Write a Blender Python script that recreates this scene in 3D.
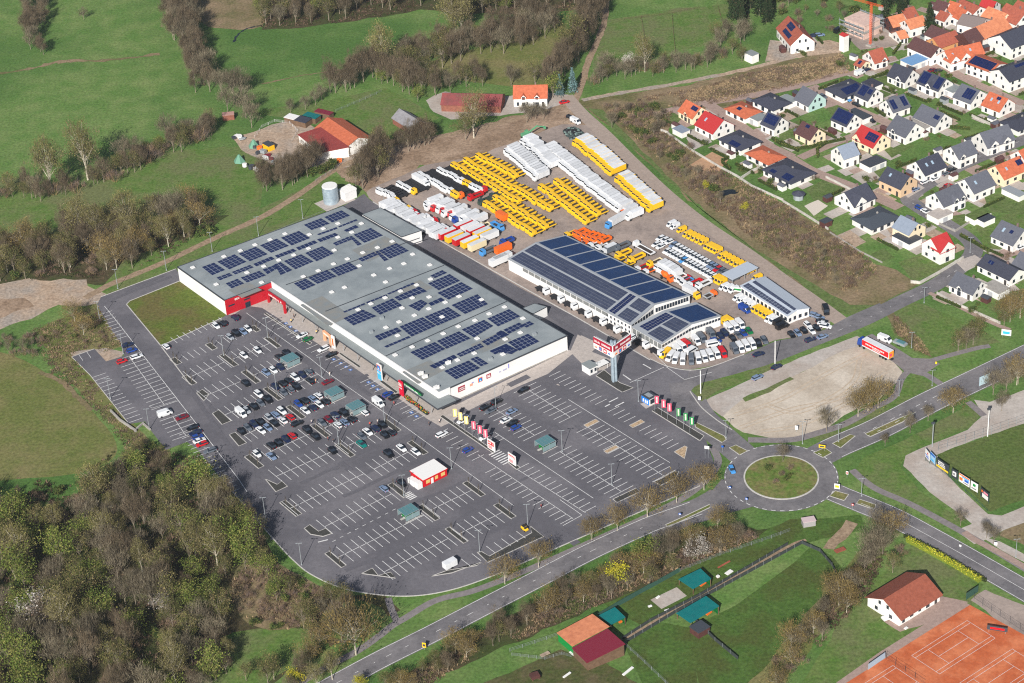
import bpy, math, random
from mathutils import Vector, Matrix
R_ = random.Random(7)
for o in list(bpy.data.objects): bpy.data.objects.remove(o)
SC = bpy.context.scene
COL = SC.collection
F_PX, PITCH, ROLL, CAM_H = 2285.668, 0.566555908, -0.067937948, 443.436
W_, H_ = 1024.0, 683.0
FW = Vector((0, math.cos(PITCH), -math.sin(PITCH))); RT0 = Vector((1, 0, 0)); UP0 = RT0.cross(FW)
cr, sr = math.cos(ROLL), math.sin(ROLL)
RT = RT0*cr + UP0*sr; UP = -RT0*sr + UP0*cr
cam = bpy.data.cameras.new('camera'); cam.sensor_width = 36; cam.lens = F_PX/W_*36
cam.clip_start = 5; cam.clip_end = 20000
co = bpy.data.objects.new('camera', cam); COL.objects.link(co)
co.matrix_world = Matrix(((RT.x, UP.x, -FW.x, 0), (RT.y, UP.y, -FW.y, 0), (RT.z, UP.z, -FW.z, CAM_H), (0, 0, 0, 1)))
SC.camera = co
SUN_EL, SUN_AZ = math.radians(32.0), math.radians(75.0)      # direction the light travels over the ground
ld = Vector((math.cos(SUN_AZ)*math.cos(SUN_EL), math.sin(SUN_AZ)*math.cos(SUN_EL), -math.sin(SUN_EL)))
sl = bpy.data.lights.new('sun', 'SUN'); sl.energy = 5.0; sl.angle = math.radians(0.5); sl.color = (1.0, 0.965, 0.92)
so = bpy.data.objects.new('sun', sl); COL.objects.link(so); so.rotation_euler = ld.to_track_quat('-Z', 'Y').to_euler()
so.location = (0, 700, 300)
wd = bpy.data.worlds.new('World'); SC.world = wd; wd.use_nodes = True
nt = wd.node_tree; bg = nt.nodes['Background']; sk = nt.nodes.new('ShaderNodeTexSky'); sk.sky_type = 'NISHITA'
sk.sun_disc = False; sk.sun_elevation = SUN_EL; sk.sun_rotation = math.atan2(-ld.x, -ld.y)
nt.links.new(sk.outputs[0], bg.inputs[0]); bg.inputs[1].default_value = 0.055
SC.view_settings.view_transform = 'Standard'; SC.view_settings.look = 'None'; SC.view_settings.gamma = 1
SC.view_settings.use_curve_mapping = False; SC.view_settings.exposure = 0.5
try:
    SC.cycles.max_bounces = 5; SC.cycles.diffuse_bounces = 2; SC.cycles.glossy_bounces = 2; SC.cycles.transparent_max_bounces = 6
    SC.cycles.volume_bounces = 0; SC.cycles.use_denoising = False; SC.cycles.filter_width = 1.15
except Exception: pass
def G(p, z=0.0):                                   # ground point that the photo shows at pixel p, on the level z
    d = RT*(p[0]-W_/2)/F_PX - UP*(p[1]-H_/2)/F_PX + FW
    t = (z-CAM_H)/d.z
    return Vector((d.x*t, d.y*t))
def Z(ox, oy, k=6.827): return lambda x, y: (ox+x/k, oy+y/k)
def rgb(*c): return tuple((v/255/12.92 if v <= 10 else ((v/255+.055)/1.055)**2.4) for v in c)
MATS = {}
def mat(name, c, rough=.8, c2=None, scale=1.0, vary=0.0, detail=9, metal=0.0, coat=0, coord='pos', contrast=(.35, .65), spec=.4, c3=None, scale3=.05, fine=None):
    if name in MATS: return MATS[name]
    m = bpy.data.materials.new(name); m.use_nodes = True; t = m.node_tree; b = t.nodes['Principled BSDF']
    b.inputs['Roughness'].default_value = rough; b.inputs['Metallic'].default_value = metal
    b.inputs['Specular IOR Level'].default_value = spec
    if coat: b.inputs['Coat Weight'].default_value = coat
    src = None
    def noise(sc, det=4):
        n = t.nodes.new('ShaderNodeTexNoise'); n.inputs['Scale'].default_value = sc; n.inputs['Detail'].default_value = det; n.inputs['Roughness'].default_value = .62
        if coord == 'pos':
            gm = t.nodes.new('ShaderNodeNewGeometry'); t.links.new(gm.outputs['Position'], n.inputs['Vector'])
        else:
            tc = t.nodes.new('ShaderNodeTexCoord'); t.links.new(tc.outputs['Object'], n.inputs['Vector'])
        return n.outputs['Fac']
    def mix(f, a, b_):
        x = t.nodes.new('ShaderNodeMix'); x.data_type = 'RGBA'
        for i, v in ((0, f), (6, a), (7, b_)):
            if hasattr(v, 'links'): t.links.new(v, x.inputs[i])
            else: x.inputs[i].default_value = v if i == 0 else (*v, 1)
        return x.outputs[2]
    def ramp(v, lo, hi):
        x = t.nodes.new('ShaderNodeMapRange'); x.inputs[1].default_value = lo; x.inputs[2].default_value = hi
        t.links.new(v, x.inputs[0]); return x.outputs[0]
    out = c
    if c2: out = mix(ramp(noise(scale, detail), *contrast), c, c2)
    if c3: out = mix(ramp(noise(scale3, 5), .44, .62), out, c3)
    fine = fine if fine is not None else .3 if spec == .1 else .12 if coord == 'pos' and rough >= .9 and c2 and not vary else 0
    if fine:
        x = t.nodes.new('ShaderNodeMapRange'); x.inputs[1].default_value = .3; x.inputs[2].default_value = .7; x.inputs[3].default_value = 1-fine; x.inputs[4].default_value = 1+fine; t.links.new(noise(.9, 3), x.inputs[0])
        hv = t.nodes.new('ShaderNodeHueSaturation'); t.links.new(x.outputs[0], hv.inputs['Value']); t.links.new(out, hv.inputs['Color']); out = hv.outputs[0]
    if vary:
        oi = t.nodes.new('ShaderNodeObjectInfo'); hs = t.nodes.new('ShaderNodeHueSaturation')
        mr = t.nodes.new('ShaderNodeMapRange'); mr.inputs[3].default_value = 1-vary; mr.inputs[4].default_value = 1+vary
        t.links.new(oi.outputs['Random'], mr.inputs[0]); t.links.new(mr.outputs[0], hs.inputs['Value'])
        if hasattr(out, 'links'): t.links.new(out, hs.inputs['Color'])
        else: hs.inputs['Color'].default_value = (*out, 1)
        out = hs.outputs[0]
    if hasattr(out, 'links'): t.links.new(out, b.inputs['Base Color'])
    else: b.inputs['Base Color'].default_value = (*out, 1)
    MATS[name] = m; return m
class MB:
    def __init__(s): s.v = []; s.f = []; s.m = []
    def add(s, vs, fs, m=0):
        n = len(s.v); s.v += [tuple(v) for v in vs]; s.f += [tuple(i+n for i in f) for f in fs]; s.m += [m]*len(fs)
    def poly(s, pts, z, m=0): s.add([(p[0], p[1], z) for p in pts], [tuple(range(len(pts)))], m)
    def prism(s, pts, z0, z1, m=0, mt=None):
        n = len(pts); a = sum(pts[i][0]*pts[(i+1) % n][1]-pts[(i+1) % n][0]*pts[i][1] for i in range(n))
        if a < 0: pts = list(pts)[::-1]
        vs = [(p[0], p[1], z0) for p in pts]+[(p[0], p[1], z1) for p in pts]
        s.add(vs, [(i, (i+1) % n, n+(i+1) % n, n+i) for i in range(n)], m)
        s.add(vs[n:], [tuple(range(n))], m if mt is None else mt); s.add(vs[:n], [tuple(range(n))[::-1]], m)
    def box(s, cx, cy, z0, z1, lx, ly, a=0, m=0, mt=None):
        c, q = math.cos(a), math.sin(a)
        s.prism([(cx+x*c-y*q, cy+x*q+y*c) for x, y in ((-lx/2, -ly/2), (lx/2, -ly/2), (lx/2, ly/2), (-lx/2, ly/2))], z0, z1, m, mt)
    def tube(s, p0, p1, r0, r1=None, n=6, m=0):
        p0, p1 = Vector(p0), Vector(p1); r1 = r0 if r1 is None else r1
        d = (p1-p0).normalized(); u = d.orthogonal().normalized(); w = d.cross(u)
        vs = [p0+(u*math.cos(k*2*math.pi/n)+w*math.sin(k*2*math.pi/n))*r0 for k in range(n)]
        vs += [p1+(u*math.cos(k*2*math.pi/n)+w*math.sin(k*2*math.pi/n))*r1 for k in range(n)]
        s.add(vs, [(k, (k+1) % n, n+(k+1) % n, n+k) for k in range(n)]+[tuple(range(n, 2*n)), tuple(range(n))[::-1]], m)
    def hexa(s, lo, hi, m=0):                      # two quads -> closed solid
        s.add(list(lo)+list(hi), [(0, 1, 5, 4), (1, 2, 6, 5), (2, 3, 7, 6), (3, 0, 4, 7), (4, 5, 6, 7), (3, 2, 1, 0)], m)
    def mesh(s, name, mats):
        me = bpy.data.meshes.new(name); me.from_pydata(s.v, [], s.f)
        for x in (mats if isinstance(mats, (list, tuple)) else [mats]): me.materials.append(x)
        if len(me.polygons) == len(s.m): me.polygons.foreach_set('material_index', s.m)
        me.update(); return me
    def build(s, name, mats, parent=None, loc=(0, 0, 0), rz=0, smooth=False):
        me = s.mesh(name, mats)
        if smooth: me.polygons.foreach_set('use_smooth', [True]*len(me.polygons))
        o = bpy.data.objects.new(name, me); COL.objects.link(o); o.location = loc; o.rotation_euler = (0, 0, rz)
        if parent: o.parent = parent
        return o
def tag(o, label=None, cat=None, group=None, kind=None):
    for k, v in (('label', label), ('category', cat), ('group', group), ('kind', kind)):
        if v: o[k] = v
    return o
def thing(name, label, cat, loc=(0, 0, 0), rz=0, group=None):
    o = bpy.data.objects.new(name, None); COL.objects.link(o)
    if len(loc) == 2: loc = (loc[0], loc[1], 0)
    o.location = loc; o.rotation_euler = (0, 0, rz); o.empty_display_size = .5
    return tag(o, label, cat, group)
KIDS = {}
def kids(o):
    if o.name not in KIDS: KIDS[o.name] = list(o.children)
    return KIDS[o.name]
def dup(root, loc, rz, label, cat=None, group=None, sc=1.0):
    r = root.copy(); COL.objects.link(r); r.location = (loc[0], loc[1], loc[2] if len(loc) > 2 else 0); r.rotation_euler = (0, 0, rz)
    r.scale = (sc, sc, sc) if not isinstance(sc, tuple) else sc
    tag(r, label, cat, group)
    for ch in kids(root):
        c = ch.copy(); COL.objects.link(c); c.parent = r
        for g2 in kids(ch):
            d = g2.copy(); COL.objects.link(d); d.parent = c
    return r
NSTR = [0]
def struct(name, mb, m, kind='structure'):          # every sheet lies a hair above the one before it
    NSTR[0] += 1
    return tag(mb.build(name, m, loc=(0, 0, NSTR[0]*.0003)), kind=kind)
def smooth_pts(P, n=8, closed=False):
    P = [Vector((p[0], p[1])) for p in P]; out = []; N = len(P)
    rng = range(N if closed else N-1)
    for i in rng:
        p0 = P[i-1] if (closed or i > 0) else P[i]*2-P[i+1]; p1 = P[i]; p2 = P[(i+1) % N]
        p3 = P[(i+2) % N] if (closed or i+2 < N) else p2*2-p1
        for k in range(n):
            t = k/n
            out.append(.5*((2*p1)+(-p0+p2)*t+(2*p0-5*p1+4*p2-p3)*t*t+(-p0+3*p1-3*p2+p3)*t*t*t))
    if not closed: out.append(P[-1])
    return out
def offs(P, d, closed=False):
    out = []; N = len(P)
    for i in range(N):
        a = P[i-1] if (closed or i > 0) else P[i]; b = P[(i+1) % N] if (closed or i+1 < N) else P[i]
        t = (b-a).normalized(); out.append(P[i]+Vector((-t.y, t.x))*d)
    return out
def ribbon(mb, P, d0, d1, z, m=0, closed=False):
    a, b = offs(P, d0, closed), offs(P, d1, closed); n = len(P)
    mb.add([(p.x, p.y, z) for p in a]+[(p.x, p.y, z) for p in b],
           [(i, (i+1) % n, n+(i+1) % n, n+i) if d1 < d0 else (n+i, n+(i+1) % n, (i+1) % n, i) for i in range(n if closed else n-1)], m)
def kerb(mb, P, w=.3, h=.12, m=0, closed=False):
    P = [Vector((p[0], p[1])) for p in P]
    a, b = offs(P, w/2, closed), offs(P, -w/2, closed); n = len(P); vs = []
    for z, L in ((-.02, a), (h, a), (h, b), (-.02, b)): vs += [(p.x, p.y, z) for p in L]
    fs = []
    for i in range(n if closed else n-1):
        j = (i+1) % n
        fs += [(j, i, n+i, n+j), (n+j, n+i, 2*n+i, 2*n+j), (2*n+j, 2*n+i, 3*n+i, 3*n+j)]
    mb.add(vs, fs, m)
def wob(P, amp, step, seed=1):                     # natural, uneven edge for a patch of ground
    r = random.Random(seed); out = []; n = len(P)
    for i in range(n):
        a, b = P[i], P[(i+1) % n]; L = (b-a).length; k = max(1, int(L/step)); nn = Vector((-(b-a).y, (b-a).x))/max(L, .01)
        for j in range(k): out.append(a+(b-a)*j/k+nn*r.uniform(-amp, amp)*(1 if k > 1 else .3))
    return out
LAYER = [0.0]
def patch(name, px, m, z, amp=0, step=4, smooth=0, pts=None, seed=1):
    P = pts if pts else [G(p) for p in px]
    if smooth: P = smooth_pts(P, smooth, True)
    if amp: P = wob(P, amp, step, seed)
    mb = MB(); mb.poly(P, z); a = sum(P[i].x*P[(i+1) % len(P)].y-P[(i+1) % len(P)].x*P[i].y for i in range(len(P)))
    if a < 0: mb.f = [f[::-1] for f in mb.f]
    return struct(name, mb, m)
def road(name, px, w, m, z, n=8, pts=None):
    P = smooth_pts(pts if pts else [G(p) for p in px], n); mb = MB(); ribbon(mb, P, w/2, -w/2, z); struct(name, mb, m); return P
def inpoly(p, P):
    c = False; n = len(P)
    for i in range(n):
        a, b = P[i], P[i-1]
        if (a[1] > p[1]) != (b[1] > p[1]) and p[0] < (b[0]-a[0])*(p[1]-a[1])/(b[1]-a[1])+a[0]: c = not c
    return c
ORD = 'first second third fourth fifth sixth seventh eighth ninth tenth eleventh twelfth thirteenth fourteenth fifteenth sixteenth seventeenth eighteenth nineteenth twentieth'.split()
def nth(i):
    if i < 20: return ORD[i]
    t = (i+1)//10; u = (i+1) % 10; T = {2: 'twenty', 3: 'thirty', 4: 'forty', 5: 'fifty'}[t]
    return T+'-'+ORD[u-1] if u else {2: 'twentieth', 3: 'thirtieth', 4: 'fortieth', 5: 'fiftieth'}[t]
def ang(a, b): d = Vector(b)-Vector(a); return math.atan2(d.y, d.x)
E1, E2 = math.radians(35.6), math.radians(-53.6)
def uv(a): return Vector((math.cos(a), math.sin(a)))
asphalt = mat('asphalt', rgb(94, 92, 97), .92, rgb(82, 80, 85), .45, c3=rgb(106, 103, 107), contrast=(.25, .75), scale3=.04)
asph_road = mat('asphalt_road', rgb(108, 105, 107), .9, rgb(94, 91, 93), .35, c3=rgb(118, 114, 115), scale3=.08)
asph_old = mat('asphalt_worn', rgb(128, 121, 120), .92, rgb(114, 107, 107), .5)
paint = mat('road_paint', rgb(226, 225, 222), .7, rgb(184, 182, 180), 1.2)
kerbm = mat('kerb_stone', rgb(190, 186, 180), .85, rgb(168, 164, 158), 1.0)
grass = mat('meadow_grass', rgb(84, 114, 54), 1, rgb(110, 126, 74), .1, c3=rgb(72, 102, 48), scale3=.014, contrast=(.38, .68), spec=.1)
grass_dk = mat('lush_grass', rgb(78, 106, 46), 1, rgb(98, 114, 62), .2, c3=rgb(100, 106, 68), scale3=.05, spec=.1)
grass_dry = mat('dry_grass', rgb(104, 108, 60), 1, rgb(90, 100, 50), .3, c3=rgb(116, 110, 72), scale3=.05, spec=.1)
pitch = mat('pitch_grass', rgb(76, 94, 44), 1, rgb(86, 100, 52), .35, c3=rgb(90, 98, 56), scale3=.05, spec=.1)
lawn = mat('garden_lawn', rgb(80, 100, 50), 1, rgb(98, 110, 66), .25, spec=.1)
scrubm = mat('scrub_ground', rgb(116, 102, 76), 1, rgb(90, 92, 54), .1, c3=rgb(132, 114, 90), scale3=.04, spec=.1)
woodfl = mat('woodland_floor', rgb(66, 62, 42), 1, rgb(82, 72, 52), .3, c3=rgb(60, 70, 36), scale3=.06, spec=.1)
yardm = mat('yard_gravel', rgb(146, 132, 124), .95, rgb(128, 116, 109), .3, c3=rgb(158, 143, 133), scale3=.05, spec=.2)
soil = mat('bare_soil', rgb(140, 118, 98), 1, rgb(122, 102, 84), .35, c3=rgb(158, 136, 116), scale3=.08, spec=.1)
palesoil = mat('pale_soil', rgb(172, 152, 132), 1, rgb(154, 132, 112), .25, c3=rgb(150, 140, 130), scale3=.05, spec=.1)
gravel = mat('gravel', rgb(180, 168, 152), .95, rgb(166, 153, 137), .25, c3=rgb(192, 181, 166), scale3=.06, spec=.2)
gravelg = mat('grey_gravel', rgb(178, 170, 162), .95, rgb(164, 156, 148), .3, c3=rgb(160, 148, 138), scale3=.07, spec=.2)
lanem = mat('concrete_lane', rgb(158, 142, 130), .9, rgb(148, 133, 122), .3)
dirtm = mat('dirt_track', rgb(150, 130, 108), 1, rgb(134, 114, 94), .4, spec=.1)
brickpave = mat('brick_paving', rgb(158, 136, 125), .9, rgb(146, 124, 114), .8)
pavem = mat('pale_paving', rgb(176, 166, 158), .9, rgb(164, 155, 148), .7)
claym = mat('clay_court', rgb(184, 94, 52), .95, rgb(170, 84, 46), .4, c3=rgb(196, 114, 74), scale3=.12)
bedm = mat('planting_bed', rgb(66, 64, 62), 1, rgb(54, 54, 50), 1.2)
waterm = mat('water', rgb(22, 26, 28), .15, spec=.5)
# ================================================================ SETTING
mb = MB(); mb.poly([(-4000, -500), (4000, -500), (4000, 9000), (-4000, 9000)], 0); struct('ground', mb, grass)
A1 = Z(160, 300); B1 = Z(200, 380); C1 = Z(260, 470); D1 = Z(400, 470); E1z = Z(530, 370); F1 = Z(430, 380); H1 = Z(60, 330)
K5 = Z(560, 440); K3 = Z(560, 320); K7 = Z(700, 420); K8 = Z(840, 480, 5.565); K6 = Z(630, 330); V1 = Z(874, 0); V2 = Z(734, 0); V3 = Z(660, 60)
V4 = Z(780, 60); V5 = Z(900, 60, 8.258); V6 = Z(660, 100); V7 = Z(790, 130); V8 = Z(884, 130, 7.314); V9 = Z(884, 210, 7.314)
R1 = Z(170, 190); R2 = Z(280, 180); R3 = Z(250, 260); R4 = Z(380, 250); R5 = Z(360, 320); R6 = Z(470, 300); T1 = Z(370, 150); T2 = Z(500, 110)
Y3 = Z(634, 210); Y4 = Z(724, 250); Y5 = Z(824, 310); Y6 = Z(900, 400, 8.226); Q6 = Z(844, 560, 5.556); Q7 = Z(540, 560, 5.12); Q8 = Z(230, 90, 6.024)
H5 = Z(590, 250); H4 = Z(460, 220); H3 = Z(550, 230); G1 = Z(330, 330); K9 = Z(640, 320, 8.533)
X = [Z((i % 4)*256, (i//4)*228, 2.996) for i in range(8)] + [Z(i*256, 456, 3.008) for i in range(4)]
patch('field', [(-60, 350), (0, 352), (45, 372), (75, 395), (100, 420), (118, 450), (90, 470), (30, 478), (-60, 470)], grass_dry, .012, .8, 5, 4)
patch('field', [(-60, 180), (60, 178), (140, 160), (180, 150), (262, 150), (262, 185), (255, 215), (200, 235), (130, 250), (60, 245), (-60, 240)], grass_dk, .012, 1, 6, 3)
patch('field', [(245, 112), (330, 100), (385, 88), (400, 95), (440, 118), (385, 140), (330, 130), (300, 120)], grass_dk, .012)
patch('field', [(430, 62), (500, 42), (560, 26), (566, 60), (545, 88), (500, 85), (450, 78)], grass_dry, .012, 1, 5, 4)
patch('field', [(600, 22), (680, 8), (730, 4), (735, 40), (690, 48), (640, 62), (600, 72), (592, 60)], grass_dk, .012, 1, 5)
patch('field', [(200, -6), (260, -6), (262, 26), (215, 28), (200, 18)], scrubm, .012, 1.5, 5, 4)
patch('field', [(260, -8), (560, -8), (600, -8), (598, 10), (520, 14), (455, 14), (420, 10), (330, 24), (262, 30)], woodfl, .02, 2, 6)
patch('scrub_ground', [(578, 100), (640, 92), (700, 82), (760, 66), (840, 47), (850, 72), (810, 84), (760, 98), (712, 110), (672, 112), (668, 135), (720, 170), (790, 208), (838, 236), (872, 262), (905, 276), (922, 286), (905, 300), (872, 312), (836, 312), (800, 286), (740, 238), (690, 200), (650, 165), (615, 130)], scrubm, .014, 1.5, 5)
patch('verge', [(588, 108), (602, 110), (650, 158), (700, 208), (760, 252), (850, 305), (880, 305), (918, 284), (926, 290), (895, 306), (862, 318), (836, 312), (790, 276), (730, 234), (690, 200), (640, 154), (610, 126)], lawn, .022, .5, 5)
patch('woodland_floor', [(-60, 506), (20, 498), (60, 514), (105, 484), (128, 460), (165, 466), (205, 470), (260, 520), (275, 560), (320, 592), (385, 596), (400, 610), (350, 640), (290, 665), (240, 720), (-60, 740)], woodfl, .014, 1, 5)
patch('woodland_floor', [(-60, 240), (60, 232), (130, 240), (190, 220), (230, 215), (170, 258), (110, 286), (60, 280), (-60, 290)], woodfl, .016, 1, 5)
patch('glade', [(215, 640), (300, 628), (330, 650), (290, 668), (240, 700), (200, 700)], grass_dk, .022, 1, 4, 4)
patch('glade', [(310, 588), (360, 600), (386, 612), (384, 628), (340, 640), (300, 610)], grass_dk, .022, 1, 4, 4)
patch('scrub_ground', [(255, 555), (290, 570), (330, 592), (345, 602), (320, 622), (270, 630), (240, 615), (232, 580)], scrubm, .024, 1, 4, 3)
patch('scrub_ground', [(36, 330), (100, 300), (108, 312), (124, 345), (108, 352), (80, 352), (75, 362), (110, 395), (150, 440), (168, 450), (178, 470), (150, 462), (128, 440), (95, 405), (60, 372)], grass_dry, .02, .8, 4)
patch('palesoil_bank', [(70, 352), (106, 348), (124, 352), (118, 362), (104, 366), (92, 352), (76, 360)], palesoil, .026, .4, 3)
patch('bare_soil', [(-60, 296), (0, 284), (30, 279), (85, 280), (96, 290), (106, 294), (98, 304), (60, 306), (30, 318), (0, 330), (-60, 345)], palesoil, .03, 1.2, 4)
patch('bare_soil', [(-20, 300), (25, 298), (34, 306), (5, 316), (-20, 326)], soil, .04, .8, 3)
patch('yard_soil', [(348, 158), (372, 148), (420, 140), (470, 128), (530, 112), (566, 100), (580, 110), (592, 128), (560, 138), (500, 150), (470, 160), (420, 165), (390, 188), (372, 195), (345, 180), (335, 172)], soil, .03, 1.2, 4)
patch('truck_yard', [(366, 192), (372, 188), (392, 180), (425, 165), (470, 158), (520, 140), (562, 124), (590, 126), (625, 158), (680, 208), (740, 252), (790, 292), (832, 320), (815, 334), (775, 340), (744, 355), (712, 366), (690, 370), (668, 367), (650, 359), (612, 339), (581, 321), (520, 289), (456, 251), (373, 203)], yardm, .036, .6, 5)
patch('farm_yard', [(262, 128), (300, 118), (330, 140), (360, 150), (350, 166), (320, 170), (270, 165), (240, 150), (232, 138)], palesoil, .03, 1, 4)
patch('farm_yard', [(425, 100), (445, 92), (500, 96), (548, 92), (574, 96), (560, 108), (500, 116), (450, 120), (432, 112)], gravelg, .03, 1, 4)
patch('bank_grass', [(126, 258), (180, 240), (262, 208), (330, 176), (345, 178), (352, 200), (340, 208), (178, 272), (150, 280), (108, 294), (100, 290)], grass_dk, .03, .4, 4)
def track(name, px, w, m, z, edge=.25):
    P = smooth_pts([G(p) for p in px], 8); r = random.Random(len(px)); mb = MB()
    a = [p for p in offs(P, w/2)]; b = offs(P, -w/2)
    a = [p+Vector((r.uniform(-edge, edge), r.uniform(-edge, edge))) for p in a]; b = [p+Vector((r.uniform(-edge, edge), r.uniform(-edge, edge))) for p in b]
    n = len(P); mb.add([(p.x, p.y, z) for p in a]+[(p.x, p.y, z) for p in b], [(n+i, n+i+1, i+1, i) for i in range(n-1)]); struct(name, mb, m); return P
track('farm_track', [(85, 298), (112, 284), (165, 262), (215, 238), (262, 217), (300, 194), (338, 168), (372, 155), (430, 139), (480, 128), (540, 113), (572, 103)], 3.2, dirtm, .05)
track('field_track', [(574, 104), (582, 84), (588, 62), (598, 40), (605, 18), (606, -10)], 3.0, dirtm, .05)
track('field_track', [(582, 100), (620, 93), (668, 85), (720, 75), (760, 66), (800, 56), (845, 50)], 3.0, palesoil, .05, .4)
track('field_path', [(-20, 76), (25, 70), (60, 62), (110, 60), (160, 54)], 2.4, scrubm, .05, .9)
track('field_path', [(262, 84), (300, 76), (340, 70)], 1.0, scrubm, .05, .4)
track('bare_ditch', [(40, 372), (62, 382), (78, 398), (92, 410)], 2.0, scrubm, .04, .4)
track('stream', [(234, 42), (237, 36), (246, 29), (262, 25)], 1.0, waterm, .05, .4)
road('service_lane', [(566, 96), (580, 112), (604, 134), (632, 162), (668, 196), (706, 226), (745, 252), (782, 279), (812, 300), (842, 322)], 6.2, lanem, .06)
LOT = [G(p) for p in [(71.7, 357), (90, 375), (129, 424), (133, 423.5), (145, 421.5), (152, 432), (166, 450), (187, 442), (198, 450), (222, 480), (250, 512), (275, 541), (293, 560), (310, 574), (345, 589), (385, 596), (420, 596), (455, 589), (490, 577), (530, 560), (580, 538), (640, 512), (700, 486), (716, 468), (708, 446), (694, 405), (686, 384), (690, 370.3), (668, 366.6), (650, 359), (612, 338), (581, 320), (520, 288), (456, 250), (400, 218), (370, 200), (364, 194), (340, 208), (178, 272), (176, 268.5), (101, 297), (97, 305), (110, 328), (122, 346), (124, 356), (106, 361.5), (94.4, 349)]]
patch('car_park', None, asphalt, .05, pts=LOT)
PLOT = [G(p) for p in [(126.5, 304.5), (130, 301), (180, 281), (228, 314), (222, 318), (161, 346)]]
patch('grass_plot', None, mat('plot_grass', rgb(94, 104, 46), 1, rgb(82, 96, 40), .3, c3=rgb(98, 92, 54), scale3=.07, spec=.1), .062, pts=PLOT)
kb = MB(); ml = MB()
kerb(kb, PLOT[:2]+PLOT[2:3], .35); kerb(kb, [PLOT[-1], PLOT[0]], .35); kerb(kb, [PLOT[4], PLOT[5]], .3)
kerb(kb, [G(p) for p in [(101, 297), (176, 269)]], .3)
def ex(px, closed=False, n=6): return smooth_pts([G(p) for p in px], n, closed)
kerb(kb, ex([(222, 480), (250, 512), (276, 542), (293, 560), (312, 575), (345, 589), (385, 595.5), (420, 595.5), (455, 589), (490, 577), (530, 560), (580, 538), (640, 512), (700, 486)]), .35)
kerb(kb, ex([(690, 391.5), (693, 396), (702, 408), (718, 421), (732, 430)]), .35)
kerb(kb, ex([(650, 359), (668, 366.6), (690, 370.3), (712, 366.6), (744, 354.5)]), .3)
kerb(kb, [G(p) for p in [(373, 202), (456, 250), (581, 320), (612, 338), (650, 360)]], .45)
kerb(kb, [G(p) for p in [(94.4, 349), (71.7, 357), (90, 375), (129, 424)]], .25)
kerb(kb, [G((161.5, 347)), G((190, 384.5))], .35)
ISL_C, ISL_R, RB_R = Vector((84.78, 603.35)), 11.92, 18.6
circ = lambda r, n=96: [ISL_C+uv(2*math.pi*k/n)*r for k in range(n)]
W_ROAD = road('main_road', [(712, 502), (690, 510.5), (660, 521), (640, 529), (590, 552), (540, 578), (480, 609), (430, 635), (380, 660), (330, 687), (280, 715)], 8.2, asph_road, .066)
road('main_road', [(724, 497), (716, 502), (700, 510), (676, 517), (655, 524)], 12.0, asph_road, .069)
patch('main_road', [(650, 520), (690, 503.5), (711, 492), (722, 479), (738, 488), (752, 507), (730, 513), (700, 521), (676, 532), (652, 538)], asph_road, .0685, pts=None)
NE_ROAD = road('main_road', [(815, 458), (838, 446.5), (879, 428.5), (929, 402.5), (975, 380.5), (1024, 357), (1080, 330)], 11.5, asph_road, .066)
SE_ROAD = road('main_road', [(818, 485), (840, 495), (861, 503.5), (893, 517), (925, 534), (962, 554.5), (1024, 590), (1090, 628)], 9.4, asph_road, .066)
NW_ROAD = road('entry_road', [(684, 382), (688, 396), (698, 414), (712, 428), (730, 444), (744, 456)], 11.0, asph_road, .067)
VIL = road('village_road', [(684, 384), (706, 381), (740, 370), (780, 354), (815, 340), (862, 321), (900, 302), (935, 285), (962, 266), (973.5, 252), (969, 240), (946, 224), (918, 207), (909.5, 198), (926, 185), (960, 166), (1000, 149), (1030, 138)], 7.0, asph_road, .063)
mb = MB(); mb.poly(circ(RB_R), .072); struct('roundabout_road', mb, asph_road)
mb = MB(); mb.poly(circ(ISL_R), .2); struct('roundabout_island', mb, mat('island_grass', rgb(80, 108, 42), 1, rgb(104, 112, 60), .4, c3=rgb(118, 108, 72), scale3=.12, spec=.1))
kerb(kb, circ(ISL_R+.1), .5, .22, closed=True)
for px, w in [([(664, 112), (700, 104), (712, 102), (760, 94), (810, 83), (850, 72), (890, 66)], 5.0), ([(708, 104), (735, 122), (762, 142), (785, 155), (812, 171), (850, 186), (878, 198), (900, 208)], 5.5),
              ([(800, 158), (830, 145), (862, 133), (884, 126), (894, 122)], 4.5), ([(812, 86), (835, 100), (862, 112), (890, 124)], 5.0), ([(884, 66), (905, 72), (940, 66), (960, 76), (985, 88), (1024, 104)], 5.0), ([(640, 118), (664, 112)], 3.5), ([(984, 262), (1005, 254), (1030, 246)], 6.0)]:
    road('village_street', px, w, brickpave, .058)
for px, w, m in [([(292, 688), (325, 668), (356, 652), (378, 637), (392, 626), (405.6, 618), (435, 601), (470, 592), (495, 583), (530, 569), (580, 547), (640, 520), (685, 497), (708, 478), (718, 462), (712, 446)], 2.6, asph_old),
              ([(388, 598), (391, 608), (397, 622)], 2.2, asph_old), ([(872, 409), (890, 400), (897, 392), (901.6, 379), (912, 369), (932, 360.5), (974, 349), (990, 346)], 2.4, asph_old),
              ([(912, 368), (928, 376), (942, 385)], 2.6, asph_old), ([(748, 440), (790, 440), (815, 434), (845, 424), (872, 409)], 3.0, asph_old),
              ([(852, 470), (862, 479), (878, 490), (912, 505), (964, 533), (1000, 554), (1040, 578)], 2.6, asph_old), ([(964, 532), (975, 540), (1000, 553), (1040, 576)], 2.4, brickpave),
              ([(929, 293), (945, 300), (990, 322), (1010, 330)], 2.0, brickpave), ([(984, 416), (975, 408), (968, 402)], 2.5, asph_old),
              ([(626, 639), (668, 614), (745, 572), (790, 546), (806, 540)], 1.3, dirtm)]:
    road('footpath', px, w, m, .06)
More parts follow.
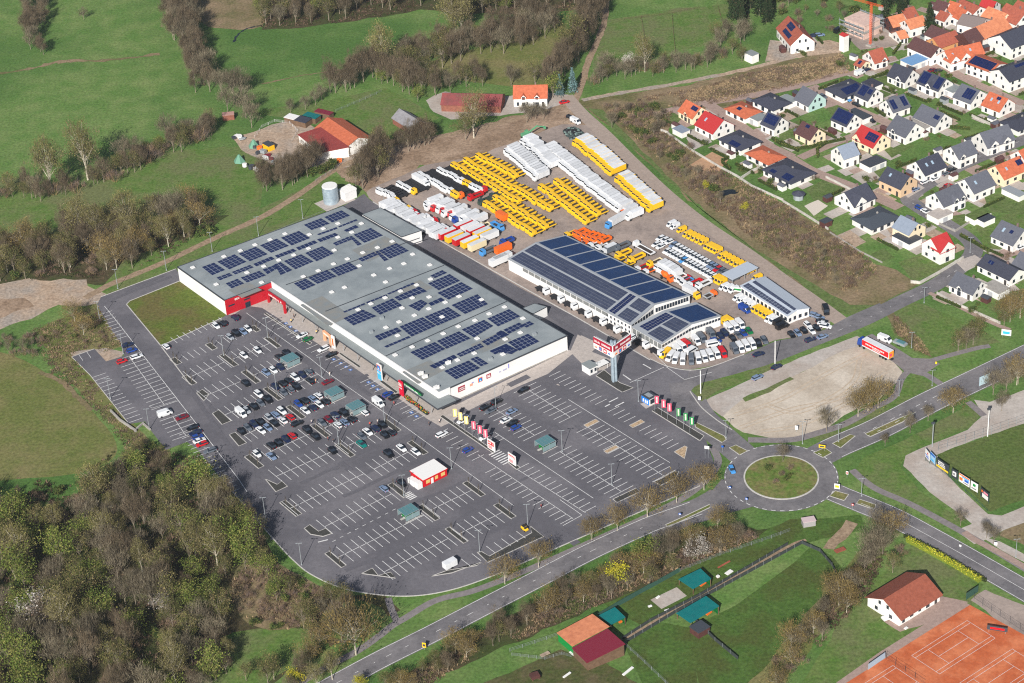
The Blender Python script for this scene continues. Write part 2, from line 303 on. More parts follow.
patch('road_apron', [(689, 371), (712, 367), (744, 355), (775, 341.5), (805, 335.5), (822, 331), (850, 316), (880, 303), (884, 312), (815, 344), (780, 358), (740, 372), (706, 383), (686, 386)], asph_road, .0625)
patch('pond', [(719, 192), (726, 190), (733, 189.5), (738, 193), (730, 194.5), (722, 196)], waterm, .05, .7, 2, 5)
patch('junction', [(862, 338), (872, 334), (890, 344), (912, 358), (932, 359), (940, 364), (922, 376), (905, 372), (893, 362), (880, 355)], asph_old, .058)
patch('gravel_lot', [(722, 416), (742, 400), (785, 381), (845, 348), (866, 342), (885, 356), (903, 372), (897, 384), (872, 400), (845, 416), (822, 432), (800, 439), (770, 438), (742, 433)], gravel, .05, .5, 4)
patch('gravel_strip', [(702, 402), (747, 381), (780, 366), (830, 346), (857, 336), (868, 342), (845, 350), (785, 381), (742, 400), (722, 417)], gravelg, .054, .3, 4)
patch('grass_strip', [(691, 391), (694, 387.5), (703, 382.7), (740, 373), (782, 360.5), (781, 366), (747, 380), (716, 392), (702, 401.5)], grass_dk, .075, .2, 3)
patch('grass_strip', [(742, 398), (765, 389), (790, 377), (794, 379), (770, 392), (745, 402)], grass_dk, .06, .3, 3)
patch('verge', [(812, 437), (845, 422), (875, 406), (893, 398), (902, 384), (916, 374), (936, 386), (905, 404), (870, 420), (835, 436), (818, 441)], grass_dk, .04, .4, 4)
patch('meadow_corner', [(888, 318), (905, 300), (925, 305), (955, 318), (985, 332), (1000, 342), (960, 352), (935, 358), (912, 352), (895, 336)], grass_dk, .03, .5, 4)
patch('verge', [(912, 345), (895, 330), (887, 316), (893, 312), (905, 326), (922, 345), (932, 358)], scrubm, .045, .5, 3)
patch('verge', [(855, 470), (866, 456), (905, 440), (975, 402), (984, 412), (972, 426), (940, 440), (924, 446), (908, 455), (900, 466), (920, 490), (960, 520), (972, 530), (940, 522), (880, 492)], grass_dk, .03, .4, 4)
patch('gravel_path', [(903, 466), (906, 456), (924, 447), (940, 441), (968, 430), (982, 416), (974, 400), (990, 402), (1030, 388), (1040, 420), (1010, 428), (975, 440), (944, 452), (934, 460), (960, 488), (988, 514), (1002, 516), (1040, 500), (1040, 518), (1004, 530), (990, 538), (975, 544), (955, 531), (972, 524), (962, 516), (930, 492)], gravelg, .05, .3, 4)
patch('sports_pitch', [(936, 455), (975, 441), (1040, 418), (1060, 500), (1022, 500), (1000, 508), (990, 512)], pitch, .055, .2, 4)
patch('verge', [(1000, 532), (1040, 516), (1040, 552), (1000, 536)], scrubm, .04, .4, 3)
patch('gravel_path', [(980, 536), (1000, 542), (1040, 562), (1040, 570), (1000, 550)], gravelg, .052, .2, 4)
patch('gravel_path', [(984, 415), (995, 402), (1040, 384), (1040, 418), (1000, 428)], gravelg, .048, .5, 4)
patch('dog_field', [(688, 628), (735, 606), (795, 562), (812, 545), (832, 556), (842, 568), (824, 602), (796, 640), (772, 690), (740, 690), (700, 690), (690, 640)], mat('lush_dark_grass', rgb(64, 90, 38), 1, rgb(76, 100, 46), .3, c3=rgb(72, 82, 40), scale3=.07, spec=.1), .02)
patch('dog_field', [(622, 640), (660, 622), (690, 628), (700, 700), (650, 700)], MATS['lush_dark_grass'], .02)
patch('dog_field', [(600, 600), (690, 560), (790, 520), (860, 515), (866, 530), (800, 545), (700, 600), (640, 625)], MATS['lush_dark_grass'], .018, .5, 4)
patch('dog_field', [(470, 690), (560, 650), (600, 660), (650, 690), (640, 720), (470, 720)], mat('worn_grass', rgb(66, 78, 38), 1, rgb(84, 82, 52), .3, c3=rgb(92, 84, 60), scale3=.1, spec=.1), .022, .6, 4)
patch('club_lawn', [(862, 590), (900, 560), (912, 545), (985, 585), (975, 600), (940, 640), (885, 655), (840, 684), (800, 684)], grass_dk, .016, .6, 4)
patch('terrace', [(882, 608), (920, 606), (940, 596), (968, 602), (960, 610), (920, 626), (900, 632), (884, 622)], brickpave, .05, .2, 3)
patch('parking_gravel', [(970, 600), (985, 590), (1040, 612), (1040, 645), (1000, 622)], yardm, .045, .3, 3)
patch('wild_strip', [(520, 610), (590, 580), (660, 545), (700, 528), (720, 524), (770, 530), (740, 545), (700, 562), (640, 590), (590, 610), (470, 662), (430, 680), (410, 700), (380, 690), (430, 660)], woodfl, .024, .8, 4)
patch('bare_patch', [(822, 548), (836, 534), (846, 520), (858, 524), (850, 534), (834, 550)], dirtm, .028, .5, 3)
patch('wild_strip', [(850, 560), (876, 540), (890, 540), (872, 575), (850, 600), (815, 640), (780, 690), (740, 690), (770, 660), (800, 620)], grass_dry, .024, .8, 4)
CLAY = [G(p) for p in [(970, 605), (1060, 655), (1090, 720), (905, 720), (840, 687), (886, 658)]]
patch('clay_court', None, claym, .05, pts=CLAY)
patch('clay_edge', [(886, 658), (970, 605), (962, 601), (880, 652), (836, 683), (842, 687)], brickpave, .045)
TC = [G((911.6, 655.8)), G((966.8, 620.9)), G((994.7, 638.2)), G((939.5, 674.7))]
def seg(a, b, w=.14, z=.13):
    a = Vector((a[0], a[1])); b = Vector((b[0], b[1])); d = (b-a).normalized()*1; n = Vector((-d.y, d.x))*w/2
    ml.add([(*(a-n), z), (*(b-n), z), (*(b+n), z), (*(a+n), z)], [(0, 1, 2, 3)], 0)
def court(o, u, v):
    P = lambda s, t: o+u*s+v*t
    for a, b in [((0, 0), (23.77, 0)), ((0, 10.97), (23.77, 10.97)), ((0, 1.37), (23.77, 1.37)), ((0, 9.6), (23.77, 9.6)), ((0, 0), (0, 10.97)), ((23.77, 0), (23.77, 10.97)), ((5.485, 1.37), (5.485, 9.6)), ((18.285, 1.37), (18.285, 9.6)), ((5.485, 5.485), (18.285, 5.485))]:
        seg(P(*a), P(*b), .11, .07)
cu = (TC[1]-TC[0]).normalized(); cv = (TC[3]-TC[0]).normalized()
cv = Vector((cu.y, -cu.x))
court(TC[0], cu, cv); court(TC[0]+cv*17.5, cu, cv); court(TC[0]-cu*31.0-cv*.6, cu, cv)
def stalls(a, b, lo, hi, n, axis, centre=True, skip=()):
    a, b = G(a), G(b); d = (b-a)/max(1, n-1); w = uv(axis)
    for i in range(n):
        if i not in skip: p = a+d*i; seg(p+w*lo, p+w*hi, .2)
    if centre: seg(a, b, .2)
S = E2-math.radians(1.2)
for a, b in [((190, 377.3), (224.5, 362.3)), ((231.8, 360), (269.9, 343.5)), ((203.9, 396.7), (242, 381.3)), ((253.8, 375.4), (287.4, 361.5)), ((224.9, 415.2), (264.5, 398.3)), ((277, 392.3), (318, 374.5)), ((243.9, 435.7), (289.3, 414.9)), ((302.5, 408.6), (327, 398)), ((264.4, 454.7), (312.8, 432.7)), ((324.5, 428.3), (352, 416)),
             ((276.2, 476.7), (340.6, 448.1)), ((348, 446), (380, 431.5)), ((290, 508.8), (364, 474)), ((374, 469.5), (408, 452.5)), ((324.5, 527.1), (391.8, 494.2)), ((337.6, 557.9), (424, 515.5)), ((430.8, 510.3), (471.8, 490.5)), ((384, 572.4), (448.3, 538.8)), ((458.6, 534.5), (502.5, 512.5))]:
    L = (G(b)-G(a)).length; stalls(a, b, -5, 5, max(2, int(round(L/2.85))+1), S)
    if False: pass
stalls((174, 340.5), (222, 320.5), -2.4, 2.4, 9, S, False); stalls((184.9, 358), (209, 347.7), -2.4, 2.4, 5, S, False); stalls((219.5, 343.5), (247, 331), -2.4, 2.4, 5, S, False)
stalls((466, 563), (476.5, 557.5), -2.4, 2.4, 2, S, False); stalls((491, 550), (521, 535), -2.4, 2.4, 5, S, False)
Sy = E1
for a, b, lo, hi, c in [((554.9, 374.1), (601, 402.2), -2.6, 2.6, False), ((613.5, 409.5), (629.6, 419.5), -2.6, 2.6, False), ((645, 428.6), (672.8, 446.2), -2.6, 2.6, False), ((525, 388), (570.3, 417.6), -5, 5, True), ((588, 427.5), (664, 476.3), -5, 5, True), ((490.5, 406), (534.7, 435.7), -5, 5, True), ((560, 452), (621.5, 492), -5, 5, True),
                        ((453.5, 419), (492, 444.5), 0, 5, False), ((517, 469.5), (584, 512.5), 0, 5, False), ((448, 429), (484, 455), -5, 0, False), ((497, 467.5), (572.5, 518), -5, 0, False)]:
    L = (G(b)-G(a)).length; stalls(a, b, lo, hi, max(2, int(round(L/2.8))+1), Sy, c)
for a, b in [((268, 317), (283, 327)), ((293, 333), (304, 341)), ((312, 347), (322, 353.5)), ((331, 358), (346, 367.5)), ((366, 380.5), (380, 390)), ((400, 403), (412, 411)), ((408, 411), (419, 418.5))]:
    stalls(a, b, -2.5, 2.5, max(3, int(round((G(b)-G(a)).length/2.9))+1), Sy, False)
symb = MB()
for x, y in [(333.7, 359.5), (340.8, 363.5), (346, 367), (350.5, 370), (368.5, 382.4), (373, 386), (377.5, 389.5), (411.5, 412.8), (416.5, 416.5), (286, 323.5), (290.5, 327), (296, 331)]:
    g = G((x, y)); symb.box(g.x, g.y, .075, .085, 1.2, 1.2, E1, 0); symb.box(g.x, g.y, .08, .09, .5, .7, E1, 1)
struct('wheelchair_symbols', symb, [mat('blue_paint', rgb(60, 110, 180), .7), paint])
for P in [[(246.4, 313.2), (310, 358.6), (330, 374.7), (409, 430), (513.5, 505.9)], [(495, 432.7), (593.4, 498.6)], [(568.4, 399.8), (669.9, 463)], [(478, 455), (573, 519)], [(517, 469.5), (585.6, 513.2)], [(560, 500), (582, 515.4), (563, 526)],
          [(652, 352), (668, 367.5)], [(630, 383), (664, 367.5)], [(666, 367), (684.5, 380), (712, 372.5)]]:
    for a, b in zip(P, P[1:]): seg(G(a), G(b), .2)
for a, b in [((643, 364.5), (651, 369)), ((623, 375), (631, 380.5)), ((609, 402.5), (618, 398)), ((615, 407), (624, 402.5)), ((605, 407), (610, 404.5)), ((318, 542.5), (328, 540))]:
    seg(G(a), G(b), .45)
for i in range(9):                                  # dashed guide line of the exit aisle
    a = G((332.5+i*7.5, 542-i*3.9)); seg(a, a+uv(E1)*1.3, .2)
for o, n, step in [((489, 455.5), 7, 1.25), ((403, 495.5), 5, .9)]:               # zebra crossings
    g = G(o)
    for i in range(n):
        p = g+uv(E2)*i*step; seg(p, p+uv(E1)*(4.5 if n == 7 else 3), .5)
LA, LS = math.radians(-62.3), math.radians(27.7)
for a, b, lo, hi, c in [((99.5, 375.4), (136.3, 420.5), -2.6, 2.6, False), ((129, 356.5), (164.7, 405.7), -5, 5, True), ((173, 417), (186, 436), -5, 5, True), ((112, 311), (128, 336), -5, 0, False), ((192, 431), (240, 489), -4.8, 0, False)]:
    L = (G(b)-G(a)).length; stalls(a, b, lo, hi, int(round(L/2.6))+1, LS, c)
seg(G((104.6, 306.4)), G((115.6, 320)), .2)
for a, b in [((115.6, 320), (201, 430)), ((201, 430), (239, 480)), ((239, 480), (247, 492))]: seg(G(a), G(b), .22)
for a, b in [((79, 355), (83, 361)), ((87, 352.5), (91, 358)), ((149, 406), (152, 408.5)), ((152, 408.5), (176, 401))]: seg(G(a), G(b), .16)
def dashes(P, off, on, gap, w=.14, s0=0, s1=1e9):
    Q = offs(P, off); s = 0; nxt = s0
    for a, b in zip(Q, Q[1:]):
        L = (b-a).length
        while nxt < s+L and nxt < s1:
            e = min(nxt+on, s+L); d = (b-a)/L; seg(a+d*(nxt-s), a+d*(e-s), w, .11); nxt += on+gap if nxt+on <= s+L else max(on+gap, .1)
        s += L
for P, w in ((W_ROAD, 8.2), (NE_ROAD, 11.5), (SE_ROAD, 9.4)):
    for sgn in (-1, 1):
        Q = offs(P, sgn*(w/2-.35))
        for a, b in zip(Q[6:], Q[7:]): seg(a, b, .2, .11)
dashes(W_ROAD, 0, 3, 3, .16, 26, 400)
Q = SE_ROAD
for a, b in zip(Q[16:], Q[17:]): seg(a, b, .16, .11)
dashes(SE_ROAD, 1.9, 4, 5, .16, 22, 45); dashes(VIL, 0, 2, 3, .14, 55, 300)
for r, on, gap in ((RB_R-.3, 1.5, 1.5),):
    n = 40
    for k in range(n):
        a = 2*math.pi*k/n; seg(ISL_C+uv(a)*r, ISL_C+uv(a+.08)*r, .26, .115)
dashes(NE_ROAD, 1.1, 2, 2, .2, 18, 60); dashes(NE_ROAD, -1.1, 2, 2, .2, 18, 60)
struct('painted_lines', ml, paint)
tb = MB(); rr = random.Random(4)
for P in [[(735, 415), (780, 400), (830, 372), (870, 352)], [(740, 428), (790, 410), (840, 398), (885, 372)], [(760, 432), (800, 425), (850, 402)], [(765, 405), (800, 412), (850, 385), (860, 360)]]:
    for o in (-.9, .9): NT = len(tb.v); ribbon(tb, smooth_pts([G(p) for p in P], 8), o+.22, o-.22, .075+NT*.000012, 1)
for a, b in [((215, 372), (300, 336)), ((222, 392), (330, 345)), ((240, 412), (350, 362)), ((250, 430), (375, 376)), ((262, 448), (385, 398)), ((275, 470), (415, 410)), ((290, 492), (440, 425)), ((310, 515), (420, 465)), ((325, 545), (480, 478)), ((345, 572), (520, 496)), ((262, 322), (480, 478)), ((240, 350), (262, 505)), ((510, 405), (560, 440)), ((540, 402), (650, 470)), ((578, 397), (685, 462)), ((548, 440), (640, 502)), ((150, 330), (250, 470)), ((105, 300), (170, 275)), ((420, 235), (600, 345))]:
    for k in range(3):
        p, q = G(a), G(b); d = (q-p).normalized(); n_ = Vector((-d.y, d.x)); o = rr.uniform(-2.2, 2.2); s0, s1 = sorted((rr.uniform(0, .6), rr.uniform(.3, 1)))
        P = smooth_pts([p+(q-p)*(s0+(s1-s0)*t)+n_*(o+rr.uniform(-.4, .4)) for t in (0, .35, .7, 1)], 5); NT = len(tb.v); ribbon(tb, P, .8, -.8, .068+NT*.000012)
for k in range(34):
    p = G((rr.uniform(240, 640), rr.uniform(360, 540)))
    if inpoly(p, LOT): tb.box(p.x, p.y, .02, .08+len(tb.v)*.000012, rr.uniform(2, 9), rr.uniform(1, 3), rr.choice((E1, E2)))
struct('tyre_worn_asphalt', tb, [mat('worn_asphalt', rgb(87, 85, 90), .95, rgb(94, 92, 97), .6), mat('rutted_gravel', rgb(168, 150, 128), .95, rgb(186, 170, 150), .6)])
si = MB(); sg = MB()
def island(px, grassy=True, h=.12, m=None, z=.1, w=.3):
    P = [G(p) for p in px]; a = sum(P[i].x*P[(i+1) % len(P)].y-P[(i+1) % len(P)].x*P[i].y for i in range(len(P)))
    if a < 0: P = P[::-1]
    kerb(kb, P+[P[0]], w, h); (sg if grassy else si).poly(P, z)
for px in [[K7(200, 190), K7(245, 172), K7(325, 212), K7(270, 240)], [K7(775, 225), K7(850, 190), K7(900, 225), K7(840, 258)], [K7(885, 520), K7(925, 485), K7(1015, 510), K7(985, 552)], [K8(92, 132), K8(108, 108), K8(200, 138), K8(190, 165)],
           [K5(720, 580), K5(850, 522), K5(1024, 440), K5(1024, 462), K5(880, 530), K5(740, 595)], [K7(-40, 10), K7(0, 30), K7(165, 110), K7(180, 135), K7(150, 155), K7(-30, 50)], [K7(905, 162), K7(1024, 100), K7(1060, 110), K7(960, 192)], [(865, 434), (900, 418), (916, 412), (903, 422), (870, 437)]]:
    island(px)
struct('splitter_island', sg, grass_dry)
bed = MB(); sandb = MB()
def bedisl(px, mbx=bed):
    P = [G(p) for p in px]; a = sum(P[i].x*P[(i+1) % len(P)].y-P[(i+1) % len(P)].x*P[i].y for i in range(len(P)))
    if a < 0: P = P[::-1]
    kerb(kb, P+[P[0]], .28, .13); mbx.poly(P, .11)
ISLANDS = []
def strip(c, L=10, w=1.9, a=S):
    g = G(c); u = uv(a)*L/2; v = uv(a+math.pi/2)*w/2; P = [g-u-v, g+u-v, g+u+v, g-u+v]
    kerb(kb, P+[P[0]], .28, .13); bed.poly(P, .11); ISLANDS.append((g, u, L, w))
for c in [(179.5, 361.5), (188.5, 380), (202, 394.5), (221, 417), (237, 439), (254, 462)]: pass
for f, x, y, L, w in [(A1, 108, 418, 5, 2.2), (A1, 350, 318, 5, 2.2), (A1, 650, 197, 4.6, 2), (A1, 200, 548, 7, 2), (A1, 470, 412, 10, 2), (A1, 770, 290, 9, 1.8), (A1, 620, 525, 10, 2), (B1, 497, 95, 10, 1.8), (B1, 655, 220, 10, 1.9), (B1, 820, 345, 10, 1.9), (B1, 370, 557, 9, 2.2), (B1, 990, 480, 9.5, 2),
                   (C1, 943, 140, 9.5, 2), (C1, 515, 612, 9.5, 1.8), (C1, 210, 262, 10, 2.2), (D1, 505, 130, 10, 1.9), (D1, 195, 292, 10, 1.9), (D1, 387, 445, 10, 1.9), (D1, 715, 280, 9.5, 2), (Z(340, 390), 530, 395, 9.5, 2), (Z(340, 390), 350, 245, 9, 2)]:
    if L: strip(f(x, y), L, w)
for f, x, y, L, w in [(E1z, 420, 365, 5.2, 1.9), (E1z, 730, 368, 5.2, 1.9), (E1z, 555, 543, 5, 1.7)]:
    g = G(f(x, y)); u = uv(E1)*L/2; v = uv(E1+math.pi/2)*w/2; P = [g-u-v, g+u-v, g+u+v, g-u+v]; kerb(kb, P+[P[0]], .28, .13); sandb.poly(P, .11)
bedisl([B1(85, 230), B1(150, 305), B1(212, 280), B1(130, 205)]); bedisl([A1(250, 636), A1(290, 612), A1(335, 645), A1(300, 690)]); bedisl([B1(200, 375), B1(265, 452), B1(318, 430), B1(240, 358)])
bedisl([C1(35, 62), C1(108, 150), C1(188, 112), C1(150, 78), C1(118, 100)]); bedisl([C1(302, 400), C1(345, 440), C1(430, 455), C1(490, 435), C1(450, 400), C1(400, 420), C1(340, 375)])
bedisl([X[9](318, 354), X[9](420, 368), X[9](405, 350), X[9](368, 360), X[9](350, 338)]); bedisl([X[9](528, 362), X[9](590, 352), X[9](678, 320), X[9](665, 330), X[9](575, 345)])
bedisl([D1(528, 563), D1(600, 632), D1(980, 456), D1(890, 385), D1(900, 430), D1(610, 590), D1(560, 560)])
bedisl([K5(362, 405), K5(390, 428), K5(545, 355), K5(520, 330)]); bedisl([K5(645, 285), K5(685, 312), K5(790, 262), K5(812, 215), K5(780, 215), K5(690, 265)])
bedisl([K5(780, 82), K5(850, 128), K5(868, 50), K5(852, 42)], sandb)
bedisl([(620, 383), (633, 388), (622, 392.5), (596, 376), (604, 370)]); 
bedisl([(652, 411), (658, 408), (704, 436), (700, 441)]); bedisl([F1(70, 252), F1(90, 240), F1(445, 490), F1(430, 500)]); bedisl([(507, 462), (510, 460), (520, 467.5), (517, 470)])
bedisl([(264, 314), (266, 313), (276, 320), (289, 329.5), (312, 343), (310, 345)]); bedisl([(339, 354), (341, 353), (361, 366.5), (359, 368)]); bedisl([(380, 382), (382, 380), (398, 392), (396, 394)])
struct('planting_beds', bed, bedm); struct('sand_islands', sandb, mat('sand_mulch', rgb(190, 164, 132), 1, rgb(140, 118, 92), 1.5))
struct('kerbs', kb, kerbm)
patch('pavement', [(268, 291), (280, 290), (442, 402), (456, 405), (569, 350), (574, 353), (548, 374), (520, 386), (488, 401), (462, 414), (452, 422), (441, 427), (427, 419), (398, 398), (340, 358), (262, 308), (249, 305)], pavem, .064)
patch('pavement', [(226, 314), (272, 296), (262, 308), (247, 306), (232, 316)], pavem, .062)
patch('loading_apron', [(570, 352), (578, 334), (600, 344), (592, 352), (617, 362), (604, 370), (592, 372), (580, 362)], pavem, .063)
for px in [[(662, 398), (640, 404), (646, 409), (660, 402)], [(556, 385), (558, 384), (560, 386)]]: patch('kiosk_slab', px, pavem, .09)
# ================================================================ LARGE BUILDINGS
white = mat('white_cladding', rgb(226, 224, 220), .55, rgb(216, 214, 211), .15, coord='obj')
whitep = mat('white_paint', rgb(222, 220, 216), .6)
plast = mat('white_render', rgb(226, 225, 221), .85, rgb(216, 212, 204), .4, vary=.05)
membr = mat('roof_membrane', rgb(134, 141, 143), .75, rgb(120, 127, 130), .2, c3=rgb(144, 150, 151), scale3=.06)
membr2 = mat('canopy_membrane', rgb(132, 138, 138), .75, rgb(124, 130, 130), .3)
trim = mat('dark_trim', rgb(62, 66, 72), .5)
redc = mat('red_cladding', rgb(176, 16, 34), .5)
redp = mat('red_paint', rgb(196, 20, 30), .4)
glass = mat('dark_glass', rgb(40, 48, 58), .12, spec=.6)
glassb = mat('pale_glass', rgb(84, 124, 128), .15, spec=.6)
pv = mat('solar_cell', rgb(20, 30, 66), .25, rgb(26, 38, 80), .9, spec=.5)
pvg = mat('solar_cell_grey', rgb(54, 60, 80), .3, rgb(66, 72, 92), .35, spec=.5)
pvb = mat('solar_cell_blue', rgb(20, 42, 80), .3, rgb(24, 50, 92), .4, spec=.5)
alu = mat('aluminium', rgb(186, 188, 190), .4, metal=.6)
galv = mat('galvanised_steel', rgb(160, 166, 168), .5, metal=.3)
steel = mat('tank_steel', rgb(172, 186, 194), .35, rgb(142, 158, 170), .6, metal=.25)
orange = mat('orange_paint', rgb(226, 110, 40), .4); yellow = mat('yellow_paint', rgb(232, 176, 20), .45, vary=.06); blue = mat('blue_paint_gloss', rgb(20, 90, 180), .4)
green = mat('green_paint', rgb(20, 130, 60), .45); pink = mat('pink_cloth', rgb(226, 70, 100), .8); ycloth = mat('yellow_cloth', rgb(226, 198, 120), .8); gcloth = mat('green_cloth', rgb(20, 130, 66), .8)
black = mat('black_rubber', rgb(28, 28, 30), .85); concrete = mat('concrete', rgb(158, 153, 146), .9, rgb(144, 139, 132), .6)
skyb = mat('sky_blue_paint', rgb(60, 170, 220), .4); wood = mat('weathered_wood', rgb(112, 88, 68), .85, rgb(94, 72, 54), .8)
def scribble(mb, p, u, w, n, L, h, seed=1, m=0, off=(0, 0, 0)):
    """a line of small raised letter strokes: p = lower left corner, u = reading direction, w = outward normal"""
    r = random.Random(seed); x = 0; step = L/n
    for i in range(n):
        k = r.choice((0, 0, 1, 2, 3)); lw = step*.72
        if r.random() < .1: x += step; continue
        def st(x0, x1, z0, z1):
            c = p+u*(x+(x0+x1)/2*lw); mb.box(c.x+w.x*.04, c.y+w.y*.04, p_z+z0*h, p_z+z1*h, (x1-x0)*lw, .08, math.atan2(u.y, u.x), m)
        p_z = off[2]
        st(0, .3, 0, 1)
        if k in (0, 1): st(.3, 1, .78, 1)
        if k in (0, 2): st(.3, 1, 0, .22)
        if k in (1, 3): st(.7, 1, 0, .8)
        if k in (0, 3): st(.3, .9, .4, .58)
        x += step
HB = 6.5
bA, bB, bC, bD, bE, bF = [G(p, HB) for p in [(177.5, 267), (224.5, 300.3), (272, 282), (439, 392.5), (567, 335.5), (343, 206)]]
FOOT = [bA, bB, bC, bD, bE, bF]
O = bD.copy()
shop = thing('shopping_centre', 'long white shopping centre with grey flat roof full of solar panels beside the car park', 'building', (O.x, O.y, 0))
rel = lambda P: [p-O for p in P]
mb = MB(); mb.prism(rel(FOOT), 0, HB-.25); mb.build('wall', white, shop)
mb = MB(); mb.prism(rel(FOOT), HB-.25, HB+.02, 1, 0)
for a, b, m_, hh in [(bA, bB, 1, .12), (bB, bC, 1, .12), (bD, bE, 1, .1), (bE, bF, 1, .12), (bF, bA, 1, .12)]:
    c = (a+b)/2-O; mb.box(c.x, c.y, HB-.3, HB+hh, (b-a).length+.3, .34, ang(a, b), m_)
for p, q in [((325.5, 311.5), (444, 265.5)), ((384, 357), (508, 301)), ((286, 285), (420, 238))]:
    a, b = G(p, HB), G(q, HB); c = (a+b)/2-O; mb.box(c.x, c.y, HB, HB+.16, (b-a).length, .35, ang(a, b), 1)
mb.m = [x for x in mb.m]
for p4 in [[(300, 305), (322, 296), (352, 316), (328, 326)], [(352, 250), (385, 236), (402, 246), (368, 262)], [(402, 372), (430, 360), (445, 370), (418, 384)], [(228, 290), (248, 282), (262, 290), (242, 298)], [(395, 290), (420, 280), (432, 288), (408, 299)], [(470, 345), (500, 332), (512, 340), (482, 353)]]:
    mb.poly([G(p, HB)-O for p in p4], HB+.03, 2)
for k in range(1, 16):
    a = bA+(bB-bA)*k/16; d = uv(E1); e_ = bE-bF; L = ((bF-a).x*e_.y-(bF-a).y*e_.x)/(d.x*e_.y-d.y*e_.x)-2; c = a+d*(L/2+1)-O; mb.box(c.x, c.y, HB, HB+.035, L-2, .12, E1, 2)
mb.build('roof', [membr, trim, mat('membrane_patch', rgb(120, 126, 128), .8, rgb(130, 128, 122), .3)], shop)
uf = (bD-bC).normalized(); nf = Vector((uf.y, -uf.x)); nf = nf if nf.dot(G((300, 400))-bC) > 0 else -nf
c = (bC+bD)/2-O; mb = MB(); mb.box(c.x+nf.x*.2, c.y+nf.y*.2, 3.9, HB+.28, (bD-bC).length+.4, .5, ang(bC, bD)); mb.build('parapet', white, shop)
ur = (bE-bD).normalized(); nr = Vector((ur.y, -ur.x)); nr = nr if nr.dot(G((520, 460))-bD) > 0 else -nr
c = bD+ur*2.2+nr*.15-O; mb = MB(); mb.box(c.x, c.y, 3.9, HB+.28, 4.6, .3, ang(bD, bE)); mb.build('parapet', white, shop)
ub = (bC-bB).normalized(); nb = Vector((ub.y, -ub.x)); nb = nb if nb.dot(G((260, 340))-bB) > 0 else -nb
c = (bB+bC)/2+nb*.1-O; mb = MB(); mb.box(c.x, c.y, 0.01, HB-.02, (bC-bB).length, .2, ang(bB, bC)); rf = mb.build('red_facade', redc, shop)
mb = MB(); L = (bC-bB).length
scribble(mb, bB+ub*L*.2+nb*.24-O, ub, nb, 15, L*.5, .75, 3, 0, (0, 0, HB-1.5)); mb.build('lettering', whitep, rf)
for s, z, w_, h_ in [(.12, 3.2, 2.6, .6), (.45, 3.3, 2.6, .6)]:
    c = bB+ub*L*s+nb*.22-O; mb = MB(); mb.box(c.x, c.y, z, z+h_, w_, .1, ang(bB, bC)); mb.build('window', glass, rf)
c = bB+ub*L*.45+nb*.22-O; mb = MB(); mb.box(c.x, c.y, .05, 2.3, 2.2, .1, ang(bB, bC)); mb.build('door', glass, rf)
ZC = 4.3
o1, o2, o3 = G((267.6, 290), ZC), G((437.6, 408.6), ZC), G((456, 400), ZC)
o3 = bD+ur*max(3, (o3-bD).dot(ur)); o2b = o2
C0 = bC+nf*.45; D0 = bD+nf*.45
P = [bC+nf*.45, o1, o2, o2+ur*((o3-o2).dot(ur)), bD+ur*(o3-bD).dot(ur)+nr*.16, bD+nr*.16+nf*.45]
mb = MB(); mb.prism(rel(P), ZC-.75, ZC, 1, 0); mb.build('canopy', [membr2, trim], shop)
for i in range(12):                                 # posts carrying the canopy edge
    p = o1+(o2-o1)*(i+.5)/12-nf*.5-O; mb = MB(); mb.tube((p.x, p.y, 0), (p.x, p.y, ZC-.75), .14, n=8); mb.build('canopy_post', alu, shop)
Lf = (bD-bC).length
for i in range(16):
    c = bC+uf*Lf*(i+.5)/16+nf*.06-O; mb = MB(); mb.box(c.x, c.y, .1, 3.3, Lf/16-1.6, .12, ang(bC, bD)); mb.build('shop_window', glass, shop)
c = (bD+bE)/2+nr*.08-O; mb = MB(); mb.box(c.x+ur.x*4, c.y+ur.y*4, 0, .5, (bE-bD).length-9, .16, ang(bD, bE)); mb.build('plinth', concrete, shop)
def wallp(px):                                      # point of the side wall seen at pixel px -> (distance from bD, height)
    best = None
    for i in range(66):
        z = i*.1; g = G(px, z); d = abs((g-bD).dot(nr))
        if best is None or d < best[0]: best = (d, (g-bD).dot(ur), z)
    return best[1:]
LOGO = Z(450, 360, 14.63)
def logo(name, cx, cy, w_, h_, m, inner):
    s, z = wallp(LOGO(cx, cy)); c = bD+ur*s+nr*.06-O; mb = MB(); mb.box(c.x, c.y, z-h_/2, z+h_/2, w_, .12, ang(bD, bE)); o = mb.build(name, m, shop)
    mb = MB(); inner(mb, bD+ur*s+nr*.15-O, z, w_, h_); mb.build('logo', [whitep, skyb, blue, orange, pink], o)
def wlines(mb, c, z, w_, h_):
    for k, zz in enumerate((-.28, .08)): scribble(mb, c-ur*w_*.4, ur, nr, 6, w_*.85, h_*.2, 11+k, 0, (0, 0, z+zz*h_))
def wA(mb, c, z, w_, h_):
    a = ang(bD, bE); mb.box(c.x, c.y, z-h_*.38, z+h_*.38, w_*.72, .06, a, 2)
    q = c+nr*.05
    for k in range(5): mb.box((q-ur*.02*k).x, (q-ur*.02*k).y, z-h_*.3+k*h_*.12, z-h_*.3+(k+1)*h_*.12, w_*(.5-.07*k), .06, a, 1)
    q = c+nr*.09; mb.box(q.x, q.y, z-h_*.3, z-h_*.02, w_*.1, .06, a, 0)
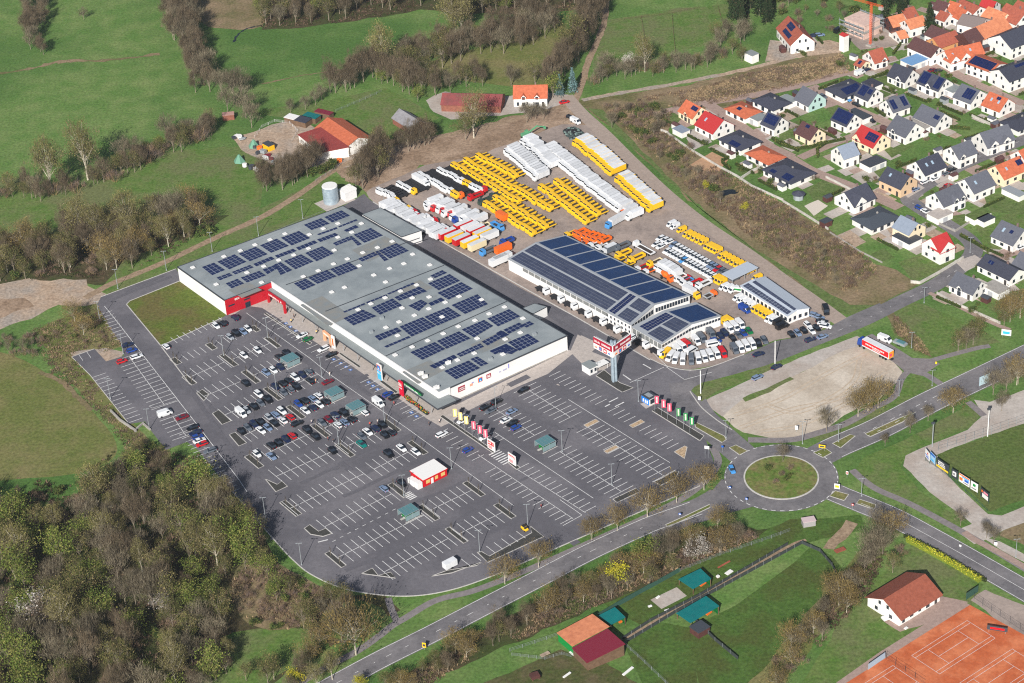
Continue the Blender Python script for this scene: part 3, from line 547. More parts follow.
def wK(mb, c, z, w_, h_):
    a = ang(bD, bE)
    for k in (-.22, .05): q = c+ur*w_*k; mb.box(q.x, q.y, z-h_*.3, z+h_*.3, w_*.16, .06, a, 0)
    for k, zz in ((.2, .15), (.28, -.2), (-.1, -.02)): q = c+ur*w_*k; mb.box(q.x, q.y, z+(zz-.1)*h_, z+(zz+.1)*h_, w_*.18, .06, a, 0)
logo('sign_panel', 167, 417, 2.9, 2.0, mat('dark_red_panel', rgb(150, 22, 48), .5), wlines); logo('sign_panel', 440, 287, 1.8, 1.8, orange, wA); logo('sign_panel', 565, 232, 1.9, 1.7, MATS['dark_red_panel'], wK)
s, z = wallp(LOGO(325, 350)); c = bD+ur*s+nr*.06-O; mb = MB(); a = ang(bD, bE)
scribble(mb, c-ur*1.0, ur, nr, 3, 1.9, 1.0, 5, 3, (0, 0, z-.6)); scribble(mb, c-ur*.2, ur, nr, 3, 1.6, .5, 6, 2, (0, 0, z+.3)); mb.build('lettering', [whitep, skyb, mat('lilac_paint', rgb(150, 140, 200), .5), mat('peach_paint', rgb(236, 150, 110), .5)], shop)
s, z = wallp(LOGO(770, 150)); c = bD+ur*s+nr*.06-O; mb = MB(); scribble(mb, c-ur*1.6, ur, nr, 7, 3.6, .55, 8, 0, (0, 0, z-.3)); q = c+ur*2.6; mb.box(q.x, q.y, z-.2, z+1.6, .3, .1, a, 1)
mb.build('lettering', [mat('grey_blue_paint', rgb(170, 170, 200), .5), mat('violet_paint', rgb(110, 110, 190), .5)], shop)
ARR = {R1: [((215, 528), (300, 497), (380, 548), (288, 585)), ((320, 492), (440, 440), (525, 492), (405, 545)), ((465, 437), (585, 388), (670, 440), (545, 490)), ((612, 380), (728, 333), (815, 383), (690, 432)), ((755, 328), (880, 280), (960, 330), (830, 382)),
            ((315, 600), (405, 567), (430, 585), (340, 620)), ((418, 562), (545, 512), (575, 530), (445, 580)), ((565, 507), (690, 455), (718, 472), (590, 525)), ((712, 450), (840, 402), (868, 418), (735, 468)), ((858, 395), (985, 345), (1010, 362), (880, 415)),
            ((378, 640), (460, 607), (508, 640), (420, 675)), ((480, 600), (610, 553), (657, 585), (525, 635)), ((630, 545), (715, 512), (745, 532), (665, 578)), ((710, 510), (755, 493), (840, 548), (752, 585)), ((775, 487), (895, 440), (982, 490), (855, 545)), ((920, 432), (1040, 385), (1120, 435), (1000, 490))],
       R2: [((160, 308), (280, 262), (342, 300), (215, 345)), ((300, 255), (420, 208), (480, 245), (355, 293)), ((250, 372), (385, 322), (395, 335), (265, 380)), ((395, 318), (520, 268), (533, 278), (405, 327)), ((432, 345), (515, 308), (542, 325), (455, 357)),
            ((250, 408), (375, 362), (402, 378), (275, 427)), ((500, 375), (620, 328), (705, 380), (575, 432)), ((358, 433), (465, 388), (495, 408), (382, 452)), ((470, 388), (490, 383), (562, 440), (528, 452)), ((670, 485), (795, 432), (882, 485), (750, 540)),
            ((530, 540), (640, 492), (672, 512), (560, 560)), ((648, 490), (668, 484), (745, 545), (710, 558)), ((340, 612), (470, 560), (535, 605), (400, 658)), ((190, 670), (320, 615), (388, 660), (255, 712))],
       R3: [((297, 162), (380, 128), (450, 172), (360, 210)), ((632, 355), (780, 295), (790, 305), (645, 363)), ((790, 290), (930, 235), (940, 245), (800, 300)), ((635, 400), (770, 340), (867, 385), (705, 450))],
       R4: [((340, 178), (425, 138), (460, 158), (375, 195)), ((325, 230), (475, 165), (548, 212), (400, 278)), ((388, 295), (555, 220), (635, 265), (468, 342)), ((-60, 396), (85, 332), (152, 380), (0, 445)), ((95, 325), (265, 250), (325, 285), (130, 350)),
            ((45, 300), (225, 223), (240, 233), (60, 307)), ((190, 383), (280, 340), (325, 365), (265, 420)), ((326, 366), (415, 325), (445, 345), (350, 385)), ((485, 378), (665, 303), (738, 372), (580, 440)), ((300, 458), (465, 390), (555, 450), (390, 520)),
            ((130, 525), (290, 460), (385, 520), (215, 595)), ((-40, 590), (115, 530), (150, 555), (-5, 622)), ((25, 660), (195, 588), (210, 600), (45, 670)), ((730, 470), (880, 405), (960, 455), (805, 525)), ((555, 545), (710, 478), (775, 520), (640, 600))],
       R5: [((340, 222), (510, 152), (585, 200), (425, 275)), ((522, 145), (675, 78), (757, 128), (590, 200)), ((470, 315), (640, 238), (665, 258), (510, 335)), ((655, 235), (820, 160), (848, 185), (685, 255)), ((828, 150), (975, 75), (1015, 100), (870, 178)),
            ((572, 350), (740, 278), (822, 330), (655, 408)), ((750, 268), (800, 250), (878, 300), (825, 320)), ((882, 215), (990, 165), (1045, 195), (920, 238))],
       R6: [((225, 205), (335, 155), (375, 180), (265, 235)), ((348, 172), (405, 145), (440, 165), (385, 192)), ((172, 230), (210, 208), (268, 240), (240, 252)), ((255, 290), (395, 232), (475, 285), (335, 350)), ((130, 350), (245, 300), (330, 345), (285, 372))]}
def array(parent, O, quad, z, m=pv, pu=1.8, pw=1.8, gap=.24, name='solar_array', zs=None, th=.16):
    q = [G(p, z) for p in quad]; zz = zs or [z]*4
    nu = max(1, round(((q[1]-q[0]).length+(q[2]-q[3]).length)/2/pu)); nv = max(1, round(((q[3]-q[0]).length+(q[2]-q[1]).length)/2/pw)); mb = MB()
    def pt(s, t):
        p = (q[0]*(1-s)+q[1]*s)*(1-t)+(q[3]*(1-s)+q[2]*s)*t
        h = (zz[0]*(1-s)+zz[1]*s)*(1-t)+(zz[3]*(1-s)+zz[2]*s)*t; return (p.x-O.x, p.y-O.y, h)
    gu, gv = gap/pu/2/nu*1.0, gap/pw/2/nv
    gu = gap/2/max(.1, (q[1]-q[0]).length); gv = gap/2/max(.1, (q[3]-q[0]).length)
    for i in range(nu):
        for j in range(nv):
            s0, s1, t0, t1 = i/nu+gu, (i+1)/nu-gu, j/nv+gv, (j+1)/nv-gv
            lo = [pt(s0, t0), pt(s1, t0), pt(s1, t1), pt(s0, t1)]
            mb.hexa([(x, y, h+th-.05) for x, y, h in lo], [(x, y, h+th) for x, y, h in lo], 0)
    mb.hexa([pt(gu, gv)[:2]+(zz[0]+.03,), pt(1-gu, gv)[:2]+(zz[1]+.03,), pt(1-gu, 1-gv)[:2]+(zz[2]+.03,), pt(gu, 1-gv)[:2]+(zz[3]+.03,)],
            [pt(gu, gv)[:2]+(zz[0]+th-.06,), pt(1-gu, gv)[:2]+(zz[1]+th-.06,), pt(1-gu, 1-gv)[:2]+(zz[2]+th-.06,), pt(gu, 1-gv)[:2]+(zz[3]+th-.06,)], 1)
    return mb.build(name, [m, mat('array_gap', rgb(128, 136, 148), .6)], parent)
NARR = [0]
for f, L in ARR.items():
    for qd in L: NARR[0] += 1; array(shop, O, [f(*p) for p in qd], HB+NARR[0]*.004)
LIGHTS = {R1: [(155, 530), (368, 455), (480, 415), (580, 375), (683, 340), (785, 300), (950, 305), (315, 645), (525, 565), (640, 522), (742, 480), (845, 445), (945, 400), (625, 632), (910, 592), (1012, 552)],
          R2: [(198, 373), (295, 333), (395, 298), (555, 298), (490, 358), (395, 392), (370, 480), (765, 420), (665, 462), (565, 497), (460, 540), (540, 587), (905, 508), (845, 572), (748, 605), (640, 650)],
          R3: [(570, 28), (645, 188), (558, 220), (738, 340), (825, 300)],
          R4: [(38, 220), (140, 282), (220, 328), (335, 322), (345, 200), (250, 240), (35, 327), (445, 358), (540, 318), (693, 340), (333, 402), (150, 397), (235, 447), (130, 492), (40, 530), (423, 458), (120, 585), (745, 437), (648, 482), (535, 523), (432, 572), (325, 620), (220, 663), (850, 390), (975, 468), (958, 565), (855, 610), (663, 605), (340, 103)],
          R5: [(172, 52), (258, 107), (240, 240), (353, 187), (665, 275), (780, 228), (562, 325), (990, 130), (975, 235)], R6: [(365, 125), (222, 368)]}
done = []
for f, L in LIGHTS.items():
    for x, y in L:
        g = G(f(x, y), HB+.3)
        if any((g-d).length < 4 for d in done): continue
        done.append(g); mb = MB(); p = g-O; mb.box(p.x, p.y, HB, HB+.35, 1.7, 1.7, E1, 1); mb.box(p.x, p.y, HB+.35, HB+.62, 1.45, 1.45, E1, 0); mb.build('roof_light', [whitep, alu], shop)
for x, y in [(440, 385), (412, 363), (520, 458), (600, 290)]:
    p = G(R5(x, y), HB+.5)-O; mb = MB(); mb.box(p.x, p.y, HB, HB+.9, 1.5, 1.2, E1); mb.tube((p.x+.9, p.y, HB), (p.x+.9, p.y, HB+1.2), .3, n=8); mb.build('ventilator', whitep, shop)
for f, x, y in [(R6, 440, 232), (R6, 140, 400), (R3, 900, 395), (R3, 828, 490)]:
    p = G(f(x, y), HB+.5)-O; mb = MB(); mb.box(p.x, p.y, HB, HB+1.0, 1.3, 1.0, E1); mb.build('ventilator', galv, shop)
for pts, z, lab in [([(362, 214.4), (380.3, 207.8), (421.4, 230.5), (401.6, 237.1)], 5.2, 'rear_annex'), ([(531, 313.5), (534.4, 304.6), (547, 306.8), (547.3, 307.5), (533.5, 315)], 4.0, 'rear_annex')]:
    P = [G(p, z) for p in pts]
    if z == 4.0: P = [G(p, z) for p in [(522, 308.5), (534.5, 303.5), (547, 306.8), (533, 314)]]
    mb = MB(); mb.prism(rel(P), 0, z, 0, 1)
    for a_, b_ in zip(P, P[1:]+P[:1]): c = (a_+b_)/2-O; mb.box(c.x, c.y, z-.1, z+.14, (b_-a_).length+.16, .2, ang(a_, b_), 2)
    mb.build(lab, [white, membr, trim], shop)
ue = (bF-bE).normalized(); ne = Vector((ue.y, -ue.x)); ne = ne if ne.dot(G((620, 330))-bE) > 0 else -ne
for s in (8, 12, 25, 70, 74, 110):                  # loading docks on the back wall
    c = bE+ue*s+ne*1.6-O; mb = MB(); mb.box(c.x, c.y, 0, 3.6 if s in (25, 70) else 1.2, 3.2, 3.0, ang(bE, bF)); mb.build('loading_dock', concrete, shop)
c = bE+ue*42+ne*3.2-O; mb = MB(); mb.box(c.x, c.y, 0, 1.6, 24, .3, ang(bE, bF)); mb.build('ramp_wall', concrete, shop)
def stele(px, h, w_, m, label, deco, a=E2):
    g = G(px); t = thing('sign_stele', label, 'sign', (g.x, g.y, .06), a)
    mb = MB(); mb.box(0, 0, 0, h, w_, .5); mb.build('board', m, t)
    mb = MB(); deco(mb, w_, h); mb.build('logo', [whitep, skyb, blue, orange], t); return t
def deA(mb, w_, h):
    mb.box(0, -.28, h*.62, h*.96, w_*.9, .06, 0, 3); mb.box(0, -.31, h*.65, h*.93, w_*.66, .06, 0, 2)
    for k in range(4): mb.box(0, -.34, h*(.68+.05*k), h*(.73+.05*k), w_*(.5-.09*k), .06, 0, 1)
    mb.box(0, -.37, h*.68, h*.76, w_*.12, .06, 0, 0); mb.box(0, -.28, 0.05, h*.6, w_*.96, .06, 0, 1)
    scribble(mb, Vector((-w_*.35, -.33)), Vector((1, 0)), Vector((0, -1)), 4, w_*.75, h*.1, 4, 0, (0, 0, h*.4))
def deR(mb, w_, h):
    for k, zz in enumerate((.8, .68, .5)): scribble(mb, Vector((-w_*.4, -.28)), Vector((1, 0)), Vector((0, -1)), 4, w_*.8, h*.08, 21+k, 0, (0, 0, h*zz))
def deO(mb, w_, h):
    mb.box(0, -.27, h*.2, h*.8, w_*.5, .04, 0, 3)
stele((380.5, 379.5), 6.4, 2.4, whitep, 'tall stele with orange framed blue emblem over light blue panel beside the shop canopy', deA)
stele((402, 395.5), 6.0, 2.2, mat('crimson_board', rgb(205, 16, 50), .5), 'tall crimson stele with white letters beside the green shop sign', deR)
stele((334, 348), 5.2, 1.7, whitep, 'slim white stele with peach stripe at the edge of the shop front pavement', deO)
def portal(pa, pb, h, m, label, w_=.8):
    a, b = G(pa), G(pb); c = (a+b)/2; L = (b-a).length; t = thing('entrance_portal', label, 'portal', (c.x, c.y, .06), ang(a, b))
    for s in (-1, 1): mb = MB(); mb.box(s*(L/2-w_/2), 0, 0, h, w_, .8); mb.build('portal_leg', m, t)
    mb = MB(); mb.box(0, 0, h-1.3, h+.02, L-2*w_-.01, .78); be = mb.build('portal_beam', m, t)
    mb = MB(); scribble(mb, Vector((-L*.36, -.42)), Vector((1, 0)), Vector((0, -1)), 11, L*.74, .6, 9, 0, (0, 0, h-.95)); mb.build('lettering', whitep, be)
portal((268.5, 302), (286, 313.8), 4.9, redc, 'red entrance portal in front of the red shop facade')
portal((324.5, 340), (332, 346), 4.2, mat('peach_board', rgb(232, 168, 128), .6), 'small peach coloured entrance portal under the canopy edge', .9)
c = G(G1(560, 395), ZC+.6); t = thing('shop_sign', 'green shop sign with white lettering on the canopy edge', 'sign', (c.x, c.y, ZC-.9), E2)
mb = MB(); mb.box(0, 0, 0, 1.9, 12, .4); mb.build('board', mat('dark_green_board', rgb(16, 60, 44), .5), t); mb = MB(); mb.box(0, -.23, .35, 1.6, 11, .06, 0, 0); scribble(mb, Vector((-4.6, -.27)), Vector((1, 0)), Vector((0, -1)), 11, 9, .7, 31, 1, (0, 0, .6)); mb.build('logo', [green, whitep], t)
for i, (x, y) in enumerate([(595, 520), (640, 560), (530, 470), (545, 490)]):
    g = G(G1(x, y)); t = thing('flower_rack', ['long rack of red and yellow flowers by the shop door', 'second rack of orange flowers nearest the canopy corner', 'low tray of white flowers beside the crimson stele', 'low tray of red flowers in front of the green shop sign'][i], 'flower rack', (g.x, g.y, .06), E2)
    mb = MB(); mb.box(0, 0, 0, .5, 5 if i < 2 else 3, 1.0); mb.build('rack', black, t); mb = MB(); r = random.Random(i)
    for k in range(50): mb.box(r.uniform(-2.4, 2.4)*(1 if i < 2 else .6), r.uniform(-.5, .5), .5, r.uniform(.6, .85), .2, .2, r.random(), r.choice((0, 1, 2, 2, 2)))
    mb.build('flowers', [mat('flower_red', rgb(200, 50, 40)), mat('flower_yellow', rgb(220, 180, 60)), mat('flower_leaf', rgb(60, 100, 40)), orange], t)

def gable(name, label, cat, eL, rg, eR, ze, zr, wallm, roofm, parts=None, over=.3, zl=None, zrr=None):
    a0, a1 = [G(p, ze) for p in eL]; r0, r1 = [G(p, zr) for p in rg]; b0, b1 = [G(p, zrr or ze) for p in eR]; z2 = zrr or ze
    o = (a1+b1)/2; t = thing(name, label, cat, (o.x, o.y, 0)); q = lambda p, z: (p.x-o.x, p.y-o.y, z)
    mb = MB(); lo = [a0, a1, r1, b1, b0, r0]; k = 6
    zt = [ze-.15, ze-.15, zr-.15, z2-.15, z2-.15, zr-.15]
    mb.add([q(p, 0) for p in lo]+[q(p, z) for p, z in zip(lo, zt)], [(0, 1, 7, 6), (1, 2, 8, 7), (2, 3, 9, 8), (3, 4, 10, 9), (4, 5, 11, 10), (5, 0, 6, 11)]); mb.build('wall', wallm, t)
    d = (a1-a0).normalized()*over; s = (a0-r0).normalized()*over; s2 = (b0-r0).normalized()*over
    mb = MB(); A0, A1, B0, B1 = a0-d+s, a1+d+s, b0-d+s2, b1+d+s2; R0, R1 = r0-d, r1+d
    mb.hexa([q(A0, ze-.12), q(A1, ze-.12), q(R1, zr-.12), q(R0, zr-.12)], [q(A0, ze+.05), q(A1, ze+.05), q(R1, zr+.05), q(R0, zr+.05)])
    mb.hexa([q(R0, zr-.121), q(R1, zr-.121), q(B1, z2-.12), q(B0, z2-.12)], [q(R0, zr+.049), q(R1, zr+.049), q(B1, z2+.05), q(B0, z2+.05)])
    mb.build('roof', roofm, t); return t, o, (a0, a1, r0, r1, b0, b1)
hall, oh, (a0, a1, r0, r1, b0, b1) = gable('vehicle_hall', 'long white vehicle hall with low gable roof covered in blue and grey solar panels', 'building', [(508.3, 258.8), (631, 324.8)], [(536, 242.7), (654, 304.6)], [(565.5, 235.4), (689.6, 295.4)], 5.0, 6.4, white, mat('hall_roof', rgb(150, 154, 158), .6))
def slab(parent, o, A0, A1, B0, B1, za, zb, s0, s1, t0, t1, m, nu, nv, name='solar_array', gap=.06, th=.14):
    """panels on a roof slope: s runs along the eave A0->A1, t from the ridge/eave A to B"""
    mb = MB()
    def pt(s, t, h=0): p = (A0*(1-s)+A1*s)*(1-t)+(B0*(1-s)+B1*s)*t; return (p.x-o.x, p.y-o.y, za*(1-t)+zb*t+h)
    for i in range(nu):
        for j in range(nv):
            sa, sb, ta, tb = s0+(s1-s0)*(i+gap)/nu, s0+(s1-s0)*(i+1-gap)/nu, t0+(t1-t0)*(j+gap)/nv, t0+(t1-t0)*(j+1-gap)/nv
            c = [(sa, ta), (sb, ta), (sb, tb), (sa, tb)]; mb.hexa([pt(*x, .06) for x in c], [pt(*x, th) for x in c])
    return mb.build(name, m, parent)
n = 1
for t0, t1 in ((.04, .46), (.52, .95)): slab(hall, oh, a0, a1, r0, r1, 5.0, 6.4, .012, .80, t0, t1, pvg, 52, 4, gap=.04)
slab(hall, oh, a0, a1, r0, r1, 5.0, 6.4, .815, .865, .05, .95, pv, 2, 12)
for t0, t1 in ((.04, .46), (.54, .95)): slab(hall, oh, a0, a1, r0, r1, 5.0, 6.4, .885, .985, t0, t1, pvg, 6, 4, gap=.04)
for k in range(8): slab(hall, oh, r0, r1, b0, b1, 6.4, 5.0, .01+k*.124, .01+k*.124+.112, .05, .96, pvb, 6, 6, gap=.015)
def row_windows(parent, o, p, q, z0, z1, n, fill=.75, m=glass, name='window', out=.05, s0=0, s1=1):
    d = q-p; nn = Vector((d.y, -d.x)).normalized()
    for i in range(n):
        s = s0+(s1-s0)*(i+.5)/n; c = p+d*s-o
        mb = MB(); mb.box(c.x, c.y, z0, z1, d.length*(s1-s0)/n*fill, out*2, ang(p, q)); mb.build(name, m, parent)
row_windows(hall, oh, a0, a1, 3.1, 4.5, 14, .9, mat('strip_window', rgb(120, 122, 120), .3), s0=.12, s1=.82)
row_windows(hall, oh, a0, a1, 1.2, 2.2, 7, .4, s0=.8, s1=1); row_windows(hall, oh, a0, a1, 3.1, 4.1, 7, .4, s0=.8, s1=1)
row_windows(hall, oh, a1, r1, 2.9, 4.6, 8, .8, glass, s0=.03, s1=.97); row_windows(hall, oh, r1, b1, 2.9, 4.6, 12, .8, glass, s0=.03, s1=.97)
sh2, o2_, (c0, c1, s0_, s1_, d0, d1) = gable('showroom_hall', 'lower white showroom hall with solar roof in front of the parked vans', 'building', [(632.5, 326.8), (661.8, 343.7)], [(664, 310.8), (691, 324)], [(695.5, 302.7), (720.4, 315.9)], 4.3, 5.3, white, MATS['hall_roof'])
slab(sh2, o2_, c0, c1, s0_, s1_, 4.3, 5.3, .10, .40, .12, .97, pv, 3, 10); slab(sh2, o2_, c0, c1, s0_, s1_, 4.3, 5.3, .46, .97, .05, .46, pvg, 6, 4, gap=.04); slab(sh2, o2_, c0, c1, s0_, s1_, 4.3, 5.3, .44, .97, .54, .97, pvg, 6, 4, gap=.04)
slab(sh2, o2_, s0_, s1_, d0, d1, 5.3, 4.3, .12, .94, .05, .96, pvb, 8, 6, gap=.015)
row_windows(sh2, o2_, c0, c1, 1.8, 3.8, 7, .85, MATS['strip_window']); row_windows(sh2, o2_, c1, s1_, 2.6, 3.6, 10, .8); row_windows(sh2, o2_, s1_, d1, 2.6, 3.6, 10, .8)
of, oo, (c0, c1, s0_, s1_, d0, d1) = gable('office_hall', 'narrow white workshop hall with two strips of solar panels beside the service lane', 'building', [(740.8, 285.9), (787.7, 315.9)], [(754, 279.3), (797.2, 309.3)], [(765, 277), (809, 308)], 3.8, 4.8, white, mat('light_roof', rgb(170, 178, 188), .5))
slab(of, oo, c0, c1, s0_, s1_, 3.8, 4.8, .02, .98, .06, .5, pvg, 16, 2, gap=.03); slab(of, oo, c0, c1, s0_, s1_, 3.8, 4.8, .04, .99, .72, .98, pvg, 16, 1, gap=.03)
row_windows(of, oo, c0, c1, 1.3, 2.8, 12, .6); row_windows(of, oo, c1, s1_, .9, 2.4, 2, .5); row_windows(of, oo, s1_, d1, .9, 2.4, 2, .5)
g = G((740, 277)); t = thing('lean_to_shed', 'grey flat roofed carport behind the workshop hall', 'shed', (g.x, g.y, 0), E1)
mb = MB(); mb.box(0, 0, 2.6, 2.85, 13, 6); mb.build('roof', MATS['light_roof'], t)
for sx, sy in ((-6, -2.6), (-6, 2.6), (0, -2.6), (6, -2.6), (6, 2.6)): mb = MB(); mb.tube((sx, sy, 0), (sx, sy, 2.6), .1); mb.build('post', galv, t)
g = G((331.3, 202)); t = thing('water_tank', 'round silver sprinkler tank with white lid behind the shopping centre', 'tank', (g.x, g.y, 0))
mb = MB(); mb.tube((0, 0, .1), (0, 0, 7.4), 3.1, n=40)
for z in (1.2, 2.4, 3.6, 4.8, 6.0): mb.tube((0, 0, z-.06), (0, 0, z+.06), 3.16, n=40)
mb.build('shell', steel, t); mb = MB(); mb.tube((0, 0, 7.4), (0, 0, 7.7), 3.2, 3.0, n=40); mb.build('lid', whitep, t); mb = MB(); mb.box(1.5, 0, 0, .1, 14, 9, E1); mb.build('slab', pavem, t)
g = G((348, 197.5)); t = thing('pump_house', 'small windowless white pump house beside the silver tank', 'shed', (g.x, g.y, 0), E2); mb = MB(); mb.box(0, 0, 0, 3.6, 5, 5.5); mb.build('wall', white, t)
mb = MB(); mb.hexa([(-2.6, -2.9, 3.6), (2.6, -2.9, 3.6), (2.6, 2.9, 3.6), (-2.6, 2.9, 3.6)], [(-2.6, -2.9, 3.75), (2.6, -2.9, 3.75), (2.6, 2.9, 4.3), (-2.6, 2.9, 4.3)]); mb.build('roof', whitep, t)
k4 = [G(p, 3.0) for p in [(410, 470.5), (433.9, 458.7), (447.5, 469), (422.5, 480.5)]]; o = sum(k4, Vector((0, 0)))/4
t = thing('snack_kiosk', 'red snack kiosk with white flat roof in the middle of the car park', 'kiosk', (o.x, o.y, .05), ang(k4[0], k4[1]))
Lk, Wk = (k4[1]-k4[0]).length, (k4[3]-k4[0]).length
mb = MB(); mb.box(0, 0, 0, 2.7, Lk-.2, Wk-.2); mb.build('wall', redp, t); mb = MB(); mb.box(0, 0, 2.7, 2.95, Lk+.3, Wk+.3, 0, 1); mb.box(0, 0, 2.95, 3.06, Lk, Wk, 0, 0); mb.build('roof', [whitep, redp], t)
for x, w_ in ((-Lk*.3, 1.6), (Lk*.05, 1.2), (Lk*.32, 1.6)):
    mb = MB(); mb.box(x, -Wk/2+.1, .9, 2.2, w_, .12); mb.build('serving_window', mat('warm_poster', rgb(214, 180, 110), .4), t)
mb = MB(); mb.box(-Lk*.13, -Wk/2+.1, .05, 2.2, 1.0, .1); mb.build('door', whitep, t)
for x, y, h in ((-Lk/2-1.3, -.5, 2.2), (-Lk/2-1.2, -2.6, 2.4), (-Lk/2-1.2, 1.4, 1.8)):
    mb = MB(); mb.box(x, y, 0, h, 1.9, 1.8); mb.build('side_cabin', whitep, t)
g = G(((641.8+655.2)/2+.5, 402)); t = thing('ticket_kiosk', 'small blue fronted kiosk with dark roof beside the pink flags', 'kiosk', (g.x, g.y, .09), E2)
mb = MB(); mb.box(0, 0, 0, 2.6, 4.0, 3.2); mb.build('wall', whitep, t); mb = MB(); mb.box(0, 0, 2.6, 2.8, 4.3, 3.5, 0, 1); mb.box(0, 0, 2.8, 2.9, 2.6, 1.8, 0, 0); mb.build('roof', [galv, trim], t)
mb = MB(); mb.box(0, -1.62, .1, 2.5, 3.9, .08); f_ = mb.build('blue_front', mat('bright_blue_board', rgb(20, 120, 210), .4), t); mb = MB()
for x in (-1.0, .1, 1.0): mb.box(x, -1.68, .5, 1.5, .6, .06); mb.box(x+.2, -1.68, 1.5, 1.8, .5, .06)
mb.build('lettering', whitep, f_); mb = MB(); mb.box(2.02, 0, .4, 2.2, .08, 2.2); mb.build('window', glass, t)
g = G(K3(203, 352)); t = thing('gatehouse', 'small white flat roofed gatehouse behind the price tower', 'gatehouse', (g.x, g.y, .06), E1)
mb = MB(); mb.box(0, 0, 0, 2.8, 3.4, 4.4); mb.build('wall', white, t); mb = MB(); mb.box(0, 0, 2.8, 3.0, 3.7, 4.7); mb.build('roof', membr2, t)
for x in (-.9, .9): mb = MB(); mb.box(x, -2.22, .9, 2.2, .9, .08); mb.build('window', glass, t)
mb = MB(); mb.box(4, -1.5, 2.3, 2.45, 5, 3); mb.tube((6, -2.6, 0), (6, -2.6, 2.3), .07); mb.tube((6, -.4, 0), (6, -.4, 2.3), .07); mb.build('awning', whitep, t)
g = G((614.3, 381.5)); TW = 15.2; t = thing('sign_tower', 'tall steel tower with V shaped red and white shop sign at the car park entrance', 'sign tower', (g.x, g.y, .1))
for k, (x, y) in enumerate(((0, 0), (1.1, .5), (-.2, 1.1))):
    mb = MB(); mb.tube((x*.9-.3, y*.9-.3, 0), (x*.9-.3, y*.9-.3, TW+1.4), .48, n=14); mb.build('column', steel, t)
zt = TW; cpt = G(K3(372, 180), zt); lft = G(K3(230, 114), zt); rgt = G(K3(480, 97), zt); cpt = Vector((g.x-.2, g.y-1.0))
for e, nm in ((lft, 0), (rgt, 1)):
    d = e-cpt; L = d.length; u = d.normalized(); nn = Vector((u.y, -u.x)); 
    if nn.y > 0: nn = -nn
    c = cpt+d/2-g; a = math.atan2(u.y, u.x)
    mb = MB(); mb.box(c.x, c.y, TW-4.6, TW, L, .5, a, 0); bd = mb.build('sign_board', whitep, t)
    mb = MB(); q = c+nn*.28; mb.box(q.x, q.y, TW-2.35, TW+.03, L*.995, .08, a, 0); mb.build('red_band', mat('sign_red', rgb(160, 14, 46), .5), bd)
    rd = u if u.x > 0 else -u; st = (cpt if u.x > 0 else e)-g
    mb = MB(); scribble(mb, st+rd*L*.06+nn*.32, rd, nn, 13, L*.86, .7, 41+nm, 0, (0, 0, TW-1.55))
    for k, (m1, m2) in enumerate(((3, 4), (5, 2), (6, 0), (2, 0))):
        q = st+rd*L*(.14+.24*k)+nn*.3; mb.box(q.x, q.y, TW-4.3, TW-2.65, L*.17, .06, a, [0, 3, 6, 0][k])
        q2 = q+nn*.05
        if k == 1: mb.box(q2.x, q2.y, TW-4.1, TW-2.85, L*.11, .06, a, 2); q3 = q2+nn*.04; mb.box(q3.x, q3.y, TW-3.9, TW-3.2, L*.06, .06, a, 1)
        elif k == 2: mb.box(q2.x, q2.y, TW-3.8, TW-3.1, L*.1, .06, a, 0)
        else: scribble(mb, q2-rd*L*.07, rd, nn, 3, L*.14, .6, 50+k, m1 if k == 0 else 2, (0, 0, TW-3.9))
    mb.build('logo', [whitep, skyb, blue, orange, pink, orange, redp], bd)
    mb = MB(); q = c-nn*.9
    for zz in (TW-.3, TW-2.3, TW-4.3): mb.tube((q.x-u.x*L*.45, q.y-u.y*L*.45, zz), (q.x+u.x*L*.45, q.y+u.y*L*.45, zz), .12, n=5)
    for k in range(7): s = (k/6-.5)*.9*L; w_ = c+u*s; mb.tube((w_.x, w_.y, TW-.3), (w_.x-nn.x*.9, w_.y-nn.y*.9, TW-.3), .09, n=5)
    mb.build('rear_truss', galv, t)
FPOLE = MB(); 
def flag(px, label, cm, group, first=[None]):
    g = G(px); t = thing('flag', label, 'flag', (g.x, g.y, .1), 0, group)
    mb = MB(); mb.tube((0, 0, 0), (0, 0, 6.6), .07, .05, 6); mb.tube((0, 0, 6.55), (1.35, -.25, 6.6), .03, n=4); mb.build('pole', alu, t)
    mb = MB(); n = 5
    for i in range(n):
        x0, x1 = .06+1.3*i/n, .06+1.3*(i+1)/n; y0, y1 = [-.19*x+.09*math.sin(x*5+g.x) for x in (x0, x1)]
        mb.hexa([(x0, y0, 3.3), (x1, y1, 3.3), (x1, y1+.03, 3.3), (x0, y0+.03, 3.3)], [(x0, y0, 6.52), (x1, y1, 6.52), (x1, y1+.03, 6.52), (x0, y0+.03, 6.52)])
    fc = mb.build('cloth', cm, t); mb = MB(); r = random.Random(int(g.x*10))
    for k in range(9):
        z = 3.7+k*.28; h_ = r.uniform(.14, .22)
        mb.hexa([(.45, -.2, z), (.95, -.29, z), (.95, -.25, z), (.45, -.16, z)], [(.45, -.2, z+h_), (.95, -.29, z+h_), (.95, -.25, z+h_), (.45, -.16, z+h_)])
    mb.build('lettering', mat('faded_white', rgb(238, 214, 206), .8), fc)
for i, (x, y) in enumerate([(163, 305), (200, 330), (240, 357)]): flag(F1(x, y), 'cream yellow flag, '+['nearest the shopping centre corner', 'between two other cream flags', 'beside the first red flag'][i], ycloth, 'cream flags on the median')
for i, (x, y) in enumerate([(290, 392), (332, 420), (370, 447)]): flag(F1(x, y), 'red pink flag on the car park median, '+['beside the cream flags', 'between two other red flags', 'beside the red billboard'][i], pink, 'red flags on the median')
FL = Z(640, 390, 13.66)
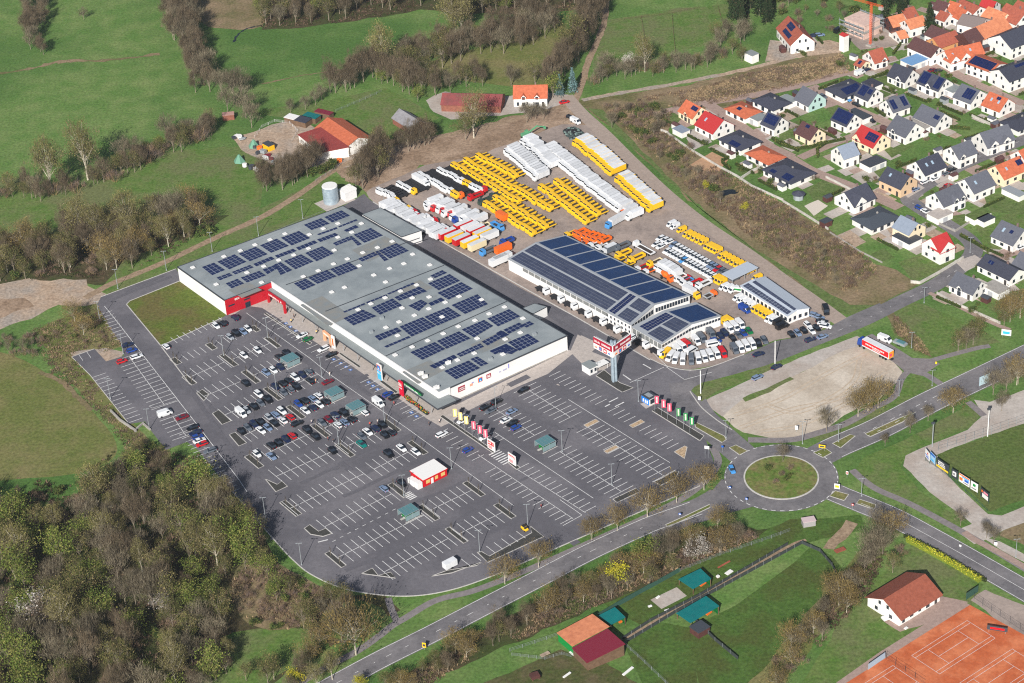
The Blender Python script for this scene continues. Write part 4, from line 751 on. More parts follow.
for i, (x, y) in enumerate([(205, 300), (298, 352), (378, 403)]): flag(FL(x, y), 'pink flag at the entrance road, '+['right beside the blue kiosk', 'between two other pink flags', 'beside the first green flag'][i], pink, 'pink flags at the entrance road')
for i, (x, y) in enumerate([(500, 470), (597, 535), (682, 590)]): flag(FL(x, y), 'green flag at the entrance road, '+['beside the last pink flag', 'between two other green flags', 'nearest the roundabout'][i], gcloth, 'green flags at the entrance road')
BZ = Z(480, 410, 11.39)
for i, (pa, pb, lab) in enumerate([((92, 442), (175, 495), 'white framed billboard with red print at the end of the red flags'), ((328, 600), (412, 655), 'white framed billboard with red print beyond the zebra crossing')]):
    a, b = G(BZ(*pa)), G(BZ(*pb)); c = (a+b)/2; t = thing('billboard', lab, 'billboard', (c.x, c.y, .1), ang(a, b)); L = (b-a).length
    mb = MB(); mb.box(0, 0, .5, 4.3, L, .3); mb.build('panel', whitep, t)
    for s in (-1, 1): mb = MB(); mb.tube((s*L*.42, .25, 0), (s*L*.42, .25, 4), .1); mb.build('post', galv, t)
    mb = MB(); mb.box(0, -.18, 2.4 if i == 0 else 2.9, 3.9, L*.8, .06, 0, 0); mb.box(-L*.1, -.18, .9, 2.1, L*.5, .06, 0, 1); scribble(mb, Vector((-L*.36, -.22)), Vector((1, 0)), Vector((0, -1)), 6, L*.72, .6, 61+i, 2, (0, 0, 3.0)); mb.build('poster', [redp, mat('pale_red', rgb(226, 150, 150), .6), whitep], t)
def shelter(px, label, rz=E1, green_=False, teal=False, nx=4):
    g = G(px); t = thing('trolley_shelter', label, 'trolley shelter', (g.x, g.y, .06), rz, 'trolley shelters on the car park'); a, b, h = 5.4, 4.6, 2.5
    mb = MB()
    for sx in (-1, 0, 1):
        for sy in (-1, 1): mb.tube((sx*a/2, sy*b/2, 0), (sx*a/2, sy*b/2, h), .06)
    for sy in (-1, 1): mb.tube((-a/2, sy*b/2, h), (a/2, sy*b/2, h), .06)
    for k in range(nx+1): x = -a/2+a*k/nx; mb.tube((x, -b/2, h), (x, b/2, h), .05)
    mb.build('frame', galv, t)
    for k in range(nx):
        x = -a/2+a*(k+.5)/nx; mb = MB(); mb.box(x, 0, h+.02, h+.07, a/nx-.14, b-.1); mb.build('roof_pane', glassb, t)
    for s in (-1, 1): mb = MB(); mb.box(0, s*b/2, .3, 2.1, a-.2, .05); mb.build('side_pane', mat('wall_glass', rgb(120, 142, 144), .2), t)
    mb = MB(); mb.box(0, 0, .002, .06, a+1.2, .9+b*.0, 0); mb.box(0, -b/2-.3, .0, .1, a+1.0, .3); mb.build('kerb', kerbm, t)
    for rw in range(2):
        for k in range(5):
            c = g+Vector((math.cos(rz), math.sin(rz)))*(-1.6+k*.75)+Vector((-math.sin(rz), math.cos(rz)))*(-.9+rw*1.8)
            trolley(c, rz, 'green handled' if green_ else 'steel', label)
TRO = {}
def trolley(c, rz, kind, where):
    lab = {'g': 'green handled shopping trolley nested in a row inside the ', 's': 'steel shopping trolley nested in a row inside the '}[kind[0]]+' '.join(where.split()[:5])
    if kind not in TRO:
        t = thing('shopping_trolley', lab, 'trolley', (c.x, c.y, .06), rz, 'nested shopping trolleys')
        mb = MB(); mb.hexa([(-.35, -.2, .5), (.35, -.25, .5), (.35, .25, .5), (-.35, .2, .5)], [(-.45, -.25, 1.0), (.45, -.3, 1.0), (.45, .3, 1.0), (-.45, .25, 1.0)]); mb.box(0, 0, .12, .2, .8, .5); mb.tube((.4, -.25, .15), (.35, -.25, .6), .03); mb.tube((.4, .25, .15), (.35, .25, .6), .03)
        mb.build('basket', green if kind[0] == 'g' else galv, t); TRO[kind] = t
    else: dup(TRO[kind], (c.x, c.y, .06), rz, lab, 'trolley', 'nested shopping trolleys')
CZ = Z(240, 340)
shelter(CZ(345, 160), 'small teal roofed trolley shelter nearest the red portal'); shelter(CZ(645, 390), 'teal glass trolley shelter between two rows of parked cars', teal=True); shelter(CZ(793, 485), 'clear glass trolley shelter nearest the storefront steles', nx=5)
shelter(X[9](460, 180), 'glass trolley shelter full of green trolleys below the red kiosk', green_=True); shelter(BZ(745, 420), 'glass trolley shelter with green trolleys beyond the two billboards', green_=True)
LP = None
def lamp(px, label, h=8.6, rz=0, kind='d', grp='lamp posts on the car park'):
    global LP
    g = G(px)
    if LP is None:
        t = thing('lamp_post', label, 'lamp post', (g.x, g.y, .06), rz, grp)
        mb = MB(); mb.tube((0, 0, 0), (0, 0, 8.6), .12, .07, 8); mb.box(0, 0, 0, .35, .4, .4); mb.build('pole', galv, t)
        for s in (-1, 1): mb = MB(); mb.tube((0, 0, 8.55), (s*.5, 0, 8.62), .05, n=5); mb.box(s*.75, 0, 8.56, 8.66, .6, .28); mb.build('lamp_head', galv, t)
        LP = t
    else: dup(LP, (g.x, g.y, .06), rz, label, 'lamp post', grp, (1, 1, h/8.6))
for i, (px, lab) in enumerate([((223.7, 355.7), 'between the grass plot and the nearest trolley shelter'), ((268, 337.8), 'in front of the red portal'), ((277, 393.7), 'in the middle of the fullest car rows'), ((338.9, 444.5), 'beside the planted strip of the emptier rows'), ((265.6, 519), 'on the kerb beside the dark wood'), ((301.7, 565), 'on the curved kerb at the corner of the wood'),
      ((479.8, 552), 'on the planted kerb beside the white trailer'), ((527.9, 526), 'beside the black and yellow small car'), ((404, 496.4), 'on the planted strip beside the red kiosk'), ((384.7, 422), 'on the strip beside the glass trolley shelter'), ((451.6, 469), 'on a concrete foot behind the red kiosk'), ((322, 377.4), 'on a concrete foot behind the teal trolley shelter'),
      ((123.3, 354), 'at the top of the overflow car park'), ((110.5, 399), 'on the grass edge of the overflow car park'), ((149.6, 429.6), 'at the lower end of the overflow car park'), ((210, 468.6), 'beside the last stalls before the wood'), ((118, 288.8), 'on the verge at the corner of the farm track'), ((166.5, 270.5), 'on the grass bank beyond the blank white end wall'), ((212.3, 251.5), 'on the grass behind the shopping centre end'), ((258.6, 236), 'on the grass behind the middle of the shopping centre'), ((302.9, 218.6), 'on the grass beside the silver tank'), ((100, 321), 'beside the short stalls near the pale soil'),
      ((495.9, 407.8), 'in front of the white side wall'), ((562.3, 451.8), 'beside the shelter with green trolleys'), ((638.4, 401.5), 'beside the blue kiosk'), ((612, 485.4), 'in the empty rows nearest the avenue'), ((338, 437), 'between two dark cars in the busy rows')]): lamp(px, 'tall grey twin headed lamp post '+lab)
for px, lab, h in [((802.5, 444), 'slim lamp post on the edge of the gravel lot', 9), ((838.4, 442), 'lamp post beside the upper road at the yellow sign', 7), ((861.5, 496.2), 'lamp post on the verge beside the roundabout exit', 7), ((1015.7, 557.3), 'lamp post on the grass strip beside the pink path', 7), ((726, 437.6), 'lamp post on the splitter strip of the entry road', 7), ((899, 396), 'lamp post on the path beside the bare trees of the gravel lot', 6.5), ((932, 386), 'lamp post where the footpath meets the upper road', 6.5), ((911.5, 348), 'lamp post on the corner of the meadow', 6.5), ((970, 252.5), 'lamp post in the bend of the village road', 6.5), ((924, 303), 'lamp post with a round sign beside the village road', 6.5)]: lamp(px, h=h, label=lab, grp='street lamps')
for px, h, lab in [((700.7, 393.7), 9.5, 'thick pale pole on the grass strip nearest the pink flags'), ((775, 363.7), 9.5, 'thick pale pole on the grass strip farther along the village road'), ((932.2, 446.8), 9, 'floodlight mast behind the advertising boards'), ((987.5, 436.5), 10.5, 'tall white floodlight mast behind the wire fence')]:
    g = G(px); t = thing('floodlight_mast', lab, 'mast', (g.x, g.y, .06)); mb = MB(); mb.tube((0, 0, 0), (0, 0, h), .2, .15, 10); mb.build('mast', whitep if 'pale' in lab or 'white' in lab else galv, t)
    if 'floodlight' in lab: mb = MB(); mb.box(0, .2, h, h+.7, 1.2, .5); mb.build('lamp_head', trim, t)
# ================================================================ VEHICLES
PAINT = {'white': (214, 215, 215), 'black': (20, 21, 25), 'dark blue': (26, 36, 66), 'blue': (28, 64, 140), 'silver': (158, 162, 166), 'silver blue': (112, 130, 156), 'grey': (92, 98, 106), 'red': (186, 22, 28), 'dark red': (112, 22, 36), 'teal': (10, 112, 104), 'green': (14, 108, 56), 'yellow': (230, 182, 32), 'orange': (228, 104, 30), 'light blue': (70, 140, 200), 'dark green': (48, 66, 58), 'cream': (222, 206, 168)}
def paintm(c): return mat(c.replace(' ', '_')+'_car_paint', rgb(*PAINT[c]), .32, coat=.4)
tyre = mat('tyre_rubber', rgb(30, 30, 32), .9); chas = mat('chassis_black', rgb(34, 34, 38), .8); deck = mat('truck_deck', rgb(58, 50, 44), .9); boxw = mat('box_white', rgb(212, 213, 214), .5, rgb(196, 197, 198), .6, vary=.13)
def loft(mb, st, m=0):
    """stations (x, half width, bottom, shoulder, top) -> closed hull"""
    vs = []; fs = []
    for x, w, zb, zs, zt in st: vs += [(x, -w*.9, zb), (x, -w, zs), (x, -w*.88, zt), (x, w*.88, zt), (x, w, zs), (x, w*.9, zb)]
    for i in range(len(st)-1):
        a, b = i*6, i*6+6
        for k in range(6): fs.append((a+k, a+(k+1) % 6, b+(k+1) % 6, b+k))
    fs = [f[::-1] for f in fs]; n = len(st)-1
    mb.add(vs, fs+[tuple(range(6))[::-1], tuple(n*6+k for k in range(6))], m)
PROTO = {}
def wheels(t, xs, y, r, w=.22, name='wheel'):
    for x in xs:
        for s in (-1, 1): mb = MB(); mb.tube((x, s*(y-w), r), (x, s*y, r), r, n=10); mb.build(name, tyre, t)
def car(kind, colour):
    k = (kind, colour)
    if k in PROTO: return PROTO[k]
    P = paintm(colour); nm = {'hatchback': 'parked_car', 'saloon': 'parked_car', 'estate': 'parked_car', 'SUV': 'parked_car', 'van': 'parked_van', 'minibus': 'parked_van'}.get(kind, 'parked_car')
    t = thing(nm, '', '', (0, 0, 0))
    if kind in ('van', 'minibus'):
        L, W, H = 5.4, 1.98, 2.35; h = L/2
        mb = MB(); loft(mb, [(-h, W*.47, .4, 1.1, H-.12), (-h+.1, W*.5, .3, 1.1, H), (h-1.75, W*.5, .28, 1.1, H), (h-1.2, W*.5, .28, 1.1, H-.22), (h-.62, W*.49, .28, .95, 1.25), (h-.12, W*.46, .3, .8, 1.0), (h, W*.42, .4, .65, .85)]); mb.build('body', P, t)
        mb = MB(); mb.hexa([(h-1.22, -.83, H-.26), (h-.6, -.83, 1.28), (h-.6, .83, 1.28), (h-1.22, .83, H-.26)], [(h-1.17, -.76, H-.24), (h-.55, -.8, 1.3), (h-.55, .8, 1.3), (h-1.17, .76, H-.24)]); mb.build('windscreen', glass, t)
        for s in (-1, 1):
            mb = MB(); x1 = h-1.25; x0 = -h+.3 if kind == 'minibus' else h-2.3; mb.box((x0+x1)/2, s*W*.475, 1.3, 1.95, x1-x0, .06); mb.build('side_window', glass, t)
        wheels(t, (h-1.05, -h+1.05), W*.49, .36)
    else:
        L, W, H, zb = {'hatchback': (4.1, 1.76, 1.46, .92), 'saloon': (4.6, 1.8, 1.42, .92), 'estate': (4.7, 1.82, 1.48, .94), 'SUV': (4.5, 1.86, 1.68, 1.05)}[kind]; h = L/2
        mb = MB(); z0 = .25 if kind != 'SUV' else .32; tr = zb+.02
        loft(mb, [(-h, W*.4, .4, .6, tr-.18), (-h+.12, W*.47, z0, .62, tr-.02), (-h*.5, W*.5, z0, .62, tr), (h*.35, W*.5, z0, .62, tr-.02), (h*.7, W*.48, z0, .58, tr-.12), (h-.12, W*.44, z0+.05, .5, tr-.24), (h, W*.38, .38, .48, tr-.34)])
        rb, rf = {'hatchback': (-h+.42, .2), 'saloon': (-h+1.15, .25), 'estate': (-h+.4, .3), 'SUV': (-h+.4, .35)}[kind]
        mb.hexa([(rb, -W*.37, H-.05), (rf, -W*.37, H-.05), (rf, W*.37, H-.05), (rb, W*.37, H-.05)], [(rb+.08, -W*.34, H), (rf-.1, -W*.34, H), (rf-.1, W*.34, H), (rb+.08, W*.34, H)]); mb.build('body', P, t)
        gb = {'hatchback': -h+.12, 'saloon': -h+.65, 'estate': -h+.12, 'SUV': -h+.14}[kind]; gf = h*.47
        mb = MB(); mb.hexa([(gb, -W*.43, tr-.03), (gf, -W*.43, tr-.03), (gf, W*.43, tr-.03), (gb, W*.43, tr-.03)], [(rb-.02, -W*.365, H-.05), (rf+.02, -W*.365, H-.05), (rf+.02, W*.365, H-.05), (rb-.02, W*.365, H-.05)]); mb.build('glazing', glass, t)
        wheels(t, (h*.62, -h*.6), W*.485, .32)
        mb = MB()
        for s in (-1, 1): mb = MB(); mb.box(-h+.06, s*W*.37, .62, .78, .16, .28); mb.build('tail_light', redp, t)
    PROTO[k] = t; t['_used'] = 0; return t
def place(t, p, rz, label, cat, group, z=.055, sc=1):
    if not t.get('_used'):
        t.location = (p[0], p[1], z); t.scale = (sc, sc, sc); t.rotation_euler = (0, 0, rz); t['_used'] = 1; return tag(t, label, cat, group)
    return dup(t, (p[0], p[1], z), rz, label, cat, group, sc)
USED = {}
def uniq(label):
    USED[label] = USED.get(label, 0)+1; return label
def row(items, where, end, axis, heading, group, flip=0, z=.055):
    """items (pixel, colour, kind[, heading]) sorted along axis; every label counts from one end of its row"""
    it = sorted(items, key=lambda q: G(q[0]).dot(uv(axis))); n = len(it); r = random.Random(len(where))
    for i, q in enumerate(it):
        col, kind = q[1], q[2] if len(q) > 2 else 'hatchback'; hd = q[3] if len(q) > 3 else heading+(math.pi if r.random() < .5 else 0)
        lab = '%s %s, %s%s in %s' % (col, kind, '' if n == 1 else nth(i)+' from ', end if n > 1 else '', where) if n > 1 else '%s %s %s %s' % (col, kind, 'alone in', where)
        place(car(kind, col), G(q[0], .5), hd+r.uniform(-.03, .03), uniq(lab), 'van' if kind in ('van', 'minibus') else 'car', group, z)
HB_, SA, ES, SU, VA, MI = 'hatchback', 'saloon', 'estate', 'SUV', 'van', 'minibus'
GC = 'cars parked on the shopping centre car park'; PR = 'the perimeter road'
G2 = Z(340, 390)
def cars(f, *L): return [(f(x, y), c, k) for x, y, c, k in L]
row(cars(A1, (40, 318, 'white', HB_), (383, 178, 'white', HB_), (427, 162, 'black', SU), (513, 122, 'dark blue', SU)), 'the row along the grass plot', PR, E1, S, GC)
row(cars(A1, (478, 255, 'silver', HB_), (520, 230, 'black', SU), (568, 218, 'silver blue', HB_), (600, 198, 'white', HB_)), 'the second row from the grass plot', PR, E1, S, GC)
row(cars(A1, (573, 380, 'white', HB_), (665, 345, 'white', HB_)), 'the third row from the grass plot', PR, E1, S, GC)
row(cars(CZ, (265, 117, 'black', HB_), (318, 98, 'black', SU), (178, 223, 'silver blue', HB_), (228, 207, 'white', HB_), (275, 187, 'dark blue', HB_), (38, 297, 'black', SA)), 'the fourth row from the grass plot', PR, E1, S, GC)
row(cars(CZ, (470, 220, 'grey', HB_), (425, 240, 'dark blue', HB_), (377, 258, 'white', SU), (330, 278, 'black', HB_), (290, 300, 'black', SU), (240, 322, 'dark blue', HB_), (480, 280, 'black', SA), (385, 320, 'black', ES), (345, 340, 'grey', HB_), (297, 360, 'grey', HB_), (128, 373, 'white', SU), (188, 410, 'black', SU), (140, 432, 'grey', HB_), (95, 457, 'black', SA), (45, 483, 'silver', HB_), (8, 505, 'white', VA)), 'the fifth row from the grass plot', PR, E1, S, GC)
row(cars(CZ, (535, 382, 'white', HB_), (497, 403, 'silver blue', SA), (440, 418, 'black', SU), (397, 437, 'blue', HB_), (585, 422, 'black', HB_), (543, 443, 'white', HB_), (498, 463, 'dark blue', HB_), (447, 483, 'white', SA), (343, 527, 'red', HB_), (285, 487, 'white', SU), (243, 512, 'silver blue', ES), (198, 530, 'silver', HB_), (292, 550, 'white', SA), (235, 570, 'black', SA), (190, 600, 'silver blue', HB_), (143, 565, 'black', HB_), (143, 618, 'white', SA), (98, 580, 'dark blue', SU), (52, 600, 'grey', HB_), (10, 628, 'black', HB_)), 'the sixth row from the grass plot', PR, E1, S, GC)
row(cars(CZ, (710, 500, 'black', SU), (650, 515, 'dark blue', SU), (605, 545, 'dark red', HB_), (560, 565, 'grey', SA), (765, 543, 'black', HB_), (715, 563, 'silver blue', SA), (668, 580, 'white', HB_), (850, 497, 'white', HB_), (458, 618, 'black', SU), (515, 662, 'black', SA), (355, 655, 'red', HB_)) + cars(B1, (585, 407, 'dark blue', HB_), (537, 432, 'black', HB_), (487, 450, 'black', SU), (488, 523, 'silver blue', SA), (388, 507, 'white', HB_)), 'the seventh row from the grass plot', PR, E1, S, GC)
row(cars(G2, (290, 240, 'black', HB_), (240, 265, 'dark blue', SU), (190, 287, 'white', SA), (350, 293, 'black', HB_), (305, 310, 'black', HB_), (150, 318, 'grey', HB_), (147, 370, 'teal', SA)) + cars(B1, (903, 485, 'black', HB_)), 'the eighth row from the grass plot', PR, E1, S, GC)
row(cars(G2, (420, 398, 'white', SA), (518, 425, 'white', HB_), (330, 440, 'black', SU)), 'the ninth row from the grass plot', PR, E1, S, GC)
row(cars(G2, (422, 640, 'black', HB_), (300, 675, 'silver blue', HB_)), 'the row beside the red kiosk', PR, E1, S, GC)
row(cars(G2, (325, 30, 'blue', HB_), (370, 50, 'black', SA)), 'the stalls beside the crimson stele', 'the aisle', E1, E1, GC)
row(cars(A1, (970, 243, 'white', SA), (1010, 268, 'green', HB_)), 'the front stalls near the red portal', 'the portal', E2, E1, GC); row(cars(CZ, (570, 62, 'white', ES), (625, 102, 'black', SA)), 'the front stalls beside the peach portal', 'the portal', E2, E1, GC)
row(cars(G2, (695, 303, 'white', ES), (873, 410, 'blue', HB_)), 'the stalls left of the flag median', 'the shop canopy', E2, E1, GC)
row(cars(G2, (845, 188, 'silver blue', HB_), (835, 212, 'white', HB_), (985, 325, 'white', HB_)), 'the stalls below the flags', 'the shop canopy', E2, E1, GC)
row(cars(F1, (455, 150, 'black', SU), (380, 188, 'black', SU), (415, 210, 'grey', SA), (558, 217, 'silver blue', SA), (520, 275, 'white', SA), (562, 298, 'black', SA), (587, 325, 'blue', HB_)), 'the double row behind the red flags', 'the shop wall', E2, E1, GC)
row(cars(F1, (637, 70, 'black', SA)), 'the double row nearest the long white side wall', '', E2, E1, GC)
row(cars(H1, (460, 103, 'dark blue', SA), (490, 140, 'blue', HB_), (525, 183, 'white', ES), (833, 598, 'dark red', SA), (717, 575, 'white', VA)) + [((192.5, 428), 'black', HB_), ((195.5, 432.8), 'dark blue', SA), ((197.5, 437), 'blue', HB_), ((199.5, 440.7), 'white', SA), ((202, 444.3), 'red', HB_), ((210, 451), 'grey', ES), ((248, 508), 'dark blue', SA)], 'the outer stalls of the perimeter road', 'the farm track', LA, LS, GC)
row(cars(H1, (423, 215, 'red', HB_)), 'the overflow car park beside the grass', '', E1, LS, GC)
for px, c, k, hd, lab in [(CZ(390, 573), 'black', SU, E1, 'black SUV driving between the sixth and seventh rows'), (CZ(600, 287), 'dark red', SA, E1, 'dark red saloon driving behind the teal trolley shelter'), (G2(262, 93), 'white', VA, E2, 'white van driving along the aisle beside the storefront'), ((732, 470), 'light blue', HB_, -1.4, 'light blue car driving round the roundabout'), ((757.5, 377.5), 'silver blue', ES, E1-.05, 'silver blue estate car standing on the grey gravel strip'), ((776.5, 367), 'dark blue', SA, E1-.05, 'dark blue saloon on the gravel at the tip of the grass strip'),
                          (T2(515, 82), 'white', VA, E2, 'white van standing at the top of the service lane'), (T2(478, 52), 'black', HB_, E2, 'black hatchback at the top of the service lane behind the white van'), ((564.4, 102.3), 'red', SA, .3, 'red car beside the tall bushes at the track crossing'), (Y5(415, 205), 'white', VA, E2+.15, 'white van parked beside the red articulated lorry')]:
    place(car(k, c), G(px, .5), hd, lab, 'van' if k == VA else 'car', 'cars on the roads', .07)
g = G(D1(852, 410)); t = thing('parked_car', 'tiny black and yellow two seat car on the kerbside stall beside a lamp post', 'car', (g.x, g.y, .055), S, GC)
mb = MB(); loft(mb, [(-1.3, .6, .35, .7, 1.2), (-1.1, .78, .25, .7, 1.45), (.3, .78, .25, .7, 1.45), (.8, .76, .28, .65, .95), (1.3, .6, .35, .55, .7)]); mb.build('body', paintm('yellow'), t)
mb = MB(); mb.box(-.4, 0, 1.0, 1.51, 1.35, 1.2); mb.hexa([(.3, -.68, 1.42), (.84, -.68, .98), (.84, .68, .98), (.3, .68, 1.42)], [(.36, -.66, 1.44), (.88, -.66, 1.0), (.88, .66, 1.0), (.36, .66, 1.44)]); mb.build('glazing', chas, t); wheels(t, (.85, -.85), .76, .3)
g = G(D1(342, 665)); t = thing('box_trailer', 'white box trailer standing on the kerb island at the car park edge', 'trailer', (g.x, g.y, .12), E1, None); mb = MB(); mb.box(0, 0, .5, 2.6, 4.4, 2.2); mb.build('box', boxw, t); wheels(t, (0,), 1.2, .36); mb = MB(); mb.tube((2.2, 0, .55), (3.6, 0, .5), .06); mb.build('drawbar', chas, t)
def cab(t, x, P, w=2.3, h=2.7, l=1.9, z0=.55):
    mb = MB(); loft(mb, [(x-l, w*.47, z0, 1.3, h), (x-.5, w*.5, z0, 1.3, h), (x-.18, w*.5, z0, 1.3, h*.72), (x, w*.47, z0-.1, 1.1, 1.45)]); c = mb.build('cab', P, t)
    mb = MB(); mb.hexa([(x-.5, -w*.42, h-.12), (x-.16, -w*.42, 1.55), (x-.16, w*.42, 1.55), (x-.5, w*.42, h-.12)], [(x-.4, -w*.42, h-.12), (x-.06, -w*.43, 1.55), (x-.06, w*.43, 1.55), (x-.4, w*.42, h-.12)]); mb.build('windscreen', glass, c)
def truck(kind, c1, c2='white', L=8.0):
    k = (kind, c1, c2, L)
    if k in PROTO: return PROTO[k]
    P = paintm(c1); Q = paintm(c2) if c2 != 'white' else boxw
    nm = {'box': 'box_truck', 'chassis': 'chassis_truck', 'frame': 'yellow_flatbed', 'tipper': 'tipper_truck', 'flat': 'flatbed_truck', 'container': 'container', 'pickup': 'pickup_truck', 'mixer': 'mixer_truck'}[kind]
    t = thing(nm, '', '', (0, 0, 0)); h = L/2
    if kind == 'container':
        mb = MB(); mb.box(0, 0, .9, 3.4, L, 2.45, 0, 0); mb.box(0, 0, 3.4, 3.44, L-.05, 2.4, 0, 1); mb.build('body', [P, Q], t); wheels(t, (-h+1.4, h-1.4), 1.1, .48, .3); t['_used'] = 0; PROTO[k] = t; return t
    mb = MB()
    for s in (-1, 1): mb.box(-.2, s*.42, .6, .85, L-.6, .16)
    for x in (-h*.8, -h*.3, h*.2): mb.box(x, 0, .62, .83, .2, .7)
    mb.build('chassis', chas, t); wheels(t, (h-1.3, -h+1.5), 1.15, .5, .32)
    cab(t, h, P, 2.35, 2.75 if kind != 'pickup' else 2.3)
    if kind == 'box': mb = MB(); mb.box(-1.05, 0, .95, 3.35, L-2.2, 2.36, 0, 0); mb.box(-1.05, 0, 3.35, 3.39, L-2.25, 2.3, 0, 1); mb.build('cargo_box', [Q, boxw], t)
    elif kind == 'frame':
        mb = MB(); mb.box(-1.05, 0, .9, 1.15, L-2.2, 1.5); mb.build('deck', deck, t); mb = MB()
        for s in (-1, 1): mb.box(-1.05, s*.98, .95, 1.35, L-2.2, .24)
        mb.box(h-2.25, 0, 1.0, 2.5, .3, 2.3); mb.build('side_rails', P, t)
    elif kind in ('tipper', 'flat', 'pickup'):
        mb = MB(); hh = .9 if kind == 'tipper' else .45; mb.box(-1.05, 0, .95, 1.1, L-2.2, 2.4, 0, 1)
        for s in (-1, 1): mb.box(-1.05, s*1.17, 1.1, 1.1+hh, L-2.2, .1)
        for x in (-1.05-(L-2.2)/2+.05, -1.05+(L-2.2)/2-.05): mb.box(x, 0, 1.1, 1.1+hh+.2, .1, 2.2)
        mb.build('bed', [Q, deck], t)
    elif kind == 'mixer':
        mb = MB(); mb.tube((-h+.8, 0, 2.5), (-.6, 0, 2.1), .7, 1.25, 14); mb.tube((-.6, 0, 2.1), (h-2.3, 0, 1.9), 1.25, .8, 14); mb.build('drum', Q, t)
    elif kind == 'chassis':
        mb = MB(); mb.box(h-2.6, 0, .86, 1.9, .9, 2.1); mb.box(-1.3, 0, .86, 1.12, L-2.6, 2.2); mb.box(-h+1.0, 0, 1.12, 1.3, 1.6, 2.2); mb.build('equipment', chas, t)
    t['_used'] = 0; PROTO[k] = t; return t
def trow(a, b, n, spec, heading, noun, where, end, group, z=.05, jit=.05):
    a, b = G(a, 1), G(b, 1); r = random.Random(int(a.x*7))
    for i in range(n):
        p = a+(b-a)*(i/max(1, n-1)); s = spec(i) if callable(spec) else spec; nn = noun(i) if callable(noun) else noun
        place(truck(*s), p+uv(heading)*r.uniform(-9, 9)*jit+Vector((r.uniform(-jit, jit), r.uniform(-jit, jit))), heading+r.uniform(-jit, jit)*.4, '%s, %s from %s %s' % (nn, nth(i), end, where), 'truck' if s[0] != 'container' else 'container', group, z)
def npitch(a, b, p): return max(2, int(round((G(b)-G(a)).length/p))+1)
HE = E1+math.pi
NEAR = 'the shopping centre end of'
def yrow(a, b, where, L=6.2):
    trow(a, b, npitch(a, b, 2.75), ('frame', 'yellow', 'white', L), HE, 'yellow flatbed', where, 'the farm end of', 'yellow flatbeds parked in rows')
yrow((458.5, 164.5), (521, 200), 'the row beside the black chassis'); yrow((469.5, 160.5), (553, 208), 'the longest yellow row'); yrow((482.5, 156), (519, 175), 'the short yellow row nearest the bare soil')
yrow((490, 203.5), (537, 232), 'the row above the orange van'); yrow((500, 197.5), (549, 226), 'the second row above the orange van')
yrow((546, 186.5), (590, 220.5), 'the row below the long white trucks'); yrow((560, 181.5), (601, 213), 'the row pressed against the long white trucks')
trow((511.5, 150.5), (541, 176.5), 15, ('box', 'white', 'white', 7.6), HE, 'white box truck', 'the row facing the yellow flatbeds', 'the farm end of', 'white box trucks in the long block')
trow((528, 141), (552, 166), 11, ('box', 'white', 'white', 7.0), HE, 'white box truck', 'the back row nearest the green excavator', 'the farm end of', 'white box trucks in the long block')
trow((549, 149.5), (619, 206), 28, ('box', 'white', 'white', 7.4), HE, 'white box truck', 'the longest white row', 'the farm end of', 'white box trucks in the long block')
trow((624, 208), (634, 216), 3, lambda i: ('box', 'orange' if i == 1 else 'white', 'white', 8), HE, lambda i: 'orange cabbed box truck' if i == 1 else 'white box truck', 'the end of the white block', 'the farm end of', 'white box trucks in the long block')
place(truck('box', 'light blue', 'white', 13), G((618, 221), 1), HE+.12, 'long white box truck with blue cab at the end of the white block', 'truck', 'long trucks')
trow((582, 141.5), (617, 171), 13, ('box', 'yellow', 'yellow', 8.4), HE, 'yellow box truck', 'the upper yellow row along the lane', 'the farm end of', 'yellow box trucks along the lane')
trow((623.5, 178.5), (655, 207.5), 12, ('box', 'yellow', 'yellow', 7.4), HE, 'yellow box truck', 'the lower yellow row along the lane', 'the farm end of', 'yellow box trucks along the lane')
BK = 'white cabbed black chassis'
for a, b, n, wh, yl in [((386, 189), (400, 196), 6, 'the row nearest the silver tank', ()), ((405, 183), (420, 190), 5, 'the second tank side row', (4,)), ((426, 173.5), (464, 193.5), 12, 'the middle row of black chassis', (10, 11)), ((446, 169), (486, 188.5), 12, 'the upper row of black chassis', (7, 8))]:
    trow(a, b, n, lambda i, yl=yl: ('chassis', 'yellow' if i in yl else 'white', 'white', 8.5), HE, lambda i, yl=yl: ('yellow' if i in yl else 'white')+' cabbed chassis truck', wh, 'the farm end of', 'black chassis trucks')
place(truck('box', 'white', 'white', 9.5), G((421, 182), 1), E2, 'large white box truck standing across the end of the chassis rows', 'truck', 'long trucks')
